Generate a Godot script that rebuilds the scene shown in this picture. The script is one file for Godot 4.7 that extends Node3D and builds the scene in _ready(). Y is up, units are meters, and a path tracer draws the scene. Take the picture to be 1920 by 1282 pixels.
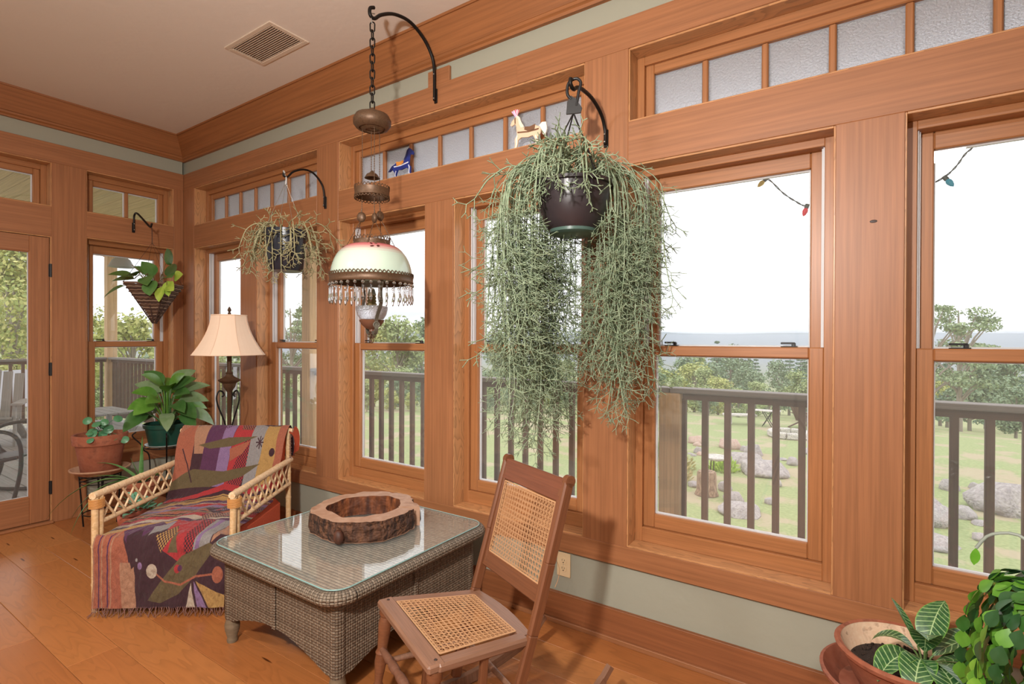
extends Node3D
# Sunroom with fir window walls, hanging plants, an oil lamp, a rattan armchair, a wicker table and a cane rocker; a deck and a lawn outside.
# The room's corner is the origin: x runs along the long window wall, z into the room, y up, metres.

const Y_SILL := 0.4545
const Y_APRON := 0.3609
const Y_BASE := 0.1504
const Y_WIN := 2.2094
const Y_RAIL := 2.4053
const Y_HEAD := 2.7416
const Y_CASE := 2.888
const Y_CROWN := 3.003
const Y_CEIL := 3.2
const ROOM_X := 7.3
const ROOM_Z := 4.7
const GROUND := -2.6

var rng := RandomNumberGenerator.new()
var M := {}
var taken := {}


class MB:
	var v := PackedVector3Array()
	var n := PackedVector3Array()
	var t := PackedVector2Array()
	var c := PackedColorArray()
	var ix := PackedInt32Array()
	var col := Color.WHITE
	var colored := false
	var uo := Vector2.ZERO

	func vert(p: Vector3, nn: Vector3, uv: Vector2) -> int:
		v.append(p); n.append(nn); t.append(uv + uo)
		if colored: c.append(col)
		return v.size() - 1

	func tri(a: int, b: int, d: int) -> void:
		if (v[b] - v[a]).cross(v[d] - v[a]).dot(n[a] + n[b] + n[d]) > 0.0:
			ix.append(a); ix.append(d); ix.append(b)
		else:
			ix.append(a); ix.append(b); ix.append(d)

	func quad(a: Vector3, b: Vector3, d: Vector3, e: Vector3, nn: Vector3, ua := Vector2.ZERO, ub := Vector2.RIGHT, ud := Vector2.ONE, ue := Vector2.DOWN) -> void:
		var i := vert(a, nn, ua); var j := vert(b, nn, ub); var k := vert(d, nn, ud); var l := vert(e, nn, ue)
		tri(i, j, k); tri(i, k, l)

	func box(ctr: Vector3, size: Vector3, bevel := 0.0, bas := Basis.IDENTITY) -> void:
		var h := size * 0.5
		var b: float = minf(bevel, minf(h.x, minf(h.y, h.z)) * 0.49)
		var g := 0
		if size.y > size[g]: g = 1
		if size.z > size[g]: g = 2
		for i in 3:
			var j := (i + 1) % 3
			var k := (i + 2) % 3
			for s in [-1.0, 1.0]:
				var nn := Vector3.ZERO
				nn[i] = s
				var pts: Array[Vector3] = []
				var uvs: Array[Vector2] = []
				for q in [[-1.0, -1.0], [1.0, -1.0], [1.0, 1.0], [-1.0, 1.0]]:
					var p := Vector3.ZERO
					p[i] = s * h[i]; p[j] = q[0] * (h[j] - b); p[k] = q[1] * (h[k] - b)
					pts.append(ctr + bas * p)
					uvs.append(Vector2(p[j], p[k] + i * 0.37) if j == g else Vector2(p[k], p[j] + i * 0.37) if k == g else Vector2(p[j] * 0.15, p[k]))
				quad(pts[0], pts[1], pts[2], pts[3], bas * nn, uvs[0], uvs[1], uvs[2], uvs[3])
		if b <= 0.0: return
		for i in 3:
			var j := (i + 1) % 3
			var k := (i + 2) % 3
			for s in [-1.0, 1.0]:
				for r in [-1.0, 1.0]:
					var nn := Vector3.ZERO
					nn[i] = s; nn[j] = r
					var p := Vector3.ZERO
					var pts: Array[Vector3] = []
					for q in [[0, -1.0], [1, -1.0], [1, 1.0], [0, 1.0]]:
						p[i] = s * (h[i] - (b if q[0] == 1 else 0.0)); p[j] = r * (h[j] - (0.0 if q[0] == 1 else b)); p[k] = q[1] * (h[k] - b)
						pts.append(ctr + bas * p)
					var w := h[k]
					quad(pts[0], pts[1], pts[2], pts[3], (bas * nn).normalized(), Vector2(-w, 0), Vector2(-w, b), Vector2(w, b), Vector2(w, 0))
		for s in 8:
			var sg := Vector3(1 if s & 1 else -1, 1 if s & 2 else -1, 1 if s & 4 else -1)
			var nn := (bas * sg).normalized()
			var q := h - Vector3.ONE * b
			var a := vert(ctr + bas * (sg * Vector3(h.x, q.y, q.z)), nn, Vector2.ZERO)
			var d := vert(ctr + bas * (sg * Vector3(q.x, h.y, q.z)), nn, Vector2.ZERO)
			var e := vert(ctr + bas * (sg * Vector3(q.x, q.y, h.z)), nn, Vector2.ZERO)
			tri(a, d, e)

	# a box from corner to corner
	func bx(a: Vector3, b: Vector3, bevel := 0.0) -> void:
		box((a + b) * 0.5, (b - a).abs(), bevel)

	# a straight bar of rectangular section between two points
	func bar(a: Vector3, b: Vector3, w: float, d: float, bevel := 0.0, up := Vector3.UP) -> void:
		var y := (b - a).normalized()
		var ref := up if absf(y.dot(up)) < 0.95 else Vector3.RIGHT
		var x := ref.cross(y).normalized()
		box((a + b) * 0.5, Vector3(w, a.distance_to(b), d), bevel, Basis(x, y, x.cross(y)))

	func tube(pts: Array, rad, sides := 8, caps := true) -> void:
		var m := pts.size()
		if m < 2: return
		var fwd: Vector3 = (pts[1] - pts[0]).normalized()
		var x := (Vector3.UP if absf(fwd.y) < 0.9 else Vector3.RIGHT).cross(fwd).normalized()
		var run := 0.0
		var first := v.size()
		for i in m:
			var d: Vector3 = (pts[mini(i + 1, m - 1)] - pts[maxi(i - 1, 0)])
			if d.length_squared() < 1e-14: d = fwd
			d = d.normalized()
			x = (x - d * x.dot(d))
			if x.length_squared() < 1e-8: x = (Vector3.UP if absf(d.y) < 0.9 else Vector3.RIGHT).cross(d)
			x = x.normalized()
			var y := d.cross(x)
			if i > 0: run += (pts[i] as Vector3).distance_to(pts[i - 1])
			var r: float = rad if rad is float else rad[i]
			for k in sides + 1:
				var a := TAU * k / sides
				var o := x * cos(a) + y * sin(a)
				vert(pts[i] + o * r, o, Vector2(run, float(k) / sides * TAU * r))
		for i in m - 1:
			for k in sides:
				var a := first + i * (sides + 1) + k
				tri(a, a + 1, a + sides + 2)
				tri(a, a + sides + 2, a + sides + 1)
		if caps:
			for e in 2:
				var i := 0 if e == 0 else m - 1
				var nn: Vector3 = ((pts[0] - pts[1]) if e == 0 else (pts[m - 1] - pts[m - 2])).normalized()
				var ci := vert(pts[i], nn, Vector2.ZERO)
				var base := first + i * (sides + 1)
				var ring := v.size()
				for k in sides: vert(v[base + k], nn, Vector2.ZERO)
				for k in sides: tri(ci, ring + k, ring + (k + 1) % sides)

	# profile of Vector2(radius, height) turned about an axis through ctr
	func lathe(prof: Array, segs := 24, ctr := Vector3.ZERO, bas := Basis.IDENTITY, sharp := 0.75) -> void:
		var m := prof.size()
		var sn: Array[Vector2] = []
		for i in m - 1:
			var d: Vector2 = prof[i + 1] - prof[i]
			sn.append(Vector2(d.y, -d.x).normalized())
		var area := 0.0
		for i in m - 1: area += prof[i].cross(prof[i + 1])
		area += prof[m - 1].cross(Vector2(0, prof[m - 1].y)) + Vector2(0, prof[0].y).cross(prof[0])
		if area < 0.0:
			for i in m - 1: sn[i] = -sn[i]
		var run := 0.0
		for i in m - 1:
			var n0: Vector2 = sn[i]
			var n1: Vector2 = sn[i]
			if i > 0 and sn[i].dot(sn[i - 1]) > sharp: n0 = (sn[i] + sn[i - 1]).normalized()
			if i < m - 2 and sn[i].dot(sn[i + 1]) > sharp: n1 = (sn[i] + sn[i + 1]).normalized()
			var p0: Vector2 = prof[i]
			var p1: Vector2 = prof[i + 1]
			var nr := run + p0.distance_to(p1)
			var first := v.size()
			for k in segs + 1:
				var a := TAU * k / segs
				var ca := cos(a)
				var sa := sin(a)
				vert(ctr + bas * Vector3(p0.x * ca, p0.y, p0.x * sa), bas * Vector3(n0.x * ca, n0.y, n0.x * sa), Vector2(float(k) / segs, run))
				vert(ctr + bas * Vector3(p1.x * ca, p1.y, p1.x * sa), bas * Vector3(n1.x * ca, n1.y, n1.x * sa), Vector2(float(k) / segs, nr))
			for k in segs:
				var a := first + 2 * k
				if p0.x > 1e-6: tri(a, a + 1, a + 2)
				if p1.x > 1e-6: tri(a + 1, a + 3, a + 2)
			run = nr

	func ball(ctr: Vector3, r: Vector3, segs := 12, bas := Basis.IDENTITY) -> void:
		var first := v.size()
		var rows := maxi(segs / 2, 3)
		for i in rows + 1:
			var th := PI * i / rows
			for k in segs + 1:
				var a := TAU * k / segs
				var d := Vector3(sin(th) * cos(a), cos(th), sin(th) * sin(a))
				vert(ctr + bas * (d * r), (bas * (d / r)).normalized(), Vector2(float(k) / segs, float(i) / rows))
		for i in rows:
			for k in segs:
				var a := first + i * (segs + 1) + k
				if i > 0: tri(a, a + 1, a + segs + 2)
				if i < rows - 1: tri(a, a + segs + 2, a + segs + 1)

	func ring(ctr: Vector3, R: float, r: float, segs := 24, sides := 8, bas := Basis.IDENTITY) -> void:
		var pts: Array = []
		for k in segs + 1:
			var a := TAU * k / segs
			pts.append(ctr + bas * Vector3(R * cos(a), 0, R * sin(a)))
		tube(pts, r, sides, false)

	# a flat outline in the xy plane given a thickness along z
	func slab(poly: PackedVector2Array, z0: float, z1: float, xf := Transform3D.IDENTITY) -> void:
		var idx := Geometry2D.triangulate_polygon(poly)
		for s in 2:
			var first := v.size()
			var nn := xf.basis * (Vector3.BACK if s == 1 else Vector3.FORWARD)
			for p in poly: vert(xf * Vector3(p.x, p.y, z1 if s == 1 else z0), nn, p)
			for i in range(0, idx.size(), 3): tri(first + idx[i], first + idx[i + 1], first + idx[i + 2])
		var area := 0.0
		for i in poly.size(): area += poly[i].cross(poly[(i + 1) % poly.size()])
		for i in poly.size():
			var a := poly[i]
			var b := poly[(i + 1) % poly.size()]
			var o := Vector3(b.y - a.y, a.x - b.x, 0).normalized() * signf(area)
			quad(xf * Vector3(a.x, a.y, z0), xf * Vector3(b.x, b.y, z0), xf * Vector3(b.x, b.y, z1), xf * Vector3(a.x, a.y, z1), xf.basis * o, a, b, b + Vector2(0, z1 - z0), a + Vector2(0, z1 - z0))

	# a leaf blade: base point, direction, upward side, length, width, droop, fold and how far along it is widest
	func leaf(base: Vector3, dir: Vector3, up: Vector3, ln: float, wd: float, droop := 0.3, fold := 0.2, wide := 0.4, steps := 6) -> void:
		var d := dir.normalized()
		var side := d.cross(up).normalized()
		var first := v.size()
		var p := base
		for i in steps + 1:
			var f := float(i) / steps
			var w := wd * 0.5 * pow(sin(PI * pow(f, log(0.5) / log(wide))), 0.8) if i > 0 and i < steps else wd * (0.03 if i == 0 else 0.004)
			var nn := side.cross(d).normalized()
			vert(p - side * w + nn * w * fold, (nn - side * -fold).normalized(), Vector2(0, f))
			vert(p, nn, Vector2(0.5, f))
			vert(p + side * w + nn * w * fold, (nn - side * fold).normalized(), Vector2(1, f))
			p += d * (ln / steps)
			d = (d + Vector3.DOWN * (droop / steps)).normalized()
		for i in steps:
			for k in 2:
				var a := first + i * 3 + k
				tri(a, a + 1, a + 4)
				tri(a, a + 4, a + 3)

	func mesh() -> ArrayMesh:
		var arr := []
		arr.resize(Mesh.ARRAY_MAX)
		arr[Mesh.ARRAY_VERTEX] = v
		arr[Mesh.ARRAY_NORMAL] = n
		arr[Mesh.ARRAY_TEX_UV] = t
		if colored: arr[Mesh.ARRAY_COLOR] = c
		arr[Mesh.ARRAY_INDEX] = ix
		var me := ArrayMesh.new()
		me.add_surface_from_arrays(Mesh.PRIMITIVE_TRIANGLES, arr)
		return me


func mb(colored := false) -> MB:
	var b := MB.new()
	b.colored = colored
	b.uo = Vector2(rng.randf() * 7.0, rng.randf() * 5.0)
	return b


func numbered(called: String) -> String:
	if not taken.has(called):
		taken[called] = 0
		return called
	taken[called] += 1
	return "%s_%03d" % [called, taken[called]]


func build(b: MB, called: String, mat: Material, parent: Node = null) -> MeshInstance3D:
	var o := MeshInstance3D.new()
	var me := b.mesh()
	me.surface_set_material(0, mat)
	o.mesh = me
	return place(o, called, parent)


func place(o: Node3D, called: String, parent: Node = null) -> Node3D:
	if parent == null:
		o.name = numbered(called)
		add_child(o)
	else:
		o.name = called
		parent.add_child(o, true)
	return o


func inst(me: Mesh, called: String, parent: Node, xf := Transform3D.IDENTITY) -> MeshInstance3D:
	var o := MeshInstance3D.new()
	o.mesh = me
	o.transform = xf
	place(o, called, parent)
	return o


func meshed(b: MB, mat: Material) -> ArrayMesh:
	var me := b.mesh()
	me.surface_set_material(0, mat)
	return me


func thing(called: String, label: String, category: String, at := Vector3.ZERO, turn := 0.0, group := "") -> Node3D:
	var o := Node3D.new()
	place(o, called)
	o.position = at
	o.rotation.y = turn
	tag(o, label, category, group)
	return o


func tag(o: Node, label: String, category: String, group := "") -> void:
	o.set_meta("label", label)
	o.set_meta("category", category)
	if group: o.set_meta("group", group)


func setting(called: String, at := Vector3.ZERO, turn := 0.0) -> Node3D:
	var o := Node3D.new()
	place(o, called)
	o.position = at
	o.rotation.y = turn
	o.set_meta("kind", "structure")
	return o


func dup(o: Node3D, called: String, at: Vector3, turn := 0.0, scl := 1.0) -> Node3D:
	var c: Node3D = o.duplicate()
	c.name = numbered(called)
	add_child(c)
	c.position = at
	c.rotation.y = turn
	c.scale = Vector3.ONE * scl
	return c


func curve(pts: Array, steps := 6) -> Array:
	var out: Array = []
	var m := pts.size()
	for i in m - 1:
		var a: Vector3 = pts[maxi(i - 1, 0)]
		var b: Vector3 = pts[i]
		var c: Vector3 = pts[i + 1]
		var d: Vector3 = pts[mini(i + 2, m - 1)]
		for s in steps:
			out.append(b.cubic_interpolate(c, a, d, float(s) / steps))
	out.append(pts[m - 1])
	return out


func rnd(a: float, b: float) -> float:
	return rng.randf_range(a, b)


func rvec() -> Vector3:
	return Vector3(rng.randfn(), rng.randfn(), rng.randfn()).normalized()


# ---- textures -------------------------------------------------------------------------------------------------

func noise(freq: float, sd: int, octaves := 4, kind := FastNoiseLite.TYPE_SIMPLEX_SMOOTH) -> FastNoiseLite:
	var f := FastNoiseLite.new()
	f.noise_type = kind
	f.frequency = freq
	f.seed = sd
	f.fractal_octaves = octaves
	return f


func tex(im: Image) -> ImageTexture:
	return ImageTexture.create_from_image(im)


# mottled colour: a ramp of colours laid over seamless noise
var kept := {}


func mottled(sd: int, freq: float, stops: Array, size := 256, octaves := 4) -> ImageTexture:
	if kept.has(sd): return kept[sd]
	var src := noise(freq, sd, octaves).get_seamless_image(size, size)
	var im := Image.create(size, size, false, Image.FORMAT_RGB8)
	var g := Gradient.new()
	g.offsets = PackedFloat32Array(range(stops.size()).map(func(i): return float(i) / (stops.size() - 1)))
	g.colors = PackedColorArray(stops)
	for y in size:
		for x in size:
			im.set_pixel(x, y, g.sample(src.get_pixel(x, y).r))
	kept[sd] = tex(im)
	return kept[sd]


func bumps(sd: int, freq: float, size := 256, strength := 6.0, octaves := 4) -> ImageTexture:
	var im := noise(freq, sd, octaves).get_seamless_image(size, size)
	im.convert(Image.FORMAT_RGBA8)
	im.bump_map_to_normal_map(strength)
	return tex(im)


# sawn boards: u along the grain; rings > 0 gives the arched figure of flat-sawn fir, 0 the straight lines of quarter-sawn
func grain(sd: int, rings: float, depth: float, w := 512, h := 512, knots := 0) -> Image:
	var streak := noise(1.0, sd, 3)
	var wander := noise(1.0, sd + 1, 2)
	var fine := noise(1.0, sd + 2, 2)
	var im := Image.create(w, h, false, Image.FORMAT_RGB8)
	var kn: Array = []
	var kr := RandomNumberGenerator.new()
	kr.seed = sd
	for k in knots: kn.append(Vector3(kr.randf() * w, kr.randf() * h, kr.randf_range(4, 9)))
	for y in h:
		var fy := float(y) / h
		var wy := 1.0 - absf(2.0 * fy - 1.0)
		for x in w:
			var fx := float(x) / w
			var u := absf(fx - 0.5) * 2.0
			var g := streak.get_noise_2d(u * 1.2, fy * 22.0) * 0.75 + fine.get_noise_2d(u * 5.0, fy * 120.0) * 0.3
			if rings > 0.0:
				var q := wy * 5.0 + wander.get_noise_2d(u * 2.1, wy * 2.2) * 3.2 + u * 0.8
				for k in kn: q += 1.6 * exp(-((x - k.x) * (x - k.x) * 0.25 + (y - k.y) * (y - k.y)) / (k.z * k.z * 22.0))
				var s := fposmod(q * rings, 1.0)
				g = g * 0.45 + (0.35 - 1.1 * pow(s, 3.0)) * 0.9
			var val := clampf(0.93 + depth * g, 0.0, 1.0)
			var c := Color(val, val * (0.97 + 0.03 * val), val * (0.92 + 0.08 * val))
			for k in kn:
				var dd: float = Vector2((x - k.x) * 0.6, y - k.y).length() / k.z
				if dd < 1.0: c = c.lerp(Color(0.28, 0.18, 0.12), (1.0 - dd * dd) * 0.85)
			im.set_pixel(x, y, c)
	return im


func mat(c: Color, rough := 0.6, albedo: Texture2D = null, uv := Vector3.ONE, metal := 0.0) -> StandardMaterial3D:
	var m := StandardMaterial3D.new()
	m.albedo_color = c
	m.roughness = rough
	m.metallic = metal
	if albedo: m.albedo_texture = albedo
	m.uv1_scale = uv
	return m


func tri_mat(c: Color, rough: float, albedo: Texture2D, scale: float, nrm: Texture2D = null, ns := 1.0) -> StandardMaterial3D:
	var m := mat(c, rough, albedo, Vector3.ONE * scale)
	m.uv1_triplanar = true
	if nrm:
		m.normal_enabled = true
		m.normal_texture = nrm
		m.normal_scale = ns
	return m


func vmat(rough := 0.6) -> StandardMaterial3D:
	var m := mat(Color.WHITE, rough)
	m.vertex_color_use_as_albedo = true
	return m


func lin(c: Color) -> Color:
	return c.srgb_to_linear()


func rgb(r: int, g: int, b: int) -> Color:
	return Color(r / 255.0, g / 255.0, b / 255.0)


func _ready() -> void:
	rng.seed = 20240
	camera_and_light()
	materials()
	room()
	windows()
	trims()
	outlook()
	lamp_and_hooks()
	hanging_plants()
	armchair()
	table_and_ring()
	rocker()
	corner_plants()
	floor_lamp()
	front_plants()
	small_things()


func camera_and_light() -> void:
	var cam := Camera3D.new()
	cam.name = "camera"
	cam.fov = 65.929
	cam.position = Vector3(5.1435, 1.4078, 2.3)
	cam.rotation = Vector3(deg_to_rad(-0.277), deg_to_rad(33.971), deg_to_rad(0.199))
	cam.near = 0.05
	cam.far = 8000.0
	add_child(cam)
	cam.current = true

	# overcast sky: bright even cloud, thinner and bluer in streaks low down
	var w := 1024
	var h := 512
	var puffs := noise(0.9, 5, 4)
	var bands := noise(1.0, 9, 3)
	var sky_im := Image.create(w, h, false, Image.FORMAT_RGBF)
	for y in h:
		var el := (0.5 - (y + 0.5) / h) * PI
		for x in w:
			var az := (x + 0.5) / w * TAU
			var d := Vector3(cos(az) * cos(el), sin(el), sin(az) * cos(el))
			var v := 1.9 + 0.2 * puffs.get_noise_3d(d.x * 1.6, d.y * 3.0, d.z * 1.6)
			var streak := clampf(bands.get_noise_3d(d.x * 2.2, d.y * 26.0, d.z * 2.2) * 2.2 - 0.1, 0.0, 1.0) * clampf(1.0 - absf(d.y - 0.06) * 9.0, 0.0, 1.0)
			var c := Color(v * 0.985, v, v * 1.02).lerp(Color(0.8, 0.86, 0.96), streak)
			sky_im.set_pixel(x, y, c)
	var env := Environment.new()
	env.background_mode = Environment.BG_SKY
	var pano := PanoramaSkyMaterial.new()
	pano.panorama = tex(sky_im)
	var sky := Sky.new()
	sky.sky_material = pano
	env.sky = sky
	env.tonemap_mode = Environment.TONE_MAPPER_LINEAR
	env.tonemap_exposure = 1.0
	env.volumetric_fog_enabled = true
	env.volumetric_fog_density = 0.0
	env.sdfgi_enabled = true
	env.ssao_enabled = true
	env.ssil_enabled = true
	var we := WorldEnvironment.new()
	we.name = "surroundings"
	we.environment = env
	add_child(we)

	# unseen light panel on a stand, left of and above the lens, placed to throw the lamp hook's shadow on the crown
	unseen_panel_light(Vector3(4.62, 2.12, 2.72), Vector3(3.0, 1.9, 0.2), 0.12, 9.5, rgb(255, 250, 244))
	# unseen flush ceiling lamps, out of view, placed to light the room
	unseen_ceiling_lamp(Vector3(2.3, Y_CEIL, 3.3), 7.2, rgb(255, 248, 240))
	unseen_ceiling_lamp(Vector3(5.6, Y_CEIL, 3.5), 7.2, rgb(255, 248, 240))


func glow(c: Color, k: float) -> StandardMaterial3D:
	var m := mat(Color(0.9, 0.9, 0.88), 0.5)
	m.emission_enabled = true
	m.emission = c
	m.emission_energy_multiplier = k
	return m


func unseen_panel_light(at: Vector3, target: Vector3, size: float, energy: float, c: Color) -> void:
	var o := thing("unseen_light_panel", "unseen square light panel on a black tripod stand lighting the hook and crown", "light", Vector3(at.x, 0, at.z))
	var dark := mat(rgb(28, 28, 30), 0.5)
	var head := Node3D.new()
	var b := mb()
	b.box(Vector3(0, 0, 0.03), Vector3(size + 0.04, size + 0.04, 0.05), 0.008)
	var hm := build(b, "panel_housing", dark, o)
	hm.transform = Transform3D(Basis.looking_at(target - at), Vector3(0, at.y, 0))
	head.free()
	b = mb()
	b.box(Vector3(0, 0, 0.002), Vector3(size, size, 0.004))
	build(b, "lamp_face", glow(c, 1.5), hm)
	b = mb()
	b.tube([Vector3(0, 0.5, 0), Vector3(0, at.y - 0.18, 0)], 0.014, 8)
	build(b, "pole", dark, o)
	for k in 3:
		b = mb()
		var a := TAU * k / 3.0
		b.tube([Vector3(0, 0.75, 0), Vector3(cos(a) * 0.45, 0.012, sin(a) * 0.45)], 0.011, 8)
		build(b, "leg", dark, o)
	var l := AreaLight3D.new()
	l.name = "unseen_panel_lamp"
	l.area_size = Vector2(size, size)
	l.light_energy = energy
	l.light_color = c
	l.shadow_enabled = true
	l.area_range = 14.0
	add_child(l)
	l.transform = Transform3D(Basis.looking_at(target - at), at + (target - at).normalized() * 0.012)


func unseen_ceiling_lamp(at: Vector3, energy: float, c: Color) -> void:
	var o := thing("unseen_ceiling_lamp", "unseen flush round ceiling lamp with a brass rim and opal glass", "lamp", at, 0.0, "unseen flush ceiling lamps")
	var b := mb()
	b.lathe([Vector2(0, 0), Vector2(0.3, 0), Vector2(0.3, -0.04), Vector2(0.285, -0.05)], 40)
	build(b, "rim", mat(rgb(150, 110, 60), 0.35, null, Vector3.ONE, 0.9), o)
	b = mb()
	b.lathe([Vector2(0.284, -0.045), Vector2(0.25, -0.07), Vector2(0.15, -0.09), Vector2(0, -0.097)], 40)
	build(b, "lamp_glass", glow(c, 2.0), o)
	var l := AreaLight3D.new()
	l.name = "unseen_ceiling_glow"
	l.area_size = Vector2(0.5, 0.5)
	l.light_energy = energy
	l.light_color = c
	l.shadow_enabled = true
	l.area_range = 14.0
	add_child(l)
	l.transform = Transform3D(Basis.looking_at(Vector3.DOWN, Vector3.RIGHT), at + Vector3(0, -0.105, 0))


func materials() -> void:
	var straight := tex(grain(11, 0.0, 0.13))
	var arched := tex(grain(23, 1.3, 0.17))
	var board := tex(grain(37, 0.8, 0.07, 512, 512, 2))
	M.straight = straight
	# casings and posts: red-brown stained fir
	M.casing = mat(rgb(164, 108, 70), 0.45, straight, Vector3(0.45, 2.2, 1))
	M.casing_dark = mat(rgb(148, 90, 54), 0.5, straight, Vector3(0.45, 2.2, 1))
	# window units and crown: yellower fir
	M.sash = mat(rgb(172, 114, 70), 0.4, straight, Vector3(0.7, 3.4, 1))
	M.jamb = mat(rgb(194, 140, 94), 0.34, arched, Vector3(0.4, 1.5, 1))  # paler than the sash: window light on the reveals put into the colour
	M.crown = mat(rgb(160, 101, 58), 0.5, straight, Vector3(0.4, 1.8, 1))
	M.track = mat(rgb(205, 205, 208), 0.5)
	M.floor = []
	for c in [rgb(182, 116, 64), rgb(176, 110, 60), rgb(186, 122, 70), rgb(170, 104, 56), rgb(180, 114, 66)]:
		var m := mat(c, 0.3, board, Vector3(0.42, 2.0, 1))
		M.floor.append(m)
	M.gap = mat(rgb(70, 42, 22), 0.9)
	M.sage = tri_mat(rgb(155, 154, 138), 0.85, null, 1.0, bumps(3, 0.05, 256, 1.5), 0.15)
	M.ceiling = tri_mat(rgb(224, 212, 200), 0.9, null, 1.0, bumps(4, 0.06, 256, 1.5), 0.12)
	var pane := mat(Color(0.95, 0.98, 0.97, 0.04), 0.0)
	pane.transparency = BaseMaterial3D.TRANSPARENCY_ALPHA
	M.pane = pane
	var frost := mat(Color(0.86, 0.87, 0.9, 0.25), 0.42)
	frost.refraction_enabled = true
	frost.refraction_scale = 0.05
	frost.normal_enabled = true
	frost.normal_texture = bumps(8, 0.05, 256, 8.0)
	frost.normal_scale = 0.6
	frost.uv1_scale = Vector3(6, 6, 6)
	frost.uv1_triplanar = true
	M.frost = frost
	M.iron = mat(rgb(34, 30, 28), 0.45, null, Vector3.ONE, 0.6)
	M.black = mat(rgb(26, 26, 28), 0.4)
	M.bronze = tri_mat(rgb(104, 86, 72), 0.48, mottled(51, 0.04, [rgb(170, 150, 130), rgb(255, 235, 210), rgb(190, 160, 130)]), 6.0)
	M.bronze.metallic = 0.4
	M.siding = mat(rgb(120, 84, 56), 0.8, straight, Vector3(0.5, 2, 1))
	M.deck = mat(rgb(166, 160, 154), 0.8, straight, Vector3(0.5, 2.4, 1))
	M.rail = mat(rgb(110, 80, 63), 0.75, straight, Vector3(0.6, 3, 1))
	M.post = mat(rgb(222, 182, 136), 0.75, straight, Vector3(0.5, 2, 1))
	M.soffit = mat(rgb(176, 118, 74), 0.7, straight, Vector3(0.5, 2, 1))
	M.porch = mat(rgb(226, 196, 142), 0.7, straight, Vector3(0.5, 2, 1))
	M.terracotta = tri_mat(rgb(158, 100, 76), 0.85, mottled(61, 0.02, [rgb(150, 140, 135), rgb(255, 240, 230), rgb(235, 205, 185), rgb(255, 245, 235)]), 2.2, bumps(62, 0.06), 0.25)
	M.soil = tri_mat(rgb(62, 46, 36), 0.95, mottled(63, 0.08, [rgb(90, 80, 70), rgb(255, 255, 255), rgb(140, 120, 100)]), 8.0, bumps(64, 0.1, 256, 14.0), 1.0)
	M.chrome = mat(rgb(180, 176, 170), 0.3, null, Vector3.ONE, 0.9)


# ---- the room -------------------------------------------------------------------------------------------------

# openings of the long wall: [left, right] of each window, and of each transom group
const WINS := [[0.19, 0.953], [1.179, 1.94], [2.172, 2.968], [3.188, 4.01], [4.23, 5.042], [5.25, 6.062]]
const GROUPS := [[0.19, 1.94], [2.172, 4.01], [4.23, 6.062]]


func wall(called: String, boxes: Array, turn := 0.0, mat_in: Material = null) -> void:
	var b := mb()
	for q in boxes: b.bx(q[0], q[1])
	var o := build(b, called, mat_in if mat_in else M.sage)
	o.rotation.y = turn
	o.set_meta("kind", "structure")


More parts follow.
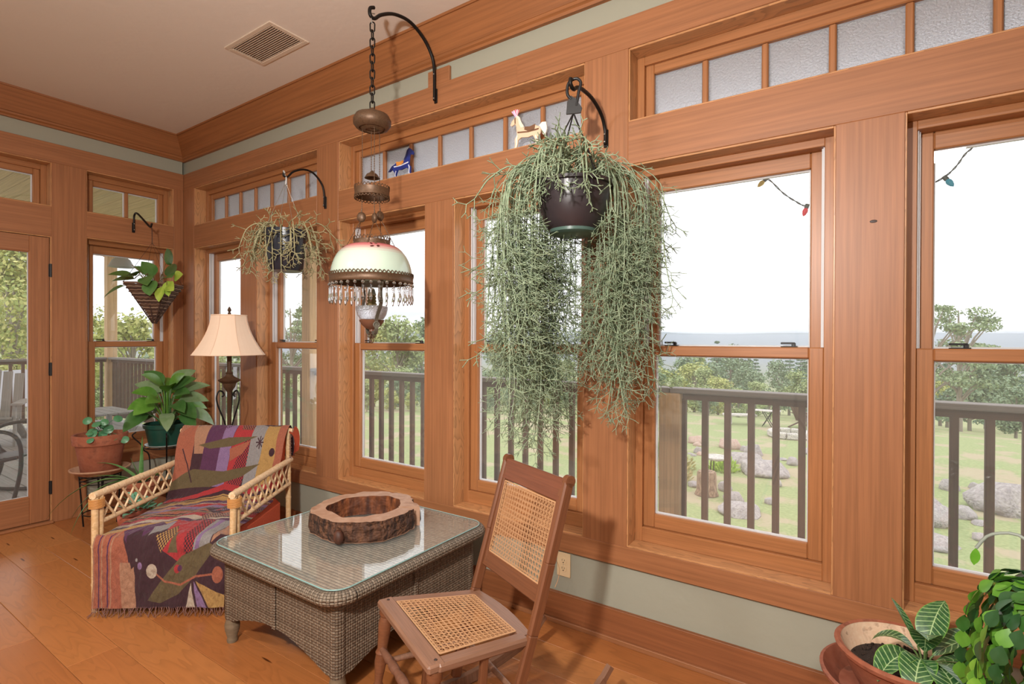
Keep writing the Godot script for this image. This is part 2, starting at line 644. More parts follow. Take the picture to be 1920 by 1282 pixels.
func room() -> void:
	var zi := -0.02
	var zo := -0.21
	var v := func(x: float, y: float, z: float) -> Vector3: return Vector3(x, y, z)
	var cut := 0.012
	# long wall with its window openings
	var bs := [[v.call(-0.21, -0.1, zi), v.call(ROOM_X, Y_SILL - cut, zo)], [v.call(-0.21, Y_HEAD + cut, zi), v.call(ROOM_X, Y_CEIL + 0.2, zo)]]
	var edge := -0.21
	for g in GROUPS:
		bs.append([v.call(edge, Y_SILL - cut, zi), v.call(g[0] - cut, Y_HEAD + cut, zo)])
		bs.append([v.call(g[0] - cut, Y_WIN + cut, zi), v.call(g[1] + cut, Y_RAIL - cut, zo)])
		edge = g[1] + cut
	bs.append([v.call(edge, Y_SILL - cut, zi), v.call(ROOM_X, Y_HEAD + cut, zo)])
	for k in [0, 2, 4]: bs.append([v.call(WINS[k][1] + cut, Y_SILL - cut, zi), v.call(WINS[k + 1][0] - cut, Y_WIN + cut, zo)])
	wall("wall_north", bs)
	# west wall, u = -z: one window, one door, each with a transom
	bs = [
		[v.call(-ROOM_Z, -0.1, zi), v.call(-1.872, Y_CEIL + 0.2, zo)],
		[v.call(-1.872, Y_HEAD + cut, zi), v.call(0.0, Y_CEIL + 0.2, zo)],
		[v.call(-1.872, 2.191, zi), v.call(-0.918, Y_RAIL - cut, zo)],
		[v.call(-0.918, -0.1, zi), v.call(-0.727, Y_HEAD + cut, zo)],
		[v.call(-0.727, -0.1, zi), v.call(-0.068, Y_SILL - cut, zo)],
		[v.call(-0.727, Y_WIN + cut, zi), v.call(-0.068, Y_RAIL - cut, zo)],
		[v.call(-0.068, -0.1, zi), v.call(0.0, Y_HEAD + cut, zo)],
	]
	wall("wall_west", bs, PI / 2)
	# east wall with four unseen windows placed to let in light right of the lens, south wall behind it
	bs = [[v.call(0, -0.1, 0), v.call(ROOM_Z, Y_SILL - cut, -0.19)], [v.call(0, Y_WIN + cut, 0), v.call(ROOM_Z, Y_CEIL + 0.2, -0.19)]]
	edge = 0.0
	for q in UNSEEN_EAST:
		bs.append([v.call(edge, Y_SILL - cut, 0), v.call(q[0] - cut, Y_WIN + cut, -0.19)])
		edge = q[1] + cut
	bs.append([v.call(edge, Y_SILL - cut, 0), v.call(ROOM_Z, Y_WIN + cut, -0.19)])
	var b := mb()
	for q in bs: b.bx(q[0], q[1])
	var o := build(b, "wall_east", M.sage)
	o.transform = Transform3D(Basis(Vector3.UP, -PI / 2), Vector3(ROOM_X, 0, 0))
	o.set_meta("kind", "structure")
	wall("wall_south", [[v.call(-0.21, -0.1, ROOM_Z), v.call(ROOM_X + 0.2, Y_CEIL + 0.2, ROOM_Z + 0.2)]])
	# ceiling
	b = mb()
	b.bx(Vector3(-0.21, Y_CEIL, -0.21), Vector3(ROOM_X + 0.2, Y_CEIL + 0.2, ROOM_Z + 0.2))
	o = build(b, "ceiling", M.ceiling)
	o.set_meta("kind", "structure")
	# floor: wide boards along the long wall, laid on a dark subfloor
	var fl := setting("floor")
	b = mb()
	b.bx(Vector3(-0.02, -0.2, -0.02), Vector3(ROOM_X, -0.018, ROOM_Z))
	build(b, "subfloor", M.gap, fl)
	var z := -0.009
	var row := 0
	while z < ROOM_Z:
		var wd := 0.1885
		var x := -0.02
		var ln := rnd(0.5, 2.2)
		while x < ROOM_X:
			ln = minf(ln, ROOM_X - x)
			if ROOM_X - x - ln < 0.35: ln = ROOM_X - x
			b = mb()
			b.bx(Vector3(x + 0.0006, -0.018, z + 0.0008), Vector3(x + ln - 0.0006, 0.0, minf(z + wd, ROOM_Z) - 0.0008), 0.0014)
			build(b, "plank", M.floor[rng.randi() % 5], fl)
			x += ln
			ln = rnd(1.3, 2.9)
		z += wd
		row += 1
	# air register in the ceiling
	var vent := thing("ceiling_vent", "off white louvred air register set in the ceiling", "vent", Vector3(2.098, Y_CEIL, 0.47))
	var vm := mat(rgb(214, 196, 176), 0.5)
	b = mb()
	b.bx(Vector3(-0.243, -0.008, -0.128), Vector3(0.243, 0.0, -0.1), 0.003)
	b.bx(Vector3(-0.243, -0.008, 0.1), Vector3(0.243, 0.0, 0.128), 0.003)
	b.bx(Vector3(-0.243, -0.008, -0.1), Vector3(-0.213, 0.0, 0.1), 0.003)
	b.bx(Vector3(0.213, -0.008, -0.1), Vector3(0.243, 0.0, 0.1), 0.003)
	build(b, "frame", vm, vent)
	b = mb()
	b.bx(Vector3(-0.213, -0.0015, -0.1), Vector3(0.213, -0.0005, 0.1))
	build(b, "duct_shade", mat(rgb(92, 80, 72), 0.9), vent)  # dark sheet standing in for the shade behind the slats
	var slat := mb()
	slat.box(Vector3.ZERO, Vector3(0.426, 0.0022, 0.0108), 0.0, Basis(Vector3.RIGHT, 0.45))
	var sm := meshed(slat, vm)
	for k in 14:
		inst(sm, "slat", vent, Transform3D(Basis.IDENTITY, Vector3(0, -0.0055, -0.093 + k * 0.0143)))


const UNSEEN_EAST := [[0.5, 1.31], [1.53, 2.34], [2.56, 3.37], [3.59, 4.4]]


# ---- windows --------------------------------------------------------------------------------------------------

func frame4(b: MB, x0: float, x1: float, y0: float, y1: float, l: float, r: float, bo: float, to: float, z0: float, z1: float, bev := 0.002) -> void:
	b.uo = Vector2(rnd(0, 9), rnd(0, 9))
	b.bx(Vector3(x0, y0, z0), Vector3(x0 + l, y1, z1), bev)
	b.uo = Vector2(rnd(0, 9), rnd(0, 9))
	b.bx(Vector3(x1 - r, y0, z0), Vector3(x1, y1, z1), bev)
	b.uo = Vector2(rnd(0, 9), rnd(0, 9))
	b.bx(Vector3(x0 + l, y0, z0), Vector3(x1 - r, y0 + bo, z1), bev)
	b.uo = Vector2(rnd(0, 9), rnd(0, 9))
	b.bx(Vector3(x0 + l, y1 - to, z0), Vector3(x1 - r, y1, z1), bev)


func liner(o: Node3D, hw: float, h: float, depth: float) -> void:
	# four boards that line the opening, a little back from the casing's edge
	var names := ["jamb", "jamb", "sill", "head_jamb"]
	var k := 0
	for q in [[-hw - 0.012, 0.0, -hw + 0.006, h], [hw - 0.006, 0.0, hw + 0.012, h], [-hw + 0.006, -0.012, hw - 0.006, 0.008], [-hw + 0.006, h - 0.008, hw - 0.006, h + 0.012]]:
		var b := mb()
		b.bx(Vector3(q[0], q[1], -0.006), Vector3(q[2], q[3], -depth), 0.0015)
		build(b, names[k], M.jamb, o)
		k += 1


func pane(parent: Node3D, x0: float, x1: float, y0: float, y1: float, z: float, m: Material, th := 0.004) -> void:
	var b := mb()
	b.bx(Vector3(x0 - 0.006, y0 - 0.006, z - th * 0.5), Vector3(x1 + 0.006, y1 + 0.006, z + th * 0.5))
	build(b, "pane", m, parent)
	b = mb()
	frame4(b, x0, x1, y0, y1, 0.006, 0.006, 0.006, 0.006, z - 0.016, z - th * 0.5 - 0.0005, 0.0)
	build(b, "spacer", M.track, parent)


func hung_window(n: int, at: Vector3, w: float, turn := 0.0) -> void:
	var o := setting("window_%d" % n, at, turn)
	var hw := w * 0.5
	var h := Y_WIN - Y_SILL
	liner(o, hw, h, 0.2)
	var b := mb()
	frame4(b, -hw + 0.006, hw - 0.006, 0.008, h - 0.008, 0.034, 0.034, 0.068, 0.032, -0.2, -0.095)
	build(b, "frame", M.sash, o)
	var x := hw - 0.04
	var meet := 1.38 - Y_SILL
	# lower sash
	b = mb()
	frame4(b, -x, x, 0.076, meet, 0.052, 0.052, 0.063, 0.044, -0.15, -0.112, 0.004)
	var s := build(b, "lower_sash", M.sash, o)
	pane(s, -x + 0.052, x - 0.052, 0.139, meet - 0.044, -0.131, M.pane)
	b = mb()
	frame4(b, -x + 0.047, x - 0.047, 0.134, meet - 0.039, 0.006, 0.006, 0.006, 0.006, -0.129, -0.118, 0.002)
	build(b, "glazing_bead", M.sash, s)
	for sx in [-0.66, 0.66]:
		b = mb()
		b.bx(Vector3(sx * x - 0.03, meet, -0.135), Vector3(sx * x + 0.03, meet + 0.004, -0.118), 0.001)
		b.bx(Vector3(sx * x - 0.03, meet + 0.012, -0.137), Vector3(sx * x + 0.022, meet + 0.02, -0.119), 0.002)
		b.bx(Vector3(sx * x + 0.01, meet, -0.137), Vector3(sx * x + 0.024, meet + 0.018, -0.119), 0.002)
		build(b, "latch", M.black, s)
	# upper sash, further out
	b = mb()
	frame4(b, -x, x, meet - 0.045, h - 0.04, 0.052, 0.052, 0.045, 0.064, -0.192, -0.153, 0.004)
	s = build(b, "upper_sash", M.sash, o)
	pane(s, -x + 0.052, x - 0.052, meet, h - 0.104, -0.172, M.pane)
	for sx in [-1.0, 1.0]:
		b = mb()
		b.bx(Vector3(sx * x, meet, -0.15), Vector3(sx * (x - 0.012), h - 0.04, -0.128), 0.001)
		b.bx(Vector3(sx * x, meet, -0.124), Vector3(sx * (x - 0.006), h - 0.04, -0.112), 0.001)
		build(b, "jamb_track", M.track, o)


func transom(n: int, at: Vector3, w: float, h: float, count: int, turn := 0.0, glass: Material = null, inset := 0.08) -> void:
	var o := setting("window_%d" % n, at, turn)
	var hw := w * 0.5
	liner(o, hw, h, 0.2)
	var b := mb()
	frame4(b, -hw + 0.006, hw - 0.006, 0.008, h - 0.008, 0.034, 0.034, 0.012, 0.04, -0.2, -0.1)
	build(b, "frame", M.sash, o)
	b = mb()
	frame4(b, -hw + 0.04, hw - 0.04, 0.012, h - 0.044, inset - 0.04, inset - 0.04, 0.02, 0.046, -0.16, -0.118, 0.004)
	var s := build(b, "sash", M.sash, o)
	var x0 := -hw + inset
	var x1 := hw - inset
	var mw := 0.026
	var pw := (x1 - x0 - mw * (count - 1)) / count
	for k in count:
		var a := x0 + k * (pw + mw)
		pane(s, a, a + pw, 0.03, h - 0.09, -0.142, glass if glass else M.frost)
		if k > 0:
			b = mb()
			b.bx(Vector3(a - mw, 0.03, -0.155), Vector3(a, h - 0.09, -0.122), 0.005)
			build(b, "muntin", M.sash, s)


func windows() -> void:
	var n := 1
	for q in WINS:
		hung_window(n, Vector3((q[0] + q[1]) * 0.5, Y_SILL, 0), q[1] - q[0])
		n += 1
	for q in GROUPS:
		transom(n, Vector3((q[0] + q[1]) * 0.5, Y_RAIL, 0), q[1] - q[0], Y_HEAD - Y_RAIL, 7)
		n += 1
	hung_window(n, Vector3(0, Y_SILL, 0.3975), 0.635, PI / 2)
	transom(n + 1, Vector3(0, Y_RAIL, 0.3975), 0.635, Y_HEAD - Y_RAIL, 2, PI / 2, M.pane)
	transom(n + 2, Vector3(0, Y_RAIL, 1.395), 0.93, Y_HEAD - Y_RAIL, 3, PI / 2, M.pane)
	n += 3
	for q in UNSEEN_EAST:  # windows out of view, placed to light the room
		hung_window(n, Vector3(ROOM_X - 0.02, Y_SILL, (q[0] + q[1]) * 0.5), q[1] - q[0], -PI / 2)
		n += 1
	# glazed door in the west wall
	var d := setting("door_1", Vector3(0, 0, 1.395), PI / 2)
	var hw := 0.465
	for s in [-1.0, 1.0]:
		var j := mb()
		j.bx(Vector3(s * (hw + 0.012), 0, -0.006), Vector3(s * (hw - 0.008), 2.179, -0.2), 0.0015)
		build(j, "jamb", M.jamb, d)
	var b := mb()
	b.bx(Vector3(-hw + 0.008, 2.171, -0.006), Vector3(hw - 0.008, 2.191, -0.2), 0.0015)
	build(b, "head_jamb", M.jamb, d)
	b = mb()
	b.bx(Vector3(-hw - 0.005, 0.001, 0.03), Vector3(hw + 0.005, 0.018, -0.2), 0.004)
	build(b, "threshold", M.casing, d)
	b = mb()
	frame4(b, -0.454, 0.454, 0.022, 2.168, 0.115, 0.115, 0.2, 0.12, -0.056, -0.012, 0.004)
	var leaf := build(b, "door_leaf", M.casing, d)
	pane(leaf, -0.339, 0.339, 0.222, 2.048, -0.034, M.pane)
	b = mb()
	frame4(b, -0.345, 0.345, 0.216, 2.054, 0.012, 0.012, 0.012, 0.012, -0.03, -0.016, 0.003)
	build(b, "glazing_bead", M.casing, leaf)
	for y in [0.27, 1.17, 1.92]:
		b = mb()
		b.tube([Vector3(0.46, y - 0.05, -0.004), Vector3(0.46, y + 0.05, -0.004)], 0.0075, 8)
		b.bx(Vector3(0.448, y - 0.048, -0.012), Vector3(0.47, y + 0.048, -0.008))
		build(b, "hinge", M.black, leaf)
	b = mb()
	b.tube([Vector3(-0.4, 1.0, -0.012), Vector3(-0.4, 1.0, 0.04), Vector3(-0.3, 1.0, 0.045)], 0.009, 8)
	build(b, "handle", M.black, leaf)


# ---- trim -----------------------------------------------------------------------------------------------------

func board(parent: Node3D, called: String, x0: float, x1: float, y0: float, y1: float, m: Material = null, z0 := -0.02, z1 := 0.0) -> void:
	var b := mb()
	b.bx(Vector3(x0, y0, z0), Vector3(x1, y1, z1), 0.0018)
	build(b, called, m if m else M.casing, parent)


func trims() -> void:
	# casings of the long wall
	var o := setting("trim_1")
	board(o, "head_board", 0.0, 3.62, Y_HEAD, Y_CASE)
	board(o, "head_board", 3.62, ROOM_X, Y_HEAD, Y_CASE)
	board(o, "apron_board", 0.0, 2.06, Y_APRON, Y_SILL)
	board(o, "apron_board", 2.06, ROOM_X, Y_APRON, Y_SILL)
	var posts := [[0.0, 0.19], [1.94, 2.172], [4.01, 4.23], [6.062, 6.28]]
	for q in posts: board(o, "post_board", q[0], q[1], Y_SILL, Y_HEAD)
	for k in [0, 2, 4]: board(o, "post_board", WINS[k][1], WINS[k + 1][0], Y_SILL, Y_WIN)
	for q in GROUPS: board(o, "rail_board", q[0], q[1], Y_WIN, Y_RAIL)
	# knot in the post between the last two windows
	var b := mb()
	b.ball(Vector3(5.16, 1.837, -0.0005), Vector3(0.013, 0.006, 0.0016), 12)
	build(b, "knot", mat(rgb(52, 30, 24), 0.5), o)
	# casings of the west wall
	o = setting("trim_2", Vector3.ZERO, PI / 2)
	board(o, "head_board", -2.09, 0.0, Y_HEAD, Y_CASE)
	board(o, "apron_board", -0.715, 0.0, Y_APRON, Y_SILL)
	board(o, "post_board", -0.08, 0.0, Y_SILL, Y_HEAD)
	board(o, "post_board", -0.93, -0.715, 0.0, Y_HEAD)
	board(o, "post_board", -2.09, -1.86, 0.0, Y_HEAD)
	board(o, "rail_board", -0.715, -0.08, Y_WIN, Y_RAIL)
	board(o, "rail_board", -1.86, -0.93, 2.179, Y_RAIL)
	# baseboards
	o = setting("baseboard_north")
	for q in [[0.0, 2.9], [2.9, ROOM_X]]:
		board(o, "baseboard_plank", q[0], q[1], 0.0, Y_BASE, M.casing_dark)
		board(o, "base_shoe", q[0], q[1], 0.0, 0.022, M.casing, 0.0, 0.012)
	o = setting("baseboard_west", Vector3.ZERO, PI / 2)
	board(o, "baseboard_plank", -0.715, -0.0, 0.0, Y_BASE, M.casing_dark)
	board(o, "baseboard_plank", -ROOM_Z, -2.09, 0.0, Y_BASE, M.casing_dark)
	# crown: a small moulding and a sprung board, mitred in the corners
	o = setting("trim_3")
	var mould := [Vector2(-0.02, Y_CROWN), Vector2(0.002, Y_CROWN), Vector2(0.008, Y_CROWN + 0.012), Vector2(0.02, Y_CROWN + 0.02), Vector2(0.022, Y_CROWN + 0.034), Vector2(0.012, Y_CROWN + 0.037)]
	var sprung := [Vector2(0.012, Y_CROWN + 0.036), Vector2(0.018, Y_CROWN + 0.04), Vector2(0.096, Y_CEIL - 0.012), Vector2(0.104, Y_CEIL - 0.012), Vector2(0.108, Y_CEIL)]
	for side in 4:
		for k in 2:
			b = mb()
			var prof: Array = mould if k == 0 else sprung
			var run := 0.0
			for i in prof.size() - 1:
				var p: Vector2 = prof[i]
				var q: Vector2 = prof[i + 1]
				var d := q - p
				var nn := Vector2(d.y, -d.x).normalized()
				var pts: Array[Vector3] = []
				var uvs: Array[Vector2] = []
				for e in [[p, 0], [p, 1], [q, 1], [q, 0]]:
					var r: Vector2 = e[0]
					var lx := r.x if e[1] == 0 else ROOM_X - r.x
					var lz := r.x if e[1] == 0 else ROOM_Z - r.x
					var w := Vector3.ZERO
					match side:
						0: w = Vector3(lx, r.y, r.x)
						1: w = Vector3(r.x, r.y, lz)
						2: w = Vector3(lx, r.y, ROOM_Z - r.x)
						3: w = Vector3(ROOM_X - r.x, r.y, lz)
					pts.append(w)
					uvs.append(Vector2(lx if side % 2 == 0 else lz, run + (0.0 if r == p else d.length())))
				run += d.length()
				var n3 := Vector3(0, nn.y, nn.x) if side == 0 else Vector3(nn.x, nn.y, 0) if side == 1 else Vector3(0, nn.y, -nn.x) if side == 2 else Vector3(-nn.x, nn.y, 0)
				b.quad(pts[0], pts[1], pts[2], pts[3], n3, uvs[0], uvs[1], uvs[2], uvs[3])
			build(b, ["crown_moulding", "crown_board"][k], M.crown, o)


# ---- iron brackets and the hanging oil lamp -------------------------------------------------------------------

func bracket(at: Vector3, turn: float, pts: Array, label: String, studs: Array, r := 0.0075) -> void:
	# pts: Vector2(out from the wall, height)
	var o := thing("wall_bracket", label, "bracket", at, turn, "")
	var p3: Array = []
	for p in pts: p3.append(Vector3(0, p.y - at.y, p.x))
	var b := mb()
	b.tube(curve(p3, 5), r, 8)
	build(b, "arm", M.iron, o)
	b = mb()
	var lo: Vector2 = pts[0]
	b.bx(Vector3(-0.011, lo.y - at.y - 0.012, 0.0005), Vector3(0.011, lo.y - at.y + 0.07, 0.008), 0.002)
	build(b, "back_plate", M.iron, o)
	for y in studs:
		b = mb()
		b.ball(Vector3(0, y - at.y, lo.x + 0.0075), Vector3(0.0045, 0.0045, 0.003), 8)
		build(b, "screw", M.chrome, o)


func link_mesh(ln: float, wd: float, r: float, m: Material) -> ArrayMesh:
	var pts: Array = []
	var s := ln * 0.5 - wd * 0.5
	for k in 17:
		var a := TAU * k / 16.0
		pts.append(Vector3(cos(a) * wd * 0.5, sin(a) * wd * 0.5 + (s if sin(a) > 0.001 or k == 0 or k == 16 else -s if sin(a) < -0.001 else s), 0))
	var b := mb()
	b.tube(pts, r, 6, false)
	return meshed(b, m)


func fine_chain(b: MB, a: Vector3, e: Vector3, r := 0.0021) -> void:
	var pts: Array = []
	var rad: Array = []
	var m := int(a.distance_to(e) / 0.006) + 2
	for k in m:
		pts.append(a.lerp(e, float(k) / (m - 1)))
		rad.append(r * (1.35 if k % 2 == 0 else 0.6))
	b.tube(pts, rad, 5)


func gallery(b: MB, r: float, y: float, h: float, count: int, wire := 0.0023) -> void:
	# pierced edge: a row of little hoops on a ring
	for k in count:
		var a := TAU * k / count
		var e := TAU * (k + 1) / count
		var pts: Array = []
		for s in 5:
			var f := s / 4.0
			var g := lerpf(a, e, f)
			pts.append(Vector3(cos(g) * r, y + h * sin(PI * f), sin(g) * r))
		b.tube(pts, wire, 4, false)


func lamp_and_hooks() -> void:
	bracket(Vector3(3.057, 2.79, 0), 0.0, [Vector2(0.016, 2.79), Vector2(0.016, 2.9), Vector2(0.018, 2.96), Vector2(0.035, 3.03), Vector2(0.1, 3.1), Vector2(0.209, 3.144), Vector2(0.327, 3.128), Vector2(0.419, 3.078), Vector2(0.465, 3.036), Vector2(0.492, 3.04), Vector2(0.494, 3.072), Vector2(0.468, 3.09)], "large black wrought iron hook holding the oil lamp chain", [2.8, 2.94], 0.009)
	bracket(Vector3(2.042, 2.316, 0), 0.0, [Vector2(0.014, 2.316), Vector2(0.014, 2.4), Vector2(0.035, 2.466), Vector2(0.098, 2.522), Vector2(0.171, 2.528), Vector2(0.249, 2.493), Vector2(0.29, 2.45), Vector2(0.318, 2.45), Vector2(0.316, 2.478)], "black iron hook holding the small black nursery pot", [2.325, 2.38], 0.0065)
	bracket(Vector3(4.124, 2.32, 0), 0.0, [Vector2(0.015, 2.32), Vector2(0.016, 2.386), Vector2(0.06, 2.443), Vector2(0.147, 2.477), Vector2(0.238, 2.482), Vector2(0.298, 2.472), Vector2(0.335, 2.45), Vector2(0.362, 2.462), Vector2(0.36, 2.485)], "black iron hook on the wide post holding the trailing cactus", [2.33, 2.365], 0.0085)
	bracket(Vector3(0, 2.31, 0.394), PI / 2, [Vector2(0.014, 2.31), Vector2(0.014, 2.4), Vector2(0.025, 2.445), Vector2(0.07, 2.452), Vector2(0.166, 2.4), Vector2(0.3, 2.318), Vector2(0.335, 2.312), Vector2(0.35, 2.335)], "black iron hook holding the wicker cone basket", [2.32, 2.37], 0.008)
	# wood block under the lamp's hook, standing on the head casing
	var wb := mb()
	wb.bx(Vector3(2.99, Y_CASE - 0.002, -0.019), Vector3(3.155, Y_CASE + 0.088, 0.001), 0.003)
	var blk := build(wb, "mounting_block", M.casing)
	tag(blk, "small fir block above the casing behind the large lamp hook", "block")

	var x0 := 3.057
	var z0 := 0.478
	var yb := 1.385
	var o := thing("oil_lamp", "antique hanging oil lamp with painted glass shade and crystal prisms", "lamp", Vector3(x0, yb, z0))
	var b := mb()
	# hook and chain
	b.tube(curve([Vector3(0.004, 3.058 - yb, -0.012), Vector3(0, 3.05 - yb, 0.006), Vector3(0, 3.025 - yb, 0.008), Vector3(0, 3.0 - yb, 0)], 4), 0.0028, 6)
	build(b, "hook", M.chrome, o)
	var lk := link_mesh(0.05, 0.024, 0.0034, M.iron)
	for k in 11:
		inst(lk, "chain_link", o, Transform3D(Basis(Vector3.UP, (PI / 2 if k % 2 == 1 else 0.0) + 0.5), Vector3(0, 2.986 - k * 0.0398 - yb, 0)))
	# canopy
	b = mb()
	b.lathe([Vector2(0, 2.578), Vector2(0.012, 2.575), Vector2(0.02, 2.556), Vector2(0.05, 2.552), Vector2(0.082, 2.538), Vector2(0.0945, 2.515), Vector2(0.093, 2.493), Vector2(0.08, 2.476), Vector2(0.066, 2.47), Vector2(0.062, 2.478), Vector2(0.052, 2.47), Vector2(0.036, 2.463), Vector2(0.03, 2.47), Vector2(0, 2.462)].map(func(p): return Vector2(p.x, p.y - yb)), 32)
	build(b, "canopy", M.bronze, o)
	# fine chains from canopy to ring, smoke bell, ring
	b = mb()
	for k in 3:
		var a := 0.5 + TAU * k / 3.0
		fine_chain(b, Vector3(cos(a) * 0.05, 2.472 - yb, sin(a) * 0.05), Vector3(cos(a) * 0.052, 2.03 - yb, sin(a) * 0.052))
	fine_chain(b, Vector3(-0.006, 2.46 - yb, 0), Vector3(-0.006, 2.258 - yb, 0))
	build(b, "suspension_chains", M.bronze, o)
	b = mb()
	b.lathe([Vector2(0.0, 2.262), Vector2(0.006, 2.26), Vector2(0.012, 2.25), Vector2(0.026, 2.242), Vector2(0.036, 2.226), Vector2(0.038, 2.222), Vector2(0.034, 2.222), Vector2(0.022, 2.236), Vector2(0, 2.244)].map(func(p): return Vector2(p.x, p.y - yb)), 24)
	build(b, "smoke_bell", M.bronze, o)
	b = mb()
	b.lathe([Vector2(0.083, 2.125), Vector2(0.088, 2.128), Vector2(0.086, 2.14), Vector2(0.086, 2.152), Vector2(0.088, 2.166), Vector2(0.083, 2.168), Vector2(0.081, 2.15), Vector2(0.083, 2.125)].map(func(p): return Vector2(p.x, p.y - yb)), 32)
	gallery(b, 0.086, 2.168 - yb, 0.012, 30)
	gallery(b, 0.086, 2.125 - yb, -0.01, 30)
	for k in 3:
		var a := 0.5 + TAU * k / 3.0
		b.tube([Vector3(0, 2.15 - yb, 0), Vector3(cos(a) * 0.085, 2.15 - yb, sin(a) * 0.085)], 0.0025, 5)
	build(b, "pulley_ring", M.bronze, o)
	for k in 3:
		var a := 0.5 + TAU * k / 3.0
		b = mb()
		var y: float = 2.01 + 0.016 * k - yb
		var p := Vector3(cos(a) * 0.055, y, sin(a) * 0.055)
		b.ball(p, Vector3(0.024, 0.027, 0.014), 10, Basis(Vector3.UP, -a))
		b.tube([p + Vector3(0, 0.02, 0), p + Vector3(0, 0.04, 0)], 0.003, 5)
		build(b, "pulley", M.bronze, o)
	b = mb()
	for k in 3:
		var a := 0.5 + TAU * k / 3.0
		var p := Vector3(cos(a) * 0.055, 2.0 + 0.016 * k - yb, sin(a) * 0.055)
		for s in [-0.55, 0.55]:
			fine_chain(b, p, Vector3(cos(a + s) * 0.203, 1.722 - yb, sin(a + s) * 0.203), 0.002)
	build(b, "shade_chains", M.bronze, o)
	# painted milk-glass shade
	b = mb(true)
	var prof: Array = []
	for k in 15:
		var f := k / 14.0
		prof.append(Vector2(0.09 + 0.112 * sin(f * PI * 0.5), 1.712 + 0.17 * cos(f * PI * 0.5) - yb))
	for k in 14:
		b.col = lin(rgb(202, 112, 116)).lerp(lin(rgb(192, 210, 194)), smoothstep(0.2, 0.52, k / 14.0))
		b.lathe([prof[k], prof[k + 1]], 48, Vector3.ZERO, Basis.IDENTITY)
	for i in b.v.size():
		var d := Vector3(b.v[i].x * 1.0 / (0.112 * 0.112), 0, b.v[i].z / (0.112 * 0.112))
		var rr := Vector2(b.v[i].x, b.v[i].z).length()
		var q := (rr - 0.09) / (0.112 * 0.112)
		b.n[i] = Vector3(d.x / maxf(Vector2(d.x, d.z).length(), 1e-6) * q, (b.v[i].y - (1.712 - yb)) / (0.17 * 0.17), d.z / maxf(Vector2(d.x, d.z).length(), 1e-6) * q).normalized()
	var sm := vmat(0.12)
	sm.backlight_enabled = true
	sm.backlight = Color(0.3, 0.33, 0.3)
	var sh := build(b, "glass_shade", sm, o)
	# painted leaves on the shade
	b = mb(true)
	for k in 26:
		var a: float = [2.2, 2.35, 2.5, 2.0, 1.9, 2.7, 3.0, 3.1, 2.9, 0.4, 0.6, 5.0, 5.2][k % 13] + rnd(-0.12, 0.12)
		var f := rnd(0.16, 0.4)
		var rr := 0.09 + 0.112 * sin(f * PI * 0.5)
		var p := Vector3(cos(a) * rr, 1.712 + 0.17 * cos(f * PI * 0.5) - yb, sin(a) * rr)
		var nn := Vector3(cos(a) * sin(f * PI * 0.5), cos(f * PI * 0.5) * 0.8, sin(a) * sin(f * PI * 0.5)).normalized()
		var tang := nn.cross(Vector3.UP).normalized().rotated(nn, rnd(-1.2, 1.2))
		b.col = lin(rgb(96, 44, 44)) if k % 3 else lin(rgb(92, 104, 70))
		b.leaf(p + nn * 0.0012, tang, nn, rnd(0.014, 0.026), rnd(0.008, 0.014), 0.0, 0.0, 0.45, 4)
	build(b, "painted_leaves", vmat(0.4), sh)
	b = mb()
	b.lathe([Vector2(0.086, 1.876), Vector2(0.092, 1.874), Vector2(0.094, 1.886), Vector2(0.09, 1.893), Vector2(0.092, 1.905), Vector2(0.086, 1.907), Vector2(0.086, 1.876)].map(func(p): return Vector2(p.x, p.y - yb)), 36)
	gallery(b, 0.09, 1.906 - yb, 0.015, 30)
	build(b, "shade_collar", M.bronze, o)
	b = mb()
	b.lathe([Vector2(0.198, 1.688), Vector2(0.206, 1.688), Vector2(0.209, 1.694), Vector2(0.206, 1.7), Vector2(0.206, 1.714), Vector2(0.209, 1.72), Vector2(0.205, 1.725), Vector2(0.198, 1.722), Vector2(0.198, 1.688)].map(func(p): return Vector2(p.x, p.y - yb)), 56)
	gallery(b, 0.207, 1.724 - yb, 0.013, 64)
	build(b, "shade_band", M.bronze, o)
	# prisms
	var clear := mat(Color(0.98, 0.99, 1.0, 0.02), 0.02)
	clear.refraction_enabled = true
	clear.refraction_scale = 0.05
	b = mb()
	b.ball(Vector3(0, -0.01, 0), Vector3.ONE * 0.0085, 8)
	b.lathe([Vector2(0, -0.022), Vector2(0.0048, -0.026), Vector2(0.0042, -0.06), Vector2(0.0078, -0.08), Vector2(0.006, -0.093), Vector2(0, -0.107)], 6, Vector3.ZERO, Basis.IDENTITY, 0.99)
	var pm := meshed(b, clear)
	for k in 34:
		var a := TAU * k / 34.0
		inst(pm, "prism", o, Transform3D(Basis(Vector3.UP, a), Vector3(cos(a) * 0.203, 1.688 - yb, sin(a) * 0.203)))
	# burner, chimney, font
	b = mb()
	b.lathe([Vector2(0, 1.66), Vector2(0.014, 1.66), Vector2(0.018, 1.645), Vector2(0.022, 1.632), Vector2(0.018, 1.624), Vector2(0.023, 1.617), Vector2(0.019, 1.608), Vector2(0.024, 1.6), Vector2(0.02, 1.592), Vector2(0.026, 1.584), Vector2(0.026, 1.574), Vector2(0, 1.574)].map(func(p): return Vector2(p.x, p.y - yb)), 20)
	build(b, "burner", mat(rgb(112, 96, 60), 0.4, null, Vector3.ONE, 0.8), o)
	b = mb()
	b.lathe([Vector2(0.03, 1.628), Vector2(0.033, 1.65), Vector2(0.042, 1.675), Vector2(0.038, 1.7), Vector2(0.03, 1.73), Vector2(0.028, 1.86)].map(func(p): return Vector2(p.x, p.y - yb)), 24)
	build(b, "chimney", M.pane, o)
	var cut := mat(Color(0.96, 0.97, 1.0, 0.12), 0.08)
	cut.refraction_enabled = true
	cut.refraction_scale = 0.05
	cut.normal_enabled = true
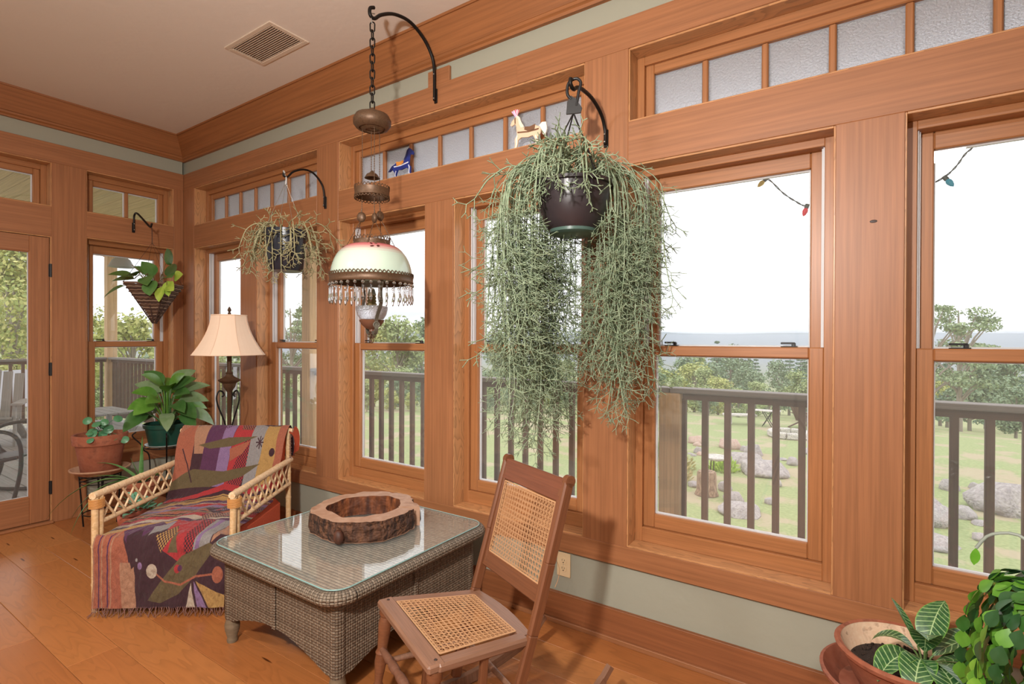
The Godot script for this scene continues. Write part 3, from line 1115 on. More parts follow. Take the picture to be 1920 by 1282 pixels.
	cut.normal_texture = bumps(71, 0.06, 256, 10.0, 2)
	cut.uv1_triplanar = true
	cut.uv1_scale = Vector3.ONE * 9.0
	b = mb()
	b.lathe([Vector2(0.0, 1.576), Vector2(0.05, 1.578), Vector2(0.079, 1.572), Vector2(0.08, 1.56), Vector2(0.072, 1.53), Vector2(0.058, 1.508), Vector2(0, 1.506)].map(func(p): return Vector2(p.x, p.y - yb)), 32)
	build(b, "oil_font", cut, o)
	b = mb()
	b.lathe([Vector2(0, 1.506), Vector2(0.062, 1.505), Vector2(0.06, 1.496), Vector2(0.048, 1.478), Vector2(0.03, 1.462), Vector2(0.012, 1.456), Vector2(0.014, 1.448), Vector2(0.008, 1.44), Vector2(0, 1.438)].map(func(p): return Vector2(p.x, p.y - yb)), 28)
	build(b, "font_holder", tri_mat(rgb(104, 68, 50), 0.35, null, 1.0), o)
	for s in [0.0, PI]:
		b = mb()
		var dir := Vector3(cos(-0.455 + s), 0, -sin(-0.455 + s))
		var q: Array = []
		for p in [Vector2(0.205, 1.735), Vector2(0.214, 1.7), Vector2(0.205, 1.665), Vector2(0.19, 1.64), Vector2(0.195, 1.61), Vector2(0.205, 1.585), Vector2(0.17, 1.555), Vector2(0.12, 1.52), Vector2(0.1, 1.49), Vector2(0.105, 1.46), Vector2(0.085, 1.437), Vector2(0.055, 1.432), Vector2(0.03, 1.445)]:
			q.append(dir * p.x * 0.82 + Vector3(0, p.y - yb, 0))
		q = curve(q, 3)
		for k in q.size() - 1: b.bar(q[k], q[k + 1] + (q[k + 1] - q[k]) * 0.15, 0.005, 0.017, 0.0, dir.cross(Vector3.UP))
		b.ring(dir * 0.085 + Vector3(0, 1.478 - yb, 0), 0.014, 0.004, 14, 6, Basis(dir, PI / 2) * Basis(dir.cross(Vector3.UP), PI / 2))
		build(b, "scroll_arm", mat(rgb(104, 98, 86), 0.5, null, Vector3.ONE, 0.5), o)
	b = mb()
	for k in 6:
		var a := TAU * k / 6.0
		b.ring(Vector3(cos(a) * 0.013, 1.425 - yb, sin(a) * 0.013), 0.009, 0.0025, 12, 5, Basis(Vector3(cos(a), 0, sin(a)), PI / 2))
	b.ring(Vector3(0, 1.402 - yb, 0), 0.014, 0.003, 14, 5, Basis(Vector3.RIGHT, PI / 2))
	b.tube([Vector3(0, 1.44 - yb, 0), Vector3(0, 1.386 - yb, 0)], 0.003, 6)
	build(b, "finial", M.bronze, o)


# ---- hanging plants -------------------------------------------------------------------------------------------

# a mistletoe-cactus shoot: thin jointed stems that fork again and again
func sprig(b: MB, p: Vector3, d: Vector3, ln: float, r: float, level: int) -> void:
	var e := p + d * ln
	b.tube([p, e], [r, r * 0.85], 3, false)
	if level <= 0: return
	var m := 2 if level > 1 or rng.randf() < 0.75 else 3
	var tw := rvec().cross(d).normalized()
	for k in m:
		var ax := tw.rotated(d, TAU * k / m)
		var nd := (d.rotated(ax, rnd(0.35, 0.95)) + Vector3.DOWN * rnd(-0.12, 0.16)).normalized()
		sprig(b, e, nd, ln * rnd(0.65, 1.0), r * 0.92, level - 1)


func strand(b: MB, pts: Array, r: float, every: float, ln: float, level: int, from := 0.25) -> void:
	var q := curve(pts, 4)
	b.tube(q, r, 4, false)
	var total := 0.0
	for i in q.size() - 1: total += (q[i] as Vector3).distance_to(q[i + 1])
	var next := total * from
	var run := 0.0
	for i in q.size() - 1:
		var a: Vector3 = q[i]
		var e: Vector3 = q[i + 1]
		var seg := a.distance_to(e)
		while next < run + seg:
			var p := a.lerp(e, (next - run) / seg)
			var d := (e - a).normalized()
			var out := (rvec().cross(d).normalized() * rnd(0.6, 1.0) + d * rnd(0.2, 0.8)).normalized()
			sprig(b, p, out, ln * rnd(0.7, 1.3), r * 0.9, level)
			next += every * rnd(0.6, 1.4)
		run += seg
	sprig(b, q[-1], ((q[-1] as Vector3) - q[-2]).normalized(), ln, r * 0.9, level + 1)


func hanging_plants() -> void:
	# trailing cactus in the large bowl
	var ctr := Vector3(4.124, 0, 0.335)
	var o := thing("hanging_cactus", "huge grey green trailing mistletoe cactus in a dark hanging bowl", "plant", Vector3(ctr.x, 1.84, ctr.z))
	var yb := 1.84
	var b := mb()
	b.lathe([Vector2(0, 1.856), Vector2(0.09, 1.856), Vector2(0.1, 1.862), Vector2(0.124, 1.9), Vector2(0.142, 1.95), Vector2(0.152, 2.01), Vector2(0.154, 2.036), Vector2(0.166, 2.038), Vector2(0.166, 2.052), Vector2(0.154, 2.054), Vector2(0.148, 2.03), Vector2(0, 2.025)].map(func(p): return Vector2(p.x, p.y - yb)), 40)
	build(b, "bowl", mat(rgb(48, 40, 43), 0.35), o)
	b = mb()
	b.lathe([Vector2(0, 1.842), Vector2(0.08, 1.842), Vector2(0.098, 1.85), Vector2(0.1, 1.864), Vector2(0.096, 1.864), Vector2(0.092, 1.852), Vector2(0, 1.85)].map(func(p): return Vector2(p.x, p.y - yb)), 36)
	build(b, "drip_saucer", mat(rgb(70, 92, 84), 0.3), o)
	b = mb()
	for k in 4:
		var a := 0.5 + TAU * k / 4.0
		b.tube([Vector3(0, 2.352 - yb, 0), Vector3(cos(a) * 0.155, 2.065 - yb, sin(a) * 0.155)], 0.0032, 5)
	build(b, "hanger_wires", M.black, o)
	# flat plastic hook: plate with a hole and an open loop over the bracket
	b = mb()
	var cam_turn := Basis(Vector3.UP, 0.35)
	var pl := PackedVector2Array([Vector2(-0.03, 0), Vector2(0.03, 0), Vector2(0.036, 0.02), Vector2(0.008, 0.062), Vector2(-0.01, 0.075), Vector2(-0.026, 0.05)])
	b.slab(pl, -0.004, 0.004, Transform3D(cam_turn, Vector3(0, 2.348 - yb, 0)))
	b.tube(curve([Vector3(0.012, 0.03, 0), Vector3(0.022, 0.09, 0), Vector3(0.03, 0.125, 0), Vector3(0.012, 0.145, 0), Vector3(-0.016, 0.135, 0), Vector3(-0.026, 0.11, 0), Vector3(-0.024, 0.08, 0), Vector3(-0.008, 0.06, 0)].map(func(p): return cam_turn * p + Vector3(0, 2.348 - yb, 0)), 4), 0.0065, 7)
	build(b, "hanger_hook", M.black, o)
	b = mb()
	var rt := Vector3(0.8293, 0, -0.5588)
	var fw := Vector3(0.5588, 0, 0.8293)
	for k in 150:
		var left := k < 92
		var side := -1.0 if left else 1.0
		var off := rng.randfn(-0.165, 0.085) if left else rng.randfn(0.19, 0.07)
		var dep := clampf(rng.randfn(0.0, 0.07), -0.15, 0.16)
		if off > -0.15 and off < 0.1: dep = -rnd(0.1, 0.2)
		var tx := rt * off + fw * dep
		var rim := Vector3(tx.x, 0, tx.z)
		rim = rim.normalized() * rnd(0.06, 0.145)
		var low := rnd(0.0, 1.0)
		low = 1.74 - pow(low, 0.8) * (0.8 - absf(off + 0.1) * 0.9 if left else 0.62 - absf(off - 0.19) * 0.9)
		var rise := rnd(0.02, 0.11)
		var pts: Array = [
			Vector3(rim.x, 2.05 - yb, rim.z),
			Vector3(lerpf(rim.x, tx.x, 0.45), 2.06 + rise - yb, lerpf(rim.z, tx.z, 0.45)),
			Vector3(tx.x * 1.03, 2.0 + rise * 0.4 - yb, tx.z * 1.03),
			Vector3(tx.x * 1.08, lerpf(1.98, low, 0.4) - yb, tx.z * 1.08) + rvec() * 0.012,
			Vector3(tx.x + rnd(-0.03, 0.03), lerpf(1.98, low, 0.75) - yb, tx.z + rnd(-0.03, 0.03)),
			Vector3(tx.x + rnd(-0.05, 0.05), low - yb, tx.z + rnd(-0.05, 0.05))]
		strand(b, pts, 0.0021, 0.05, 0.04, 3 if k % 2 else 2, 0.4)
	# stiffer shoots that stand up and arch out of the bowl
	for k in 40:
		var a := rnd(0, TAU)
		var d := Vector3(cos(a), 0, sin(a))
		var reach := rnd(0.1, 0.24)
		if d.z < 0: reach *= 0.75
		var p0 := d * rnd(0.02, 0.12)
		strand(b, [Vector3(p0.x, 2.05 - yb, p0.z), p0 + d * reach * 0.4 + Vector3(0, 2.13 + rnd(0, 0.07) - yb, 0), p0 + d * reach * 0.8 + Vector3(0, 2.14 + rnd(-0.03, 0.06) - yb, 0), p0 + d * reach + Vector3(0, 2.06 + rnd(-0.1, 0.06) - yb, 0)], 0.0032, 0.05, 0.034, 2, 0.3)
	# a few long outliers to either side
	for q in [[-0.3, 0.0, 1.93], [-0.38, 0.05, 2.02], [-0.33, 0.04, 1.5], [-0.36, 0.05, 1.42], [0.36, -0.06, 1.9], [0.4, -0.04, 1.97], [0.33, -0.02, 1.55], [-0.26, 0.02, 1.6], [0.32, 0.03, 1.72], [0.34, 0.0, 1.3]]:
		var t: Vector3 = rt * q[0] + fw * q[1]
		strand(b, [t * 0.3 + Vector3(0, 2.06 - yb, 0), t * 0.65 + Vector3(0, 2.12 - yb, 0), t * 0.9 + Vector3(0, lerpf(2.1, q[2], 0.4) - yb, 0), t + Vector3(0, q[2] - yb, 0)], 0.0033, 0.09, 0.05, 2, 0.5)
	var fo := build(b, "trailing_stems", cactus_mat(rgb(156, 167, 147)), o)
	fo.set_meta("kind", "stuff")

	# small cactus in a black nursery pot
	yb = 1.836
	o = thing("potted_cactus", "small sparse mistletoe cactus in a black hanging nursery pot", "plant", Vector3(2.042, yb, 0.303))
	b = mb()
	b.lathe([Vector2(0, 0.004), Vector2(0.098, 0.004), Vector2(0.106, 0.012), Vector2(0.122, 0.2), Vector2(0.122, 0.214), Vector2(0.131, 0.216), Vector2(0.134, 0.262), Vector2(0.128, 0.264), Vector2(0.124, 0.24), Vector2(0, 0.24)], 40)
	build(b, "pot", mat(rgb(38, 40, 50), 0.32), o)
	b = mb()
	for k in 4:
		var a := 0.2 + TAU * k / 4.0
		b.tube([Vector3(0.0, 0.575, 0), Vector3(cos(a) * 0.131, 0.25, sin(a) * 0.131)], 0.0016, 4)
	build(b, "hanger_wires", M.chrome, o)
	b = mb()
	b.tube(curve([Vector3(0, 0.56, 0), Vector3(0.006, 0.6, 0), Vector3(-0.012, 0.625, 0.0), Vector3(-0.004, 0.645, 0.012), Vector3(0.012, 0.63, 0.016)], 4), 0.0055, 6)
	build(b, "hanger_hook", mat(rgb(190, 190, 188), 0.4), o)
	b = mb()
	for k in 24:
		var a := rnd(0, TAU)
		var d := Vector3(cos(a), 0, sin(a))
		if d.z < -0.3 and k % 2: d.z = absf(d.z)
		var reach := rnd(0.08, 0.2)
		var p0 := d * rnd(0.02, 0.1)
		if d.dot(fw) > 0.55 and k % 3: continue
		strand(b, [p0 + Vector3(0, 0.24, 0), p0 + d * reach * 0.4 + Vector3(0, 0.27 + rnd(0.0, 0.05), 0), p0 + d * reach * 0.8 + Vector3(0, 0.25 + rnd(-0.04, 0.03), 0), p0 + d * reach + Vector3(0, rnd(0.05, 0.24), 0)], 0.0036, 0.055, 0.036, 2, 0.3)
	for q in [[0.3, 0.02, 0.24], [0.2, 0.1, 0.14], [-0.24, 0.02, 0.1], [0.24, 0.05, 0.06]]:
		var t: Vector3 = rt * q[0] + fw * q[1]
		strand(b, [t * 0.3 + Vector3(0, 0.24, 0), t * 0.7 + Vector3(0, 0.31, 0), t + Vector3(0, q[2], 0)], 0.0034, 0.07, 0.04, 2, 0.5)
	for a in [0.75, 1.1, 1.4, 0.4]:
		var d := Vector3(cos(a), 0, sin(a))
		strand(b, [d * 0.08 + Vector3(0, 0.24, 0), d * 0.15 + Vector3(0, 0.27, 0), d * 0.15 + Vector3(0, 0.12, 0), d * 0.14 + Vector3(0, rnd(-0.02, 0.08), 0)], 0.0034, 0.05, 0.03, 2, 0.35)
	fo = build(b, "trailing_stems", cactus_mat(rgb(184, 172, 142)), o)
	fo.set_meta("kind", "stuff")

	# wicker cone basket with a leafy plant
	o = thing("wicker_basket", "dark woven wicker cone basket hanging by thin wires", "basket", Vector3(0.35, 1.558, 0.375), 0.75)
	b = mb(true)
	for k in 22:
		var f := k / 21.0
		var s := lerpf(0.012, 0.152, f)
		var y := 0.0 + 0.285 * f
		b.col = lin([rgb(92, 62, 46), rgb(124, 92, 74), rgb(78, 52, 40), rgb(140, 112, 92)][k % 4])
		var pts: Array = []
		for e in [[-1, -1], [1, -1], [1, 1], [-1, 1], [-1, -1]]: pts.append(Vector3(e[0] * s, y, e[1] * s))
		var wob: Array = []
		for e in 4:
			for m in 10:
				var g := m / 10.0
				var p: Vector3 = (pts[e] as Vector3).lerp(pts[e + 1], g)
				var on := (p - Vector3(0, y, 0)).normalized()
				wob.append(p + on * 0.005 * (1.0 if (m + k) % 2 == 0 else -1.0) + Vector3(0, rnd(-0.001, 0.001), 0))
		wob.append(wob[0])
		b.tube(wob, 0.0072, 5, false)
	build(b, "woven_body", vmat(0.75), o)
	b = mb()
	for e in [[-1, -1], [1, -1], [1, 1], [-1, 1], [0, 1], [1, 0], [0, -1], [-1, 0]]:
		b.tube([Vector3(e[0] * 0.01, -0.03, e[1] * 0.01), Vector3(e[0] * 0.152, 0.295, e[1] * 0.152)], 0.005, 5)
	build(b, "stakes", mat(rgb(70, 46, 36), 0.8), o)
	b = mb()
	b.bx(Vector3(-0.14, 0.262, -0.14), Vector3(0.14, 0.268, 0.14))
	build(b, "soil", M.soil, o)
	b = mb()
	var top := Vector3(-0.01, 0.62, 0.015)
	for e in [[-1, -1], [1, -1], [1, 1], [-1, 1]]: b.tube([top, Vector3(e[0] * 0.15, 0.29, e[1] * 0.15)], 0.0014, 4)
	b.tube(curve([top, top + Vector3(0, 0.07, 0), top + Vector3(-0.012, 0.13, -0.02), top + Vector3(0, 0.155, 0.01), top + Vector3(0.0, 0.13, 0.03)], 4), 0.003, 5)
	build(b, "hanger_wires", mat(rgb(70, 48, 40), 0.6), o)
	var pm := leaf_mat(rgb(92, 128, 70), 0.35)
	var lm := leaf_mat(rgb(176, 196, 84), 0.4)
	var hang := thing("trailing_plant", "broad leaved green trailing plant growing from the wicker basket", "plant", Vector3(0.35, 1.828, 0.375), 0.35)
	var spots := [[-0.17, 0.06, 0.03, -0.9, 0.1], [-0.2, 0.0, 0.09, -1.0, -0.5], [-0.1, 0.07, 0.1, -0.5, 0.2], [-0.03, 0.07, 0.14, 0.3, 0.1], [0.05, 0.06, 0.13, 0.7, -0.2], [0.13, 0.03, 0.15, 0.5, -0.9], [0.16, 0.06, 0.05, 1.0, 0.2], [0.02, 0.08, 0.02, -0.2, 0.9], [0.12, 0.08, -0.05, 0.5, 0.6], [-0.08, 0.08, -0.06, -0.4, 0.6], [-0.14, 0.05, -0.12, -0.6, 0.0], [0.19, 0.16, 0.02, 0.3, 0.9]]
	b = mb()
	for q in spots: b.tube(curve([Vector3(q[0] * 0.3, 0.0, q[2] * 0.3), Vector3(q[0] * 0.7, q[1] + 0.03, q[2] * 0.7), Vector3(q[0], q[1], q[2])], 4), 0.003, 5)
	b.tube(curve([Vector3(-0.08, 0.06, 0.1), Vector3(-0.02, 0.1, 0.11), Vector3(-0.08, 0.16, 0.13)], 4), 0.003, 5)
	b.tube(curve([Vector3(0.1, 0.03, 0.05), Vector3(0.2, 0.06, 0.08), Vector3(0.23, 0.0, 0.1), Vector3(0.25, -0.1, 0.1)], 4), 0.0025, 5)
	build(b, "stems", mat(rgb(120, 100, 60), 0.6), hang)
	for q in spots:
		b = mb()
		b.leaf(Vector3(q[0], q[1], q[2]), Vector3(q[3], q[4], 0.5), Vector3(0, 0.8, 0.5), rnd(0.14, 0.19), rnd(0.1, 0.13), 0.6, 0.15, 0.42, 6)
		build(b, "leaf", pm, hang)
	for q in [[0.22, 0.03, 0.08, 0.4, -0.9], [0.24, 0.0, 0.1, 0.9, -0.4], [0.2, -0.02, 0.12, 0.1, -1.0], [0.26, 0.05, 0.06, 0.9, 0.3]]:
		b = mb()
		b.leaf(Vector3(q[0], q[1], q[2]), Vector3(q[3], q[4], 0.3), Vector3(0.2, 0.3, 1), rnd(0.1, 0.14), rnd(0.06, 0.09), 0.3, 0.25, 0.4, 6)
		build(b, "leaf", lm, hang)


func cactus_mat(c: Color) -> StandardMaterial3D:
	var m := tri_mat(c, 0.5, mottled(81, 0.03, [rgb(150, 170, 160), rgb(255, 255, 240), rgb(190, 205, 180), rgb(255, 255, 255)], 128), 5.0)
	return m


func leaf_mat(c: Color, rough := 0.4) -> StandardMaterial3D:
	var m := tri_mat(c, rough, mottled(83, 0.02, [rgb(190, 215, 170), rgb(255, 255, 255), rgb(225, 240, 200)], 128), 4.0)
	m.backlight_enabled = true
	m.backlight = Color(c.r * 0.5, c.g * 0.6, c.b * 0.3)
	return m


# ---- rattan armchair and its throw ----------------------------------------------------------------------------

func pole(b: MB, a: Vector3, e: Vector3, r: float, joints := 0.16) -> void:
	# bamboo: slightly swollen rings at the joints
	var ln := a.distance_to(e)
	var pts: Array = []
	var rad: Array = []
	var m := maxi(int(ln / joints), 1)
	var ph := rnd(0.2, 0.8)
	pts.append(a); rad.append(r)
	for k in m:
		var f := (k + ph) / m
		if f * ln < 0.02 or (1 - f) * ln < 0.02: continue
		for q in [[-0.009, 1.0], [-0.003, 1.13], [0.002, 1.16], [0.004, 0.97], [0.01, 1.0]]:
			pts.append(a.lerp(e, f + q[0] / ln)); rad.append(r * q[1])
	pts.append(e); rad.append(r)
	b.tube(pts, rad, 10)


func binding(b: MB, a: Vector3, e: Vector3, r: float, turns: int) -> void:
	var ax := (e - a).normalized()
	var x := ax.cross(Vector3.RIGHT if absf(ax.x) < 0.9 else Vector3.UP).normalized()
	var pts: Array = []
	for k in turns * 10 + 1:
		pts.append(a.lerp(e, k / (turns * 10.0)) + x.rotated(ax, TAU * k / 10.0) * r)
	b.tube(pts, 0.0034, 5)


func armchair() -> void:
	var o := thing("rattan_armchair", "rattan armchair with lattice arms and bound bamboo poles", "armchair", Vector3(2.145, 0, 1.06), deg_to_rad(35.6))
	var cane := tri_mat(rgb(222, 194, 156), 0.4, mottled(91, 0.02, [rgb(200, 180, 150), rgb(255, 250, 240), rgb(235, 215, 190), rgb(255, 245, 230)]), 4.0)
	var pale := tri_mat(rgb(228, 206, 176), 0.45, mottled(91, 0.02, []), 5.0)
	var hw := 0.352
	var b: MB
	for s in [-1.0, 1.0]:
		for z in [-0.012, -0.048]:
			b = mb()
			pole(b, Vector3(s * (hw - (0.006 if z > -0.03 else 0.0)), 0.0, z), Vector3(s * hw, 0.585 if z > -0.03 else 0.59, z - 0.006), 0.0165)
			build(b, "leg", cane, o)
		b = mb()
		pole(b, Vector3(s * hw, 0.0, -0.74), Vector3(s * (hw - 0.02), 0.815, -0.785), 0.0165)
		build(b, "back_post", cane, o)
		b = mb()
		pole(b, Vector3(s * hw, 0.598, -0.0), Vector3(s * hw, 0.608, -0.775), 0.0185, 0.2)
		build(b, "arm_rail", pale, o)
		b = mb()
		pole(b, Vector3(s * hw, 0.447, -0.05), Vector3(s * hw, 0.455, -0.755), 0.0125, 0.2)
		build(b, "arm_lower_rail", pale, o)
		for k in 9:
			var z0 := -0.075 - k * 0.08
			for dz in [-0.115, 0.115]:
				var za := z0
				var zb: float = z0 + dz
				var t := 1.0
				if zb > -0.06: t = (-0.06 - za) / (zb - za)
				if zb < -0.745: t = (-0.745 - za) / (zb - za)
				if t < 0.12: continue
				b = mb()
				var ox := 0.006 * (1.0 if dz > 0 else -1.0)
				b.tube([Vector3(s * hw + ox, 0.453, za), Vector3(s * hw + ox, 0.453 + 0.143 * t, za + dz * t)], 0.0062, 6)
				build(b, "lattice_cane", pale, o)
		b = mb()
		binding(b, Vector3(s * hw, 0.53, -0.03), Vector3(s * hw, 0.578, -0.03), 0.033, 7)
		build(b, "binding", mat(rgb(198, 140, 78), 0.5), o)
		b = mb()
		binding(b, Vector3(s * (hw - 0.02), 0.045, -0.03), Vector3(s * (hw - 0.02), 0.062, -0.03), 0.036, 3)
		build(b, "binding", mat(rgb(208, 160, 104), 0.5), o)
		b = mb()
		pole(b, Vector3(s * hw, 0.19, -0.05), Vector3(s * hw, 0.19, -0.75), 0.014)
		build(b, "seat_rail", cane, o)
	for q in [[0.19, -0.03], [0.19, -0.74], [0.43, -0.752]]:
		b = mb()
		pole(b, Vector3(-hw, q[0], q[1]), Vector3(hw, q[0], q[1]), 0.014)
		build(b, "seat_rail", cane, o)
	b = mb()
	pole(b, Vector3(-hw - 0.012, 0.797, -0.783), Vector3(hw + 0.012, 0.797, -0.783), 0.016, 0.2)
	build(b, "back_rail", pale, o)
	var cloth := tri_mat(rgb(206, 92, 58), 0.95, mottled(93, 0.08, [rgb(190, 160, 150), rgb(255, 255, 255), rgb(225, 200, 190)]), 6.0, bumps(94, 0.12), 0.6)
	b = mb()
	b.box(Vector3(0, 0.29, -0.37), Vector3(0.66, 0.19, 0.64), 0.03)
	build(b, "seat_cushion", cloth, o)
	b = mb()
	b.box(Vector3(0, 0.59, -0.735), Vector3(0.64, 0.38, 0.07), 0.03, Basis(Vector3.RIGHT, -0.16))
	build(b, "back_cushion", cloth, o)

	# patterned throw over back, seat and front
	var th := thing("woven_throw", "colourful patterned woven throw with fringe draped over the rattan armchair", "blanket", Vector3(2.145, 0, 1.06), deg_to_rad(35.6))
	var wm := mat(Color.WHITE, 0.95, tex(throw_pattern()))
	wm.normal_enabled = true
	wm.normal_texture = bumps(95, 0.1, 256, 5.0)
	wm.normal_scale = 0.4
	wm.rim_enabled = true
	wm.rim = 0.2
	var prof: Array = curve([Vector3(0, 0.62, -0.83), Vector3(0, 0.75, -0.825), Vector3(0, 0.822, -0.8), Vector3(0, 0.822, -0.765), Vector3(0, 0.76, -0.71), Vector3(0, 0.6, -0.655), Vector3(0, 0.475, -0.605), Vector3(0, 0.418, -0.56), Vector3(0, 0.402, -0.48), Vector3(0, 0.406, -0.3), Vector3(0, 0.402, -0.12), Vector3(0, 0.392, -0.02), Vector3(0, 0.365, 0.012), Vector3(0, 0.3, 0.02), Vector3(0, 0.16, 0.026), Vector3(0, 0.04, 0.03)], 4)
	var lens: Array = [0.0]
	for i in prof.size() - 1: lens.append(lens[-1] + (prof[i] as Vector3).distance_to(prof[i + 1]))
	var fold := noise(1.0, 97, 3)
	var cols := 40
	b = mb()
	b.uo = Vector2.ZERO
	for i in prof.size():
		var f: float = lens[i] / lens[-1]
		var d: Vector3 = (prof[mini(i + 1, prof.size() - 1)] - prof[maxi(i - 1, 0)]).normalized()
		var nn := Vector3(0, -d.z, d.y) * -1.0
		nn = Vector3.RIGHT.cross(d) * -1.0
		if i > 12 and nn.y < 0 and nn.z < 0: nn = -nn
		for k in cols + 1:
			var g := float(k) / cols
			var half := 0.33 if f > 0.3 else lerpf(0.355, 0.335, f / 0.3)
			var amp := 0.014 if f > 0.4 else 0.006
			if f > 0.82: amp = 0.012
			var p: Vector3 = prof[i]
			p.x = (g * 2.0 - 1.0) * half
			var side := absf(g * 2.0 - 1.0)
			if f > 0.34 and f < 0.78: p.y -= 0.02 * pow(side, 6.0)
			p += nn * (amp * (fold.get_noise_2d(p.x * 9.0 + f * 3.0, f * 9.0) + 0.5))
			b.vert(p, nn, Vector2(g, f))
	var row := cols + 1
	for i in prof.size():
		for k in row:
			var dx := b.v[i * row + mini(k + 1, cols)] - b.v[i * row + maxi(k - 1, 0)]
			var dy := b.v[mini(i + 1, prof.size() - 1) * row + k] - b.v[maxi(i - 1, 0) * row + k]
			var nn := dy.cross(dx).normalized()
			b.n[i * row + k] = nn
	for i in prof.size() - 1:
		for k in cols:
			var a := i * row + k
			b.tri(a, a + 1, a + row + 1)
			b.tri(a, a + row + 1, a + row)
	build(b, "cloth", wm, th)
	b = mb()
	for k in 74:
		var x := -0.33 + 0.66 * (k + rnd(-0.3, 0.3)) / 73.0
		var q := Vector3(x, 0.045, 0.034)
		b.tube([q, q + Vector3(rnd(-0.012, 0.012), -0.02, rnd(0, 0.008)), q + Vector3(rnd(-0.02, 0.02), -0.041, rnd(0.002, 0.03))], [0.0022, 0.002, 0.0012], 4)
	for k in 34:
		var q := Vector3(0.357, 0.815 - k * 0.006, -0.79 + minf(k * 0.006, 0.05))
		b.tube([q, q + Vector3(rnd(0.006, 0.018), rnd(-0.01, 0.0), 0)], 0.0016, 4)
	var fr := build(b, "fringe", mat(rgb(120, 84, 76), 0.95), th)
	fr.set_meta("kind", "stuff")
	# end of the throw that hangs over the chair's back corner
	b = mb()
	var fl: Array = []
	for i in 9:
		var f := i / 8.0
		for k in 7:
			var g := k / 6.0
			b.vert(Vector3(0.352 + 0.035 * sin(f * 2.2) + 0.008 * sin(g * 7.0), 0.818 - 0.15 * f * f - 0.03 * g, -0.84 + 0.1 * g), Vector3(1, 0.2, 0).normalized(), Vector2(0.85 + 0.12 * g, 0.02 + 0.06 * f))
	for i in 8:
		for k in 6:
			b.tri(i * 7 + k, i * 7 + k + 1, i * 7 + k + 8)
			b.tri(i * 7 + k, i * 7 + k + 8, i * 7 + k + 7)
	b.uo = Vector2.ZERO
	build(b, "hanging_corner", cloth, th)


func fill_poly(im: Image, pts: Array, c: Color, c2 := Color(0, 0, 0, 0), cell := 7) -> void:
	var y0 := 1e9
	var y1 := -1e9
	for p in pts:
		y0 = minf(y0, p.y); y1 = maxf(y1, p.y)
	for y in range(maxi(int(y0), 0), mini(int(y1) + 1, im.get_height())):
		var xs: Array = []
		for i in pts.size():
			var a: Vector2 = pts[i]
			var e: Vector2 = pts[(i + 1) % pts.size()]
			if (a.y <= y) != (e.y <= y): xs.append(a.x + (y - a.y) / (e.y - a.y) * (e.x - a.x))
		xs.sort()
		for i in range(0, xs.size() - 1, 2):
			var l := maxi(int(xs[i]), 0)
			var r := mini(int(xs[i + 1]), im.get_width())
			if c2.a == 0.0:
				if r > l: im.fill_rect(Rect2i(l, y, r - l, 1), c)
			else:
				for x in range(l, r): im.set_pixel(x, y, c if (x / cell + y / cell) % 2 == 0 else c2)


func disc(im: Image, x: float, y: float, r: float, c: Color) -> void:
	var pts: Array = []
	for k in 20: pts.append(Vector2(x + cos(TAU * k / 20) * r, y + sin(TAU * k / 20) * r))
	fill_poly(im, pts, c)


func stripe(im: Image, pts: Array, w: float, c: Color) -> void:
	for i in pts.size() - 1:
		var a: Vector2 = pts[i]
		var e: Vector2 = pts[i + 1]
		var o := (e - a).orthogonal().normalized() * w * 0.5
		fill_poly(im, [a - o, e - o, e + o, a + o], c)
		disc(im, e.x, e.y, w * 0.5, c)


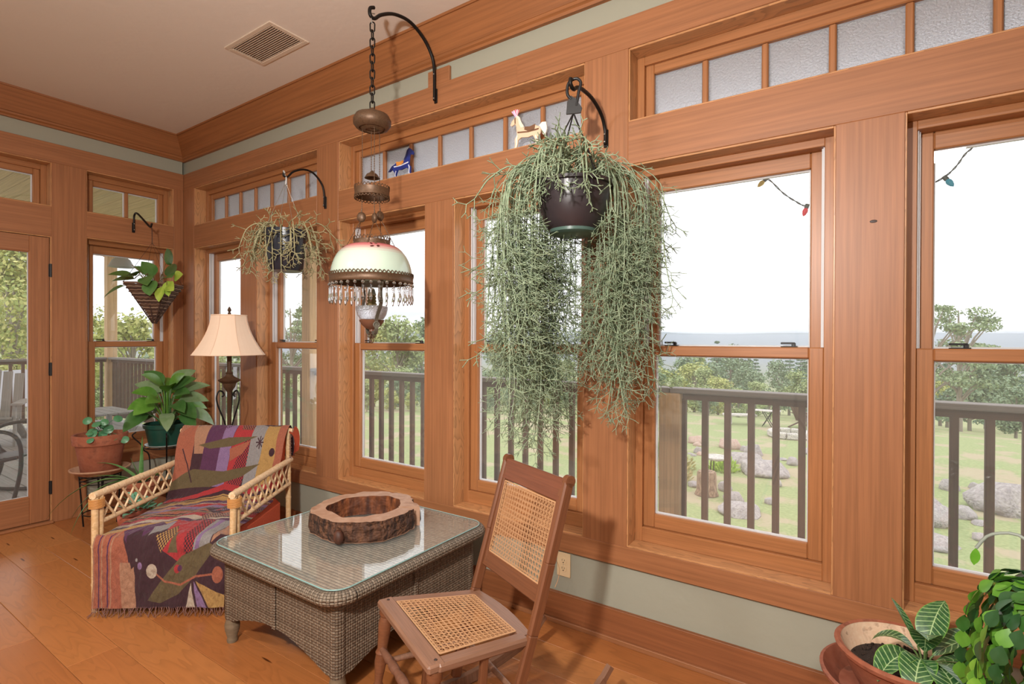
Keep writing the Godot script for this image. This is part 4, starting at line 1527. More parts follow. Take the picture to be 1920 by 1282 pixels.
func throw_pattern() -> Image:
	var W := 640
	var H := 1024
	var im := Image.create(W, H, false, Image.FORMAT_RGB8)
	var maroon := rgb(70, 32, 42)
	var red := rgb(196, 44, 48)
	var orange := rgb(186, 98, 68)
	var tan_c := rgb(192, 134, 100)
	var plum := rgb(98, 44, 84)
	var lilac := rgb(150, 112, 160)
	var olive := rgb(112, 92, 56)
	var grey := rgb(158, 150, 148)
	var gold := rgb(200, 150, 78)
	var beige := rgb(206, 184, 160)
	var P := func(q: Array) -> Array: return q.map(func(e): return Vector2(e[0], e[1]))
	im.fill(maroon)
	# back: upright bands, checks, olive waves
	fill_poly(im, P.call([[0, 0], [110, 0], [95, 400], [0, 400]]), orange)
	fill_poly(im, P.call([[60, 0], [190, 0], [175, 270], [110, 270]]), tan_c)
	fill_poly(im, P.call([[95, 80], [140, 80], [100, 160]]), tan_c, maroon, 6)
	fill_poly(im, P.call([[190, 0], [280, 0], [250, 400], [150, 400]]), plum)
	fill_poly(im, P.call([[280, 0], [340, 0], [320, 400], [250, 400]]), lilac)
	fill_poly(im, P.call([[340, 60], [470, 60], [400, 400], [320, 400]]), red)
	fill_poly(im, P.call([[330, 70], [480, 70], [440, 170], [370, 170]]), orange, maroon, 7)
	fill_poly(im, P.call([[400, 220], [480, 180], [420, 400], [330, 400]]), red, maroon, 7)
	fill_poly(im, P.call([[440, 130], [540, 160], [520, 400], [430, 400]]), grey)
	fill_poly(im, P.call([[520, 150], [640, 150], [640, 400], [500, 400]]), gold)
	fill_poly(im, P.call([[590, 120], [640, 120], [640, 380], [600, 380]]), orange)
	fill_poly(im, P.call([[0, 70], [70, 70], [50, 150], [0, 190]]), orange, tan_c, 6)
	fill_poly(im, P.call([[280, 70], [335, 70], [315, 140], [270, 170]]), lilac, maroon, 6)
	fill_poly(im, P.call([[480, 60], [640, 60], [640, 135], [560, 150], [470, 120]]), maroon)
	disc(im, 560, 84, 16, tan_c)
	fill_poly(im, P.call([[320, 250], [440, 215], [400, 270], [330, 300]]), orange)
	disc(im, 500, 100, 12, beige)
	fill_poly(im, P.call([[130, 235], [300, 205], [480, 200], [330, 240], [200, 250]]), olive)
	fill_poly(im, P.call([[0, 370], [120, 330], [300, 340], [520, 310], [420, 360], [240, 400], [0, 405]]), olive)
	disc(im, 575, 265, 17, maroon)
	for k in 8:
		var a := TAU * k / 8.0
		stripe(im, [Vector2(495, 225), Vector2(495 + cos(a) * 20, 225 + sin(a) * 24)], 5, maroon)
	stripe(im, P.call([[40, 250], [120, 380]]), 6, maroon)
	# seat: running stripes
	var cs := [red, maroon, gold, plum, red, lilac, olive, orange, maroon, red, beige, plum, lilac, red, olive, maroon]
	for k in 16:
		var y := 400.0 + k * 25.0
		fill_poly(im, P.call([[0, y + 60], [180, y + 30], [330, y - 14], [480, y + 6], [640, y - 30], [640, y + 10], [480, y + 34], [330, y + 14], [180, y + 60], [0, y + 92]]), cs[k])
	for k in 6:
		var y := 430.0 + k * 58.0
		stripe(im, P.call([[0, y + 70], [180, y + 40], [330, y], [480, y + 22], [640, y - 16]]), 6, [gold, beige, lilac, gold, beige, orange][k])
	fill_poly(im, P.call([[330, 560], [430, 530], [500, 570], [420, 610]]), maroon)
	for k in 5:
		var y := 470.0 + k * 52.0
		fill_poly(im, P.call([[430 - k * 20, y], [560 - k * 30, y - 22], [640, y - 44], [640, y - 30], [560 - k * 30, y - 4], [430 - k * 20, y + 14]]), [red, gold, lilac, red, olive][k], maroon, 6)
	fill_poly(im, P.call([[0, 560], [120, 530], [130, 560], [0, 600]]), tan_c)
	disc(im, 415, 570, 16, red)
	fill_poly(im, P.call([[380, 640], [640, 540], [640, 570], [420, 690]]), tan_c, maroon, 7)
	# front: wedges, dark lozenges, dots on a curved line
	fill_poly(im, P.call([[0, 735], [640, 735], [640, 1024], [0, 1024]]), maroon)
	fill_poly(im, P.call([[0, 770], [200, 700], [330, 690], [120, 780], [0, 830]]), gold)
	fill_poly(im, P.call([[0, 800], [110, 760], [170, 860], [210, 1024], [0, 1024]]), orange)
	fill_poly(im, P.call([[130, 880], [200, 880], [215, 1024], [150, 1024]]), tan_c)
	fill_poly(im, P.call([[100, 770], [230, 700], [300, 740], [170, 830]]), plum)
	fill_poly(im, P.call([[230, 745], [320, 700], [340, 740], [250, 800]]), grey)
	fill_poly(im, P.call([[300, 690], [480, 690], [440, 890], [330, 840]]), red)
	fill_poly(im, P.call([[290, 800], [350, 740], [380, 790], [330, 850]]), gold, maroon, 7)
	fill_poly(im, P.call([[380, 770], [410, 850], [360, 850]]), olive)
	fill_poly(im, P.call([[430, 690], [520, 690], [480, 850], [440, 850]]), red, maroon, 7)
	fill_poly(im, P.call([[500, 690], [590, 690], [560, 830], [480, 850]]), grey)
	fill_poly(im, P.call([[520, 690], [545, 690], [510, 840], [490, 840]]), lilac)
	fill_poly(im, P.call([[590, 690], [640, 690], [640, 780], [570, 820]]), tan_c)
	fill_poly(im, P.call([[270, 1000], [330, 940], [430, 860], [560, 820], [600, 830], [500, 920], [420, 980], [330, 1010]]), olive)
	for k in 7: fill_poly(im, P.call([[k * 14, 800 - k * 4], [k * 14 + 6, 798 - k * 4], [k * 14 + 10, 1024], [k * 14 + 4, 1024]]), [tan_c, orange, plum][k % 3])
	fill_poly(im, P.call([[150, 800], [200, 770], [250, 860], [190, 900]]), maroon)
	disc(im, 412, 900, 14, red)
	disc(im, 425, 898, 10, plum)
	stripe(im, P.call([[300, 915], [350, 940], [430, 950], [500, 925], [590, 918]]), 7, orange)
	disc(im, 286, 908, 24, beige)
	disc(im, 606, 920, 27, orange)
	disc(im, 230, 890, 12, lilac)
	disc(im, 212, 872, 6, grey)
	fill_poly(im, P.call([[478, 945], [500, 1024], [455, 1024]]), beige)
	fill_poly(im, P.call([[490, 940], [560, 1024], [510, 1024]]), lilac)
	fill_poly(im, P.call([[500, 940], [640, 985], [640, 1024], [570, 1024]]), gold)
	# weave: short threads of slightly different tone
	var th := noise(0.35, 99, 2)
	for y in H:
		for x in W:
			var c := im.get_pixel(x, y)
			var k := 0.8 + 0.14 * th.get_noise_2d(x * 0.5, y * 3.0)
			var g := (c.r + c.g + c.b) / 3.0
			c = c.lerp(Color(g, g, g), 0.12)
			im.set_pixel(x, y, Color(c.r * k, c.g * k, c.b * k))
	return im


# ---- wicker table, glass top, log ring ------------------------------------------------------------------------

func weave_tex(cells: int, c1: Color, c2: Color, c3: Color, ribs: bool) -> Array:
	var s := 256
	var hgt := Image.create(s, s, false, Image.FORMAT_RGBA8)
	var al := Image.create(s, s, false, Image.FORMAT_RGB8)
	var r := RandomNumberGenerator.new()
	r.seed = cells
	var tones: Array = []
	for k in 64: tones.append(r.randf())
	var cw := float(s) / cells
	for y in s:
		for x in s:
			var i := int(x / cw)
			var j := int(y / cw)
			var fx := (x - i * cw) / cw * 2.0 - 1.0
			var fy := (y - j * cw) / cw * 2.0 - 1.0
			var over := (i + j) % 2 == 0
			var h := 0.0
			var t: float
			if over:
				h = (1.0 - fy * fy) * (0.55 + 0.45 * (1.0 - fx * fx))
				t = tones[j % cells]
			else:
				h = (1.0 - fx * fx) * (0.45 + 0.4 * (1.0 - fy * fy)) * (0.7 if ribs else 1.0)
				t = tones[(32 + i) % 64]
			h = sqrt(clampf(h, 0.0, 1.0))
			hgt.set_pixel(x, y, Color(h, h, h))
			al.set_pixel(x, y, c1.lerp(c2, t) if h > 0.35 else c3)  # gaps between strands coloured dark, standing in for their shade
	hgt.bump_map_to_normal_map(7.0)
	return [tex(al), tex(hgt)]


func rib_tex(c1: Color, c2: Color, c3: Color) -> Array:
	# rows of round ribs wound with fine strands
	var s := 256
	var hgt := Image.create(s, s, false, Image.FORMAT_RGBA8)
	var al := Image.create(s, s, false, Image.FORMAT_RGB8)
	var r := RandomNumberGenerator.new()
	r.seed = 77
	var tones: Array = []
	for k in 64: tones.append(r.randf())
	for y in s:
		var fy := fposmod(y, 64.0) / 32.0 - 1.0
		for x in s:
			var q := fposmod(x + (y / 64) * 9, 256) / 21.4
			var fx := fposmod(q, 1.0) * 2.0 - 1.0
			var h := sqrt(clampf(1.0 - fy * fy, 0.0, 1.0)) * (0.75 + 0.25 * sqrt(1.0 - fx * fx))
			hgt.set_pixel(x, y, Color(h, h, h))
			al.set_pixel(x, y, c1.lerp(c2, tones[(int(q) + 13 * (y / 64)) % 64]) if h > 0.62 else c3)  # grooves between ribs coloured dark, as shade would leave them
	hgt.bump_map_to_normal_map(10.0)
	return [tex(al), tex(hgt)]


func round_rect(hx: float, hz: float, r: float, steps := 6) -> Array:
	var pts: Array = []
	for q in [[1, 1, 0.0], [-1, 1, 0.5], [-1, -1, 1.0], [1, -1, 1.5]]:
		for k in steps + 1:
			var a: float = PI * (q[2] + 0.5 * k / steps)
			pts.append(Vector3(q[0] * (hx - r) + cos(a) * r, 0, q[1] * (hz - r) + sin(a) * r))
	return pts


func table_and_ring() -> void:
	var o := thing("wicker_table", "square grey brown wicker coffee table with rolled edge and turned feet", "table", Vector3(3.08, 0, 0.6))
	var w := weave_tex(8, rgb(104, 90, 75), rgb(143, 128, 110), rgb(48, 38, 30), true)
	var wicker := mat(Color(1, 1, 1), 0.55, w[0], Vector3(11, 11, 1))
	wicker.normal_enabled = true
	wicker.normal_texture = w[1]
	wicker.normal_scale = 2.5
	var wk := tri_mat(Color(0.95, 0.92, 0.9), 0.6, w[0], 11.0, w[1], 2.5)
	var wt := rib_tex(rgb(122, 108, 90), rgb(168, 155, 136), rgb(64, 52, 42))
	var top_m := tri_mat(Color(1, 1, 1), 0.5, wt[0], 14.7, wt[1], 2.0)
	var hx := 0.475
	var hz := 0.49
	var b := mb()
	var rr := round_rect(hx - 0.02, hz - 0.02, 0.08)
	var poly := PackedVector2Array()
	for p in rr: poly.append(Vector2(p.x, p.z))
	b.slab(poly, -0.455, -0.435, Transform3D(Basis(Vector3.RIGHT, PI / 2), Vector3.ZERO))
	build(b, "top", top_m, o)
	b = mb()
	b.uo = Vector2.ZERO
	var path := round_rect(hx - 0.025, hz - 0.025, 0.085, 8)
	path.append(path[0])
	for k in path.size(): path[k] += Vector3(0, 0.438, 0)
	b.tube(path, 0.0275, 14, false)
	build(b, "rolled_edge", wicker, o)
	# apron panels with an arched lower edge
	for k in 4:
		var side_x := k % 2 == 0
		var half := (hx if side_x else hz) - 0.075
		var dist := (hz if side_x else hx) - 0.07
		var pl := PackedVector2Array([Vector2(-half, 0.425), Vector2(-half, 0.115)])
		for i in 11:
			var f := i / 10.0
			pl.append(Vector2(lerpf(-half + 0.06, half - 0.06, f), 0.115 + 0.075 * sin(PI * f)))
		pl.append(Vector2(half, 0.115))
		pl.append(Vector2(half, 0.425))
		b = mb()
		b.slab(pl, dist - 0.014, dist, Transform3D(Basis(Vector3.UP, PI / 2 * k), Vector3.ZERO))
		build(b, "apron_panel", wk, o)
		b = mb()
		b.bar(Basis(Vector3.UP, PI / 2 * k) * Vector3(0, 0.185, dist + 0.002), Basis(Vector3.UP, PI / 2 * k) * Vector3(0, 0.42, dist + 0.002), 0.022, 0.012, 0.003, Basis(Vector3.UP, PI / 2 * k) * Vector3.BACK)
		build(b, "apron_rib", wk, o)
	var foot := mat(rgb(126, 108, 86), 0.5, M.straight, Vector3(1, 3, 1))
	for sx in [-1.0, 1.0]:
		for sz in [-1.0, 1.0]:
			b = mb()
			b.lathe([Vector2(0.0, 0.43), Vector2(0.03, 0.43), Vector2(0.03, 0.112), Vector2(0.0, 0.112)], 14, Vector3(sx * (hx - 0.095), 0, sz * (hz - 0.095)))
			build(b, "corner_post", wk, o)
			b = mb()
			b.lathe([Vector2(0, 0.135), Vector2(0.026, 0.135), Vector2(0.024, 0.12), Vector2(0.033, 0.08), Vector2(0.031, 0.055), Vector2(0.021, 0.02), Vector2(0.024, 0.01), Vector2(0.022, 0.0), Vector2(0, 0.0)], 18, Vector3(sx * (hx - 0.095), 0, sz * (hz - 0.095)))
			build(b, "foot", foot, o)
	# loose glass top
	var g := thing("glass_top", "clear glass sheet lying on the wicker table", "glass", Vector3(3.08, 0.4665, 0.6))
	b = mb()
	poly = PackedVector2Array()
	for p in round_rect(hx - 0.03, hz - 0.03, 0.075, 8): poly.append(Vector2(p.x, p.z))
	b.slab(poly, -0.0068, 0.0, Transform3D(Basis(Vector3.RIGHT, PI / 2), Vector3.ZERO))
	var gm := mat(Color(0.93, 0.98, 0.96, 0.06), 0.0)
	gm.transparency = BaseMaterial3D.TRANSPARENCY_ALPHA
	build(b, "sheet", gm, g)
	b = mb()
	path = round_rect(hx - 0.029, hz - 0.029, 0.076, 8)
	path.append(path[0])
	for k in path.size(): path[k] += Vector3(0, 0.0034, 0)
	b.tube(path, 0.0026, 6, false)
	build(b, "edge", mat(rgb(132, 168, 164), 0.15), g)
	# ring cut from a hollow log
	var lr := thing("log_ring", "rough cross section ring of a hollow log lying on the glass top", "log", Vector3(3.052, 0.4745, 0.515))
	var bark := tri_mat(rgb(108, 80, 62), 0.8, bark_tex(), 1.6, bumps(103, 0.05, 256, 16.0), 0.9)
	var cut := tri_mat(rgb(176, 144, 122), 0.6, mottled(105, 0.012, [rgb(205, 180, 160), rgb(255, 250, 245), rgb(232, 214, 200), rgb(255, 252, 250)]), 2.0)
	var inner := tri_mat(rgb(140, 92, 60), 0.7, bark_tex(), 1.2, bumps(103, 0.05), 0.6)
	var segs := 96
	var ro: Array = []
	var ri: Array = []
	var nz := noise(1.0, 107, 3)
	for k in segs + 1:
		var a := 0.07 + (TAU - 0.14) * k / segs - 0.48
		var d := Vector3(cos(a), 0, sin(a))
		var e := 0.252 + 0.022 * nz.get_noise_2d(d.x * 1.3, d.z * 1.3) + 0.012 * nz.get_noise_2d(d.x * 4.0, d.z * 4.0) + 0.004 * nz.get_noise_2d(d.x * 14.0, d.z * 14.0)
		e += 0.02 * exp(-pow(angle_difference(a, 1.15), 2.0) / 0.02)
		var q := 0.17 + 0.025 * nz.get_noise_2d(d.x * 0.8 + 9.0, d.z * 0.8)
		if k > segs - 4: e += 0.02
		ro.append(d * e)
		ri.append(d * q)
	var hh := 0.095
	for part in 3:
		b = mb()
		for k in segs:
			for lv in 3:
				var y0 := hh * lv / 3.0
				var y1 := hh * (lv + 1) / 3.0
				var pa: Vector3 = ro[k] if part == 0 else ri[k]
				var pb: Vector3 = ro[k + 1] if part == 0 else ri[k + 1]
				if part == 2:
					if lv > 0: continue
					b.quad(ro[k] * 0.985 + Vector3(0, hh, 0), ro[k + 1] * 0.985 + Vector3(0, hh, 0), ri[k + 1] * 1.03 + Vector3(0, hh, 0), ri[k] * 1.03 + Vector3(0, hh, 0), Vector3.UP)
					b.quad(ro[k], ro[k + 1], ri[k + 1], ri[k], Vector3.DOWN)
					continue
				var s := 1.0 if part == 0 else -1.0
				var w0 := 1.0 + 0.02 * sin(y0 * 40.0) - (0.0 if y0 > 0 else 0.02)
				var w1 := 1.0 + 0.02 * sin(y1 * 40.0)
				if lv == 2: w1 = 0.985 if part == 0 else 1.03
				if part == 1: w0 = 1.0 if lv < 3 else w0
				if part == 1 and lv < 2: w1 = 1.0
				var nn := (pa + pb).normalized() * s
				var i0 := b.vert(pa * w0 + Vector3(0, y0, 0), pa.normalized() * s, Vector2.ZERO)
				var i1 := b.vert(pb * w0 + Vector3(0, y0, 0), pb.normalized() * s, Vector2.ZERO)
				var i2 := b.vert(pb * w1 + Vector3(0, y1, 0), pb.normalized() * s, Vector2.ZERO)
				var i3 := b.vert(pa * w1 + Vector3(0, y1, 0), pa.normalized() * s, Vector2.ZERO)
				b.tri(i0, i1, i2)
				b.tri(i0, i2, i3)
		if part == 2:
			for k in [0, segs]:
				var tn: Vector3 = (ro[k] as Vector3).normalized().cross(Vector3.UP) * (1.0 if k == segs else -1.0)
				b.quad(ro[k], ri[k], ri[k] + Vector3(0, hh, 0), ro[k] + Vector3(0, hh, 0), -tn)
		build(b, ["bark", "hollow", "cut_face"][part], [bark, inner, cut][part], lr)
	b = mb()
	var kn := Vector3(cos(1.15), 0, sin(1.15))
	b.ball(kn * 0.268 + Vector3(0, 0.035, 0), Vector3(0.026, 0.034, 0.024), 12)
	build(b, "branch_stub", tri_mat(rgb(96, 60, 40), 0.6, bark_tex(), 2.0), lr)


func bark_tex() -> ImageTexture:
	if kept.has("bark"): return kept["bark"]
	var n1 := noise(1.0, 111, 4)
	var im := Image.create(256, 256, false, Image.FORMAT_RGB8)
	for y in 256:
		for x in 256:
			var fx := absf(x / 128.0 - 1.0)
			var fy := absf(y / 128.0 - 1.0)
			var v := clampf(0.55 + 0.75 * n1.get_noise_2d(fx * 14.0, fy * 2.0) + 0.3 * n1.get_noise_2d(fx * 40.0 + 5.0, fy * 9.0), 0.0, 1.0)
			im.set_pixel(x, y, rgb(96, 70, 58).lerp(rgb(255, 222, 184), v))
	kept["bark"] = tex(im)
	return kept["bark"]


# ---- cane rocking chair ---------------------------------------------------------------------------------------

# woven cane between four corners a b (front) d c (back): pairs both ways and both diagonals
func cane_panel(parent: Node3D, called: String, a: Vector3, b_: Vector3, c: Vector3, d: Vector3, m: Material, pitch := 0.0185) -> void:
	var b := mb()
	var wd := (a.distance_to(b_) + d.distance_to(c)) * 0.5
	var ht := (a.distance_to(d) + b_.distance_to(c)) * 0.5
	var nn := (b_ - a).cross(d - a).normalized()
	var at := func(x: float, y: float) -> Vector3: return a.lerp(b_, x / wd).lerp(d.lerp(c, x / wd), y / ht)
	var nx := int(wd / pitch)
	var ny := int(ht / pitch)
	for i in nx + 1:
		for s in [-0.0015, 0.0015]:
			var x := clampf((i + 0.5) * wd / (nx + 1) + s, 0, wd)
			b.bar(at.call(x, 0.0), at.call(x, ht), 0.0014, 0.0009, 0.0, nn)
	for i in ny + 1:
		for s in [-0.0015, 0.0015]:
			var y := clampf((i + 0.5) * ht / (ny + 1) + s, 0, ht)
			b.bar(at.call(0.0, y) + nn * 0.0008, at.call(wd, y) + nn * 0.0008, 0.0014, 0.0009, 0.0, nn)
	for s in [-1.0, 1.0]:
		var k := -ht
		while k < wd:
			# line x = k + y (s > 0) or its mirror image
			var y0 := maxf(0.0, -k)
			var y1 := minf(ht, wd - k)
			if y1 - y0 > 0.004:
				var x0 := k + y0
				var x1 := k + y1
				if s < 0:
					x0 = wd - x0
					x1 = wd - x1
				b.bar(at.call(x0, y0) + nn * 0.0016 * s, at.call(x1, y1) + nn * 0.0016 * s, 0.0015, 0.0009, 0.0, nn)
			k += pitch
	var o := build(b, called, m, parent)
	o.set_meta("kind", "stuff")
	# binder strip along the edge
	b = mb()
	var q := [a, b_, c, d]
	for i in 4: b.bar(q[i] + nn * 0.002, q[(i + 1) % 4] + nn * 0.002, 0.005, 0.002, 0.0, nn)
	build(b, "cane_binder", m, parent)


func turned(b: MB, a: Vector3, e: Vector3, prof: Array, segs := 16) -> void:
	var y := (e - a).normalized()
	var x := y.cross(Vector3.BACK if absf(y.z) < 0.9 else Vector3.RIGHT).normalized()
	var ln := a.distance_to(e)
	b.lathe(prof.map(func(p): return Vector2(p.x, p.y * ln)), segs, a, Basis(x, y, x.cross(y)))


func rocker() -> void:
	var o := thing("rocking_chair", "small brown wooden rocking chair with cane seat and back", "rocking chair", Vector3(3.848, 0, 1.033), deg_to_rad(-24.0))
	var wood := mat(rgb(118, 72, 46), 0.4, M.straight, Vector3(1.2, 4.5, 1))
	var worn := mat(rgb(136, 98, 76), 0.45, M.straight, Vector3(1.2, 4.5, 1))
	var cane := mat(rgb(186, 142, 102), 0.5)
	var yf := 0.43
	var yr := 0.388
	var fx := 0.243
	var rx := 0.196
	var dz := -0.375
	var v := func(x: float, y: float, z: float) -> Vector3: return Vector3(x, y, z)
	var b: MB
	# seat frame: four rails with a curved back rail
	for q in [[v.call(-fx, yf, 0.0), v.call(fx, yf, 0.0), 0.06], [v.call(-fx + 0.02, yf - 0.001, -0.02), v.call(-rx + 0.012, yr, dz), 0.05], [v.call(fx - 0.02, yf - 0.001, -0.02), v.call(rx - 0.012, yr, dz), 0.05]]:
		b = mb()
		b.bar(q[0] + Vector3(0, -0.015, -0.02 if q[2] == 0.06 else 0.0), q[1] + Vector3(0, -0.015, -0.02 if q[2] == 0.06 else 0.0), 0.03, q[2], 0.008, Vector3.BACK if q[2] == 0.06 else Vector3.RIGHT)
		build(b, "seat_rail", worn, o)
	b = mb()
	var pl := PackedVector2Array()
	for k in 9:
		var f := k / 8.0
		pl.append(Vector2(lerpf(-rx + 0.01, rx - 0.01, f), -0.012 * sin(PI * f) - 0.01))
	for k in 9:
		var f := 1.0 - k / 8.0
		pl.append(Vector2(lerpf(-rx + 0.01, rx - 0.01, f), 0.03 + 0.02 * sin(PI * f)))
	b.slab(pl, -0.013, 0.013, Transform3D(Basis(Vector3.RIGHT, -PI / 2 - 0.05), Vector3(0, yr - 0.012, dz + 0.01)))
	build(b, "seat_rail", worn, o)
	cane_panel(o, "cane_seat", v.call(-fx + 0.05, yf - 0.004, -0.05), v.call(fx - 0.05, yf - 0.004, -0.05), v.call(rx - 0.042, yr + 0.002, dz + 0.02), v.call(-rx + 0.042, yr + 0.002, dz + 0.02), cane)
	for s in [-1.0, 1.0]:
		b = mb()
		b.ball(v.call(s * (fx - 0.025), yf + 0.001, -0.025), Vector3(0.006, 0.002, 0.006), 8)
		build(b, "screw_plug", mat(rgb(50, 34, 28), 0.5), o)
		# front legs turned
		b = mb()
		turned(b, v.call(s * 0.225, 0.045, 0.02), v.call(s * 0.222, yf - 0.026, -0.022), [Vector2(0, 0), Vector2(0.012, 0), Vector2(0.012, 0.05), Vector2(0.017, 0.09), Vector2(0.02, 0.13), Vector2(0.014, 0.18), Vector2(0.019, 0.21), Vector2(0.014, 0.24), Vector2(0.016, 0.3), Vector2(0.023, 0.45), Vector2(0.021, 0.52), Vector2(0.024, 0.54), Vector2(0.018, 0.58), Vector2(0.022, 0.72), Vector2(0.025, 0.84), Vector2(0.02, 0.9), Vector2(0.026, 0.93), Vector2(0.024, 1.0), Vector2(0, 1.0)])
		build(b, "front_leg", wood, o)
		# back posts run from the rocker to the top of the back
		b = mb()
		var p: Array = [v.call(s * 0.205, 0.055, -0.3), v.call(s * 0.206, 0.24, -0.34), v.call(s * 0.206, yr, -0.39), v.call(s * 0.206, 0.62, -0.462), v.call(s * 0.206, 0.9, -0.545)]
		for k in 4: b.bar(p[k], p[k + 1] + ((p[k + 1] - p[k]).normalized() * 0.006 if k < 3 else Vector3.ZERO), 0.024, 0.042, 0.006, Vector3.BACK)
		b.lathe([Vector2(0, -0.012), Vector2(0.0215, -0.012), Vector2(0.0215, 0.012), Vector2(0, 0.012)], 18, v.call(s * 0.206, 0.9, -0.546), Basis(Vector3.BACK, PI / 2))
		build(b, "back_post", wood, o)
		# runners
		b = mb()
		var run: Array = []
		for k in 25:
			var z := 0.14 - 0.88 * k / 24.0
			var y := 0.02 + pow(z + 0.25, 2.0) / 2.05
			if k > 21: y += 0.004 * (k - 21) * (k - 21)
			run.append(v.call(s * 0.214, y, z))
		for k in 24: b.bar(run[k], run[k + 1] + (run[k + 1] - run[k]) * 0.06, 0.04 - 0.006 * maxf(0, k - 20), 0.022, 0.0, Vector3.RIGHT)
		build(b, "runner", worn, o)
		# side stretchers
		b = mb()
		turned(b, v.call(s * 0.222, 0.2, 0.0), v.call(s * 0.208, 0.185, -0.325), [Vector2(0.009, 0), Vector2(0.011, 0.3), Vector2(0.013, 0.5), Vector2(0.011, 0.7), Vector2(0.009, 1.0)], 10)
		build(b, "stretcher", worn, o)
		b = mb()
		b.bar(v.call(s * 0.214, 0.05, -0.17), v.call(s * 0.21, yr, -0.2), 0.02, 0.026, 0.003, Vector3.BACK)
		build(b, "runner_strut", wood, o)
	b = mb()
	turned(b, v.call(-0.223, 0.255, 0.0), v.call(0.223, 0.255, 0.0), [Vector2(0.009, 0), Vector2(0.012, 0.1), Vector2(0.015, 0.2), Vector2(0.011, 0.24), Vector2(0.016, 0.28), Vector2(0.016, 0.36), Vector2(0.012, 0.4), Vector2(0.016, 0.44), Vector2(0.017, 0.5), Vector2(0.016, 0.56), Vector2(0.012, 0.6), Vector2(0.016, 0.64), Vector2(0.016, 0.72), Vector2(0.011, 0.76), Vector2(0.015, 0.8), Vector2(0.012, 0.9), Vector2(0.009, 1.0)], 12)
	build(b, "stretcher", mat(rgb(118, 78, 58), 0.5, M.straight, Vector3(1, 4, 1)), o)
	b = mb()
	turned(b, v.call(-0.21, 0.215, -0.325), v.call(0.21, 0.215, -0.325), [Vector2(0.008, 0), Vector2(0.012, 0.5), Vector2(0.008, 1.0)], 10)
	build(b, "stretcher", worn, o)
	# back rails and woven back
	b = mb()
	b.bar(v.call(-0.2, 0.865, -0.53), v.call(0.2, 0.865, -0.53), 0.085, 0.02, 0.004, Vector3(0, 0.29, 0.957))
	build(b, "top_rail", mat(rgb(120, 70, 48), 0.4, M.straight, Vector3(1.2, 4.5, 1)), o)
	b = mb()
	b.bar(v.call(-0.2, 0.512, -0.432), v.call(0.2, 0.512, -0.432), 0.06, 0.02, 0.004, Vector3(0, 0.29, 0.957))
	build(b, "lower_rail", wood, o)
	for s in [-1.0, 1.0]:
		b = mb()
		b.bar(v.call(s * 0.186, 0.5, -0.428), v.call(s * 0.186, 0.87, -0.532), 0.016, 0.022, 0.002, Vector3.BACK)
		build(b, "inner_stile", wood, o)
	cane_panel(o, "cane_back", v.call(-0.176, 0.545, -0.438), v.call(0.176, 0.545, -0.438), v.call(0.176, 0.82, -0.514), v.call(-0.176, 0.82, -0.514), cane, 0.0185)
	# frayed cane end hanging off the back
	b = mb()
	b.tube(curve([v.call(0.2, 0.64, -0.488), v.call(0.212, 0.6, -0.5), v.call(0.206, 0.56, -0.5), v.call(0.2, 0.53, -0.49)], 4), 0.0012, 4)
	build(b, "loose_cane", cane, o)


# ---- plants in the corner, floor lamp -------------------------------------------------------------------------

func wire_stand(label: String, at: Vector3, h: float, r: float, foot_r: float, scrolls := false) -> void:
	var o := thing("plant_stand", label, "plant stand", at)
	var b := mb()
	b.ring(Vector3(0, h, 0), r, 0.0045, 30, 6)
	if not scrolls: b.ring(Vector3(0, h - 0.03, 0), r * 0.97, 0.0035, 30, 6)
	if not scrolls: b.ring(Vector3(0, h - 0.055, 0), r * 0.95, 0.0035, 30, 6)
	for k in 4: b.tube([Vector3(cos(k * PI / 4) * r, h, sin(k * PI / 4) * r), Vector3(-cos(k * PI / 4) * r, h, -sin(k * PI / 4) * r)], 0.003, 5)
	build(b, "top_ring", M.iron, o)
	for k in 4:
		var a := 0.4 + PI / 2 * k
		var d := Vector3(cos(a), 0, sin(a))
		b = mb()
		if scrolls:
			b.tube(curve([d * (r + 0.05) + Vector3(0, h + 0.13, 0), d * (r + 0.075) + Vector3(0, h + 0.1, 0), d * (r + 0.02) + Vector3(0, h + 0.03, 0), d * r + Vector3(0, h - 0.02, 0), d * r * 0.75 + Vector3(0, h - 0.09, 0), d * foot_r + Vector3(0, 0.12, 0), d * (foot_r + 0.04) + Vector3(0, 0.005, 0)], 5), 0.0055, 6)
		else:
			b.tube([d * r + Vector3(0, h, 0), d * foot_r + Vector3(0, 0.006, 0)], 0.0055, 6)
			b.tube([d.rotated(Vector3.UP, 0.25) * r + Vector3(0, h, 0), d * foot_r + Vector3(0, 0.012, 0)], 0.004, 6)
		build(b, "leg", M.iron, o)
	if not scrolls:
		b = mb()
		b.ring(Vector3(0, 0.1, 0), lerpf(foot_r, r, 0.1 / h), 0.004, 26, 6)
		build(b, "lower_ring", M.iron, o)


func pot_profile(r0: float, r1: float, h: float, rim: float) -> Array:
	return [Vector2(0, 0), Vector2(r0 - 0.006, 0), Vector2(r0, 0.006), Vector2(lerpf(r0, r1, 0.78) - 0.006, h - rim), Vector2(r1, h - rim + 0.004), Vector2(r1 + 0.004, h - 0.008), Vector2(r1, h), Vector2(r1 - 0.014, h), Vector2(r1 - 0.02, h - 0.03), Vector2(r1 - 0.024, h - 0.045)]


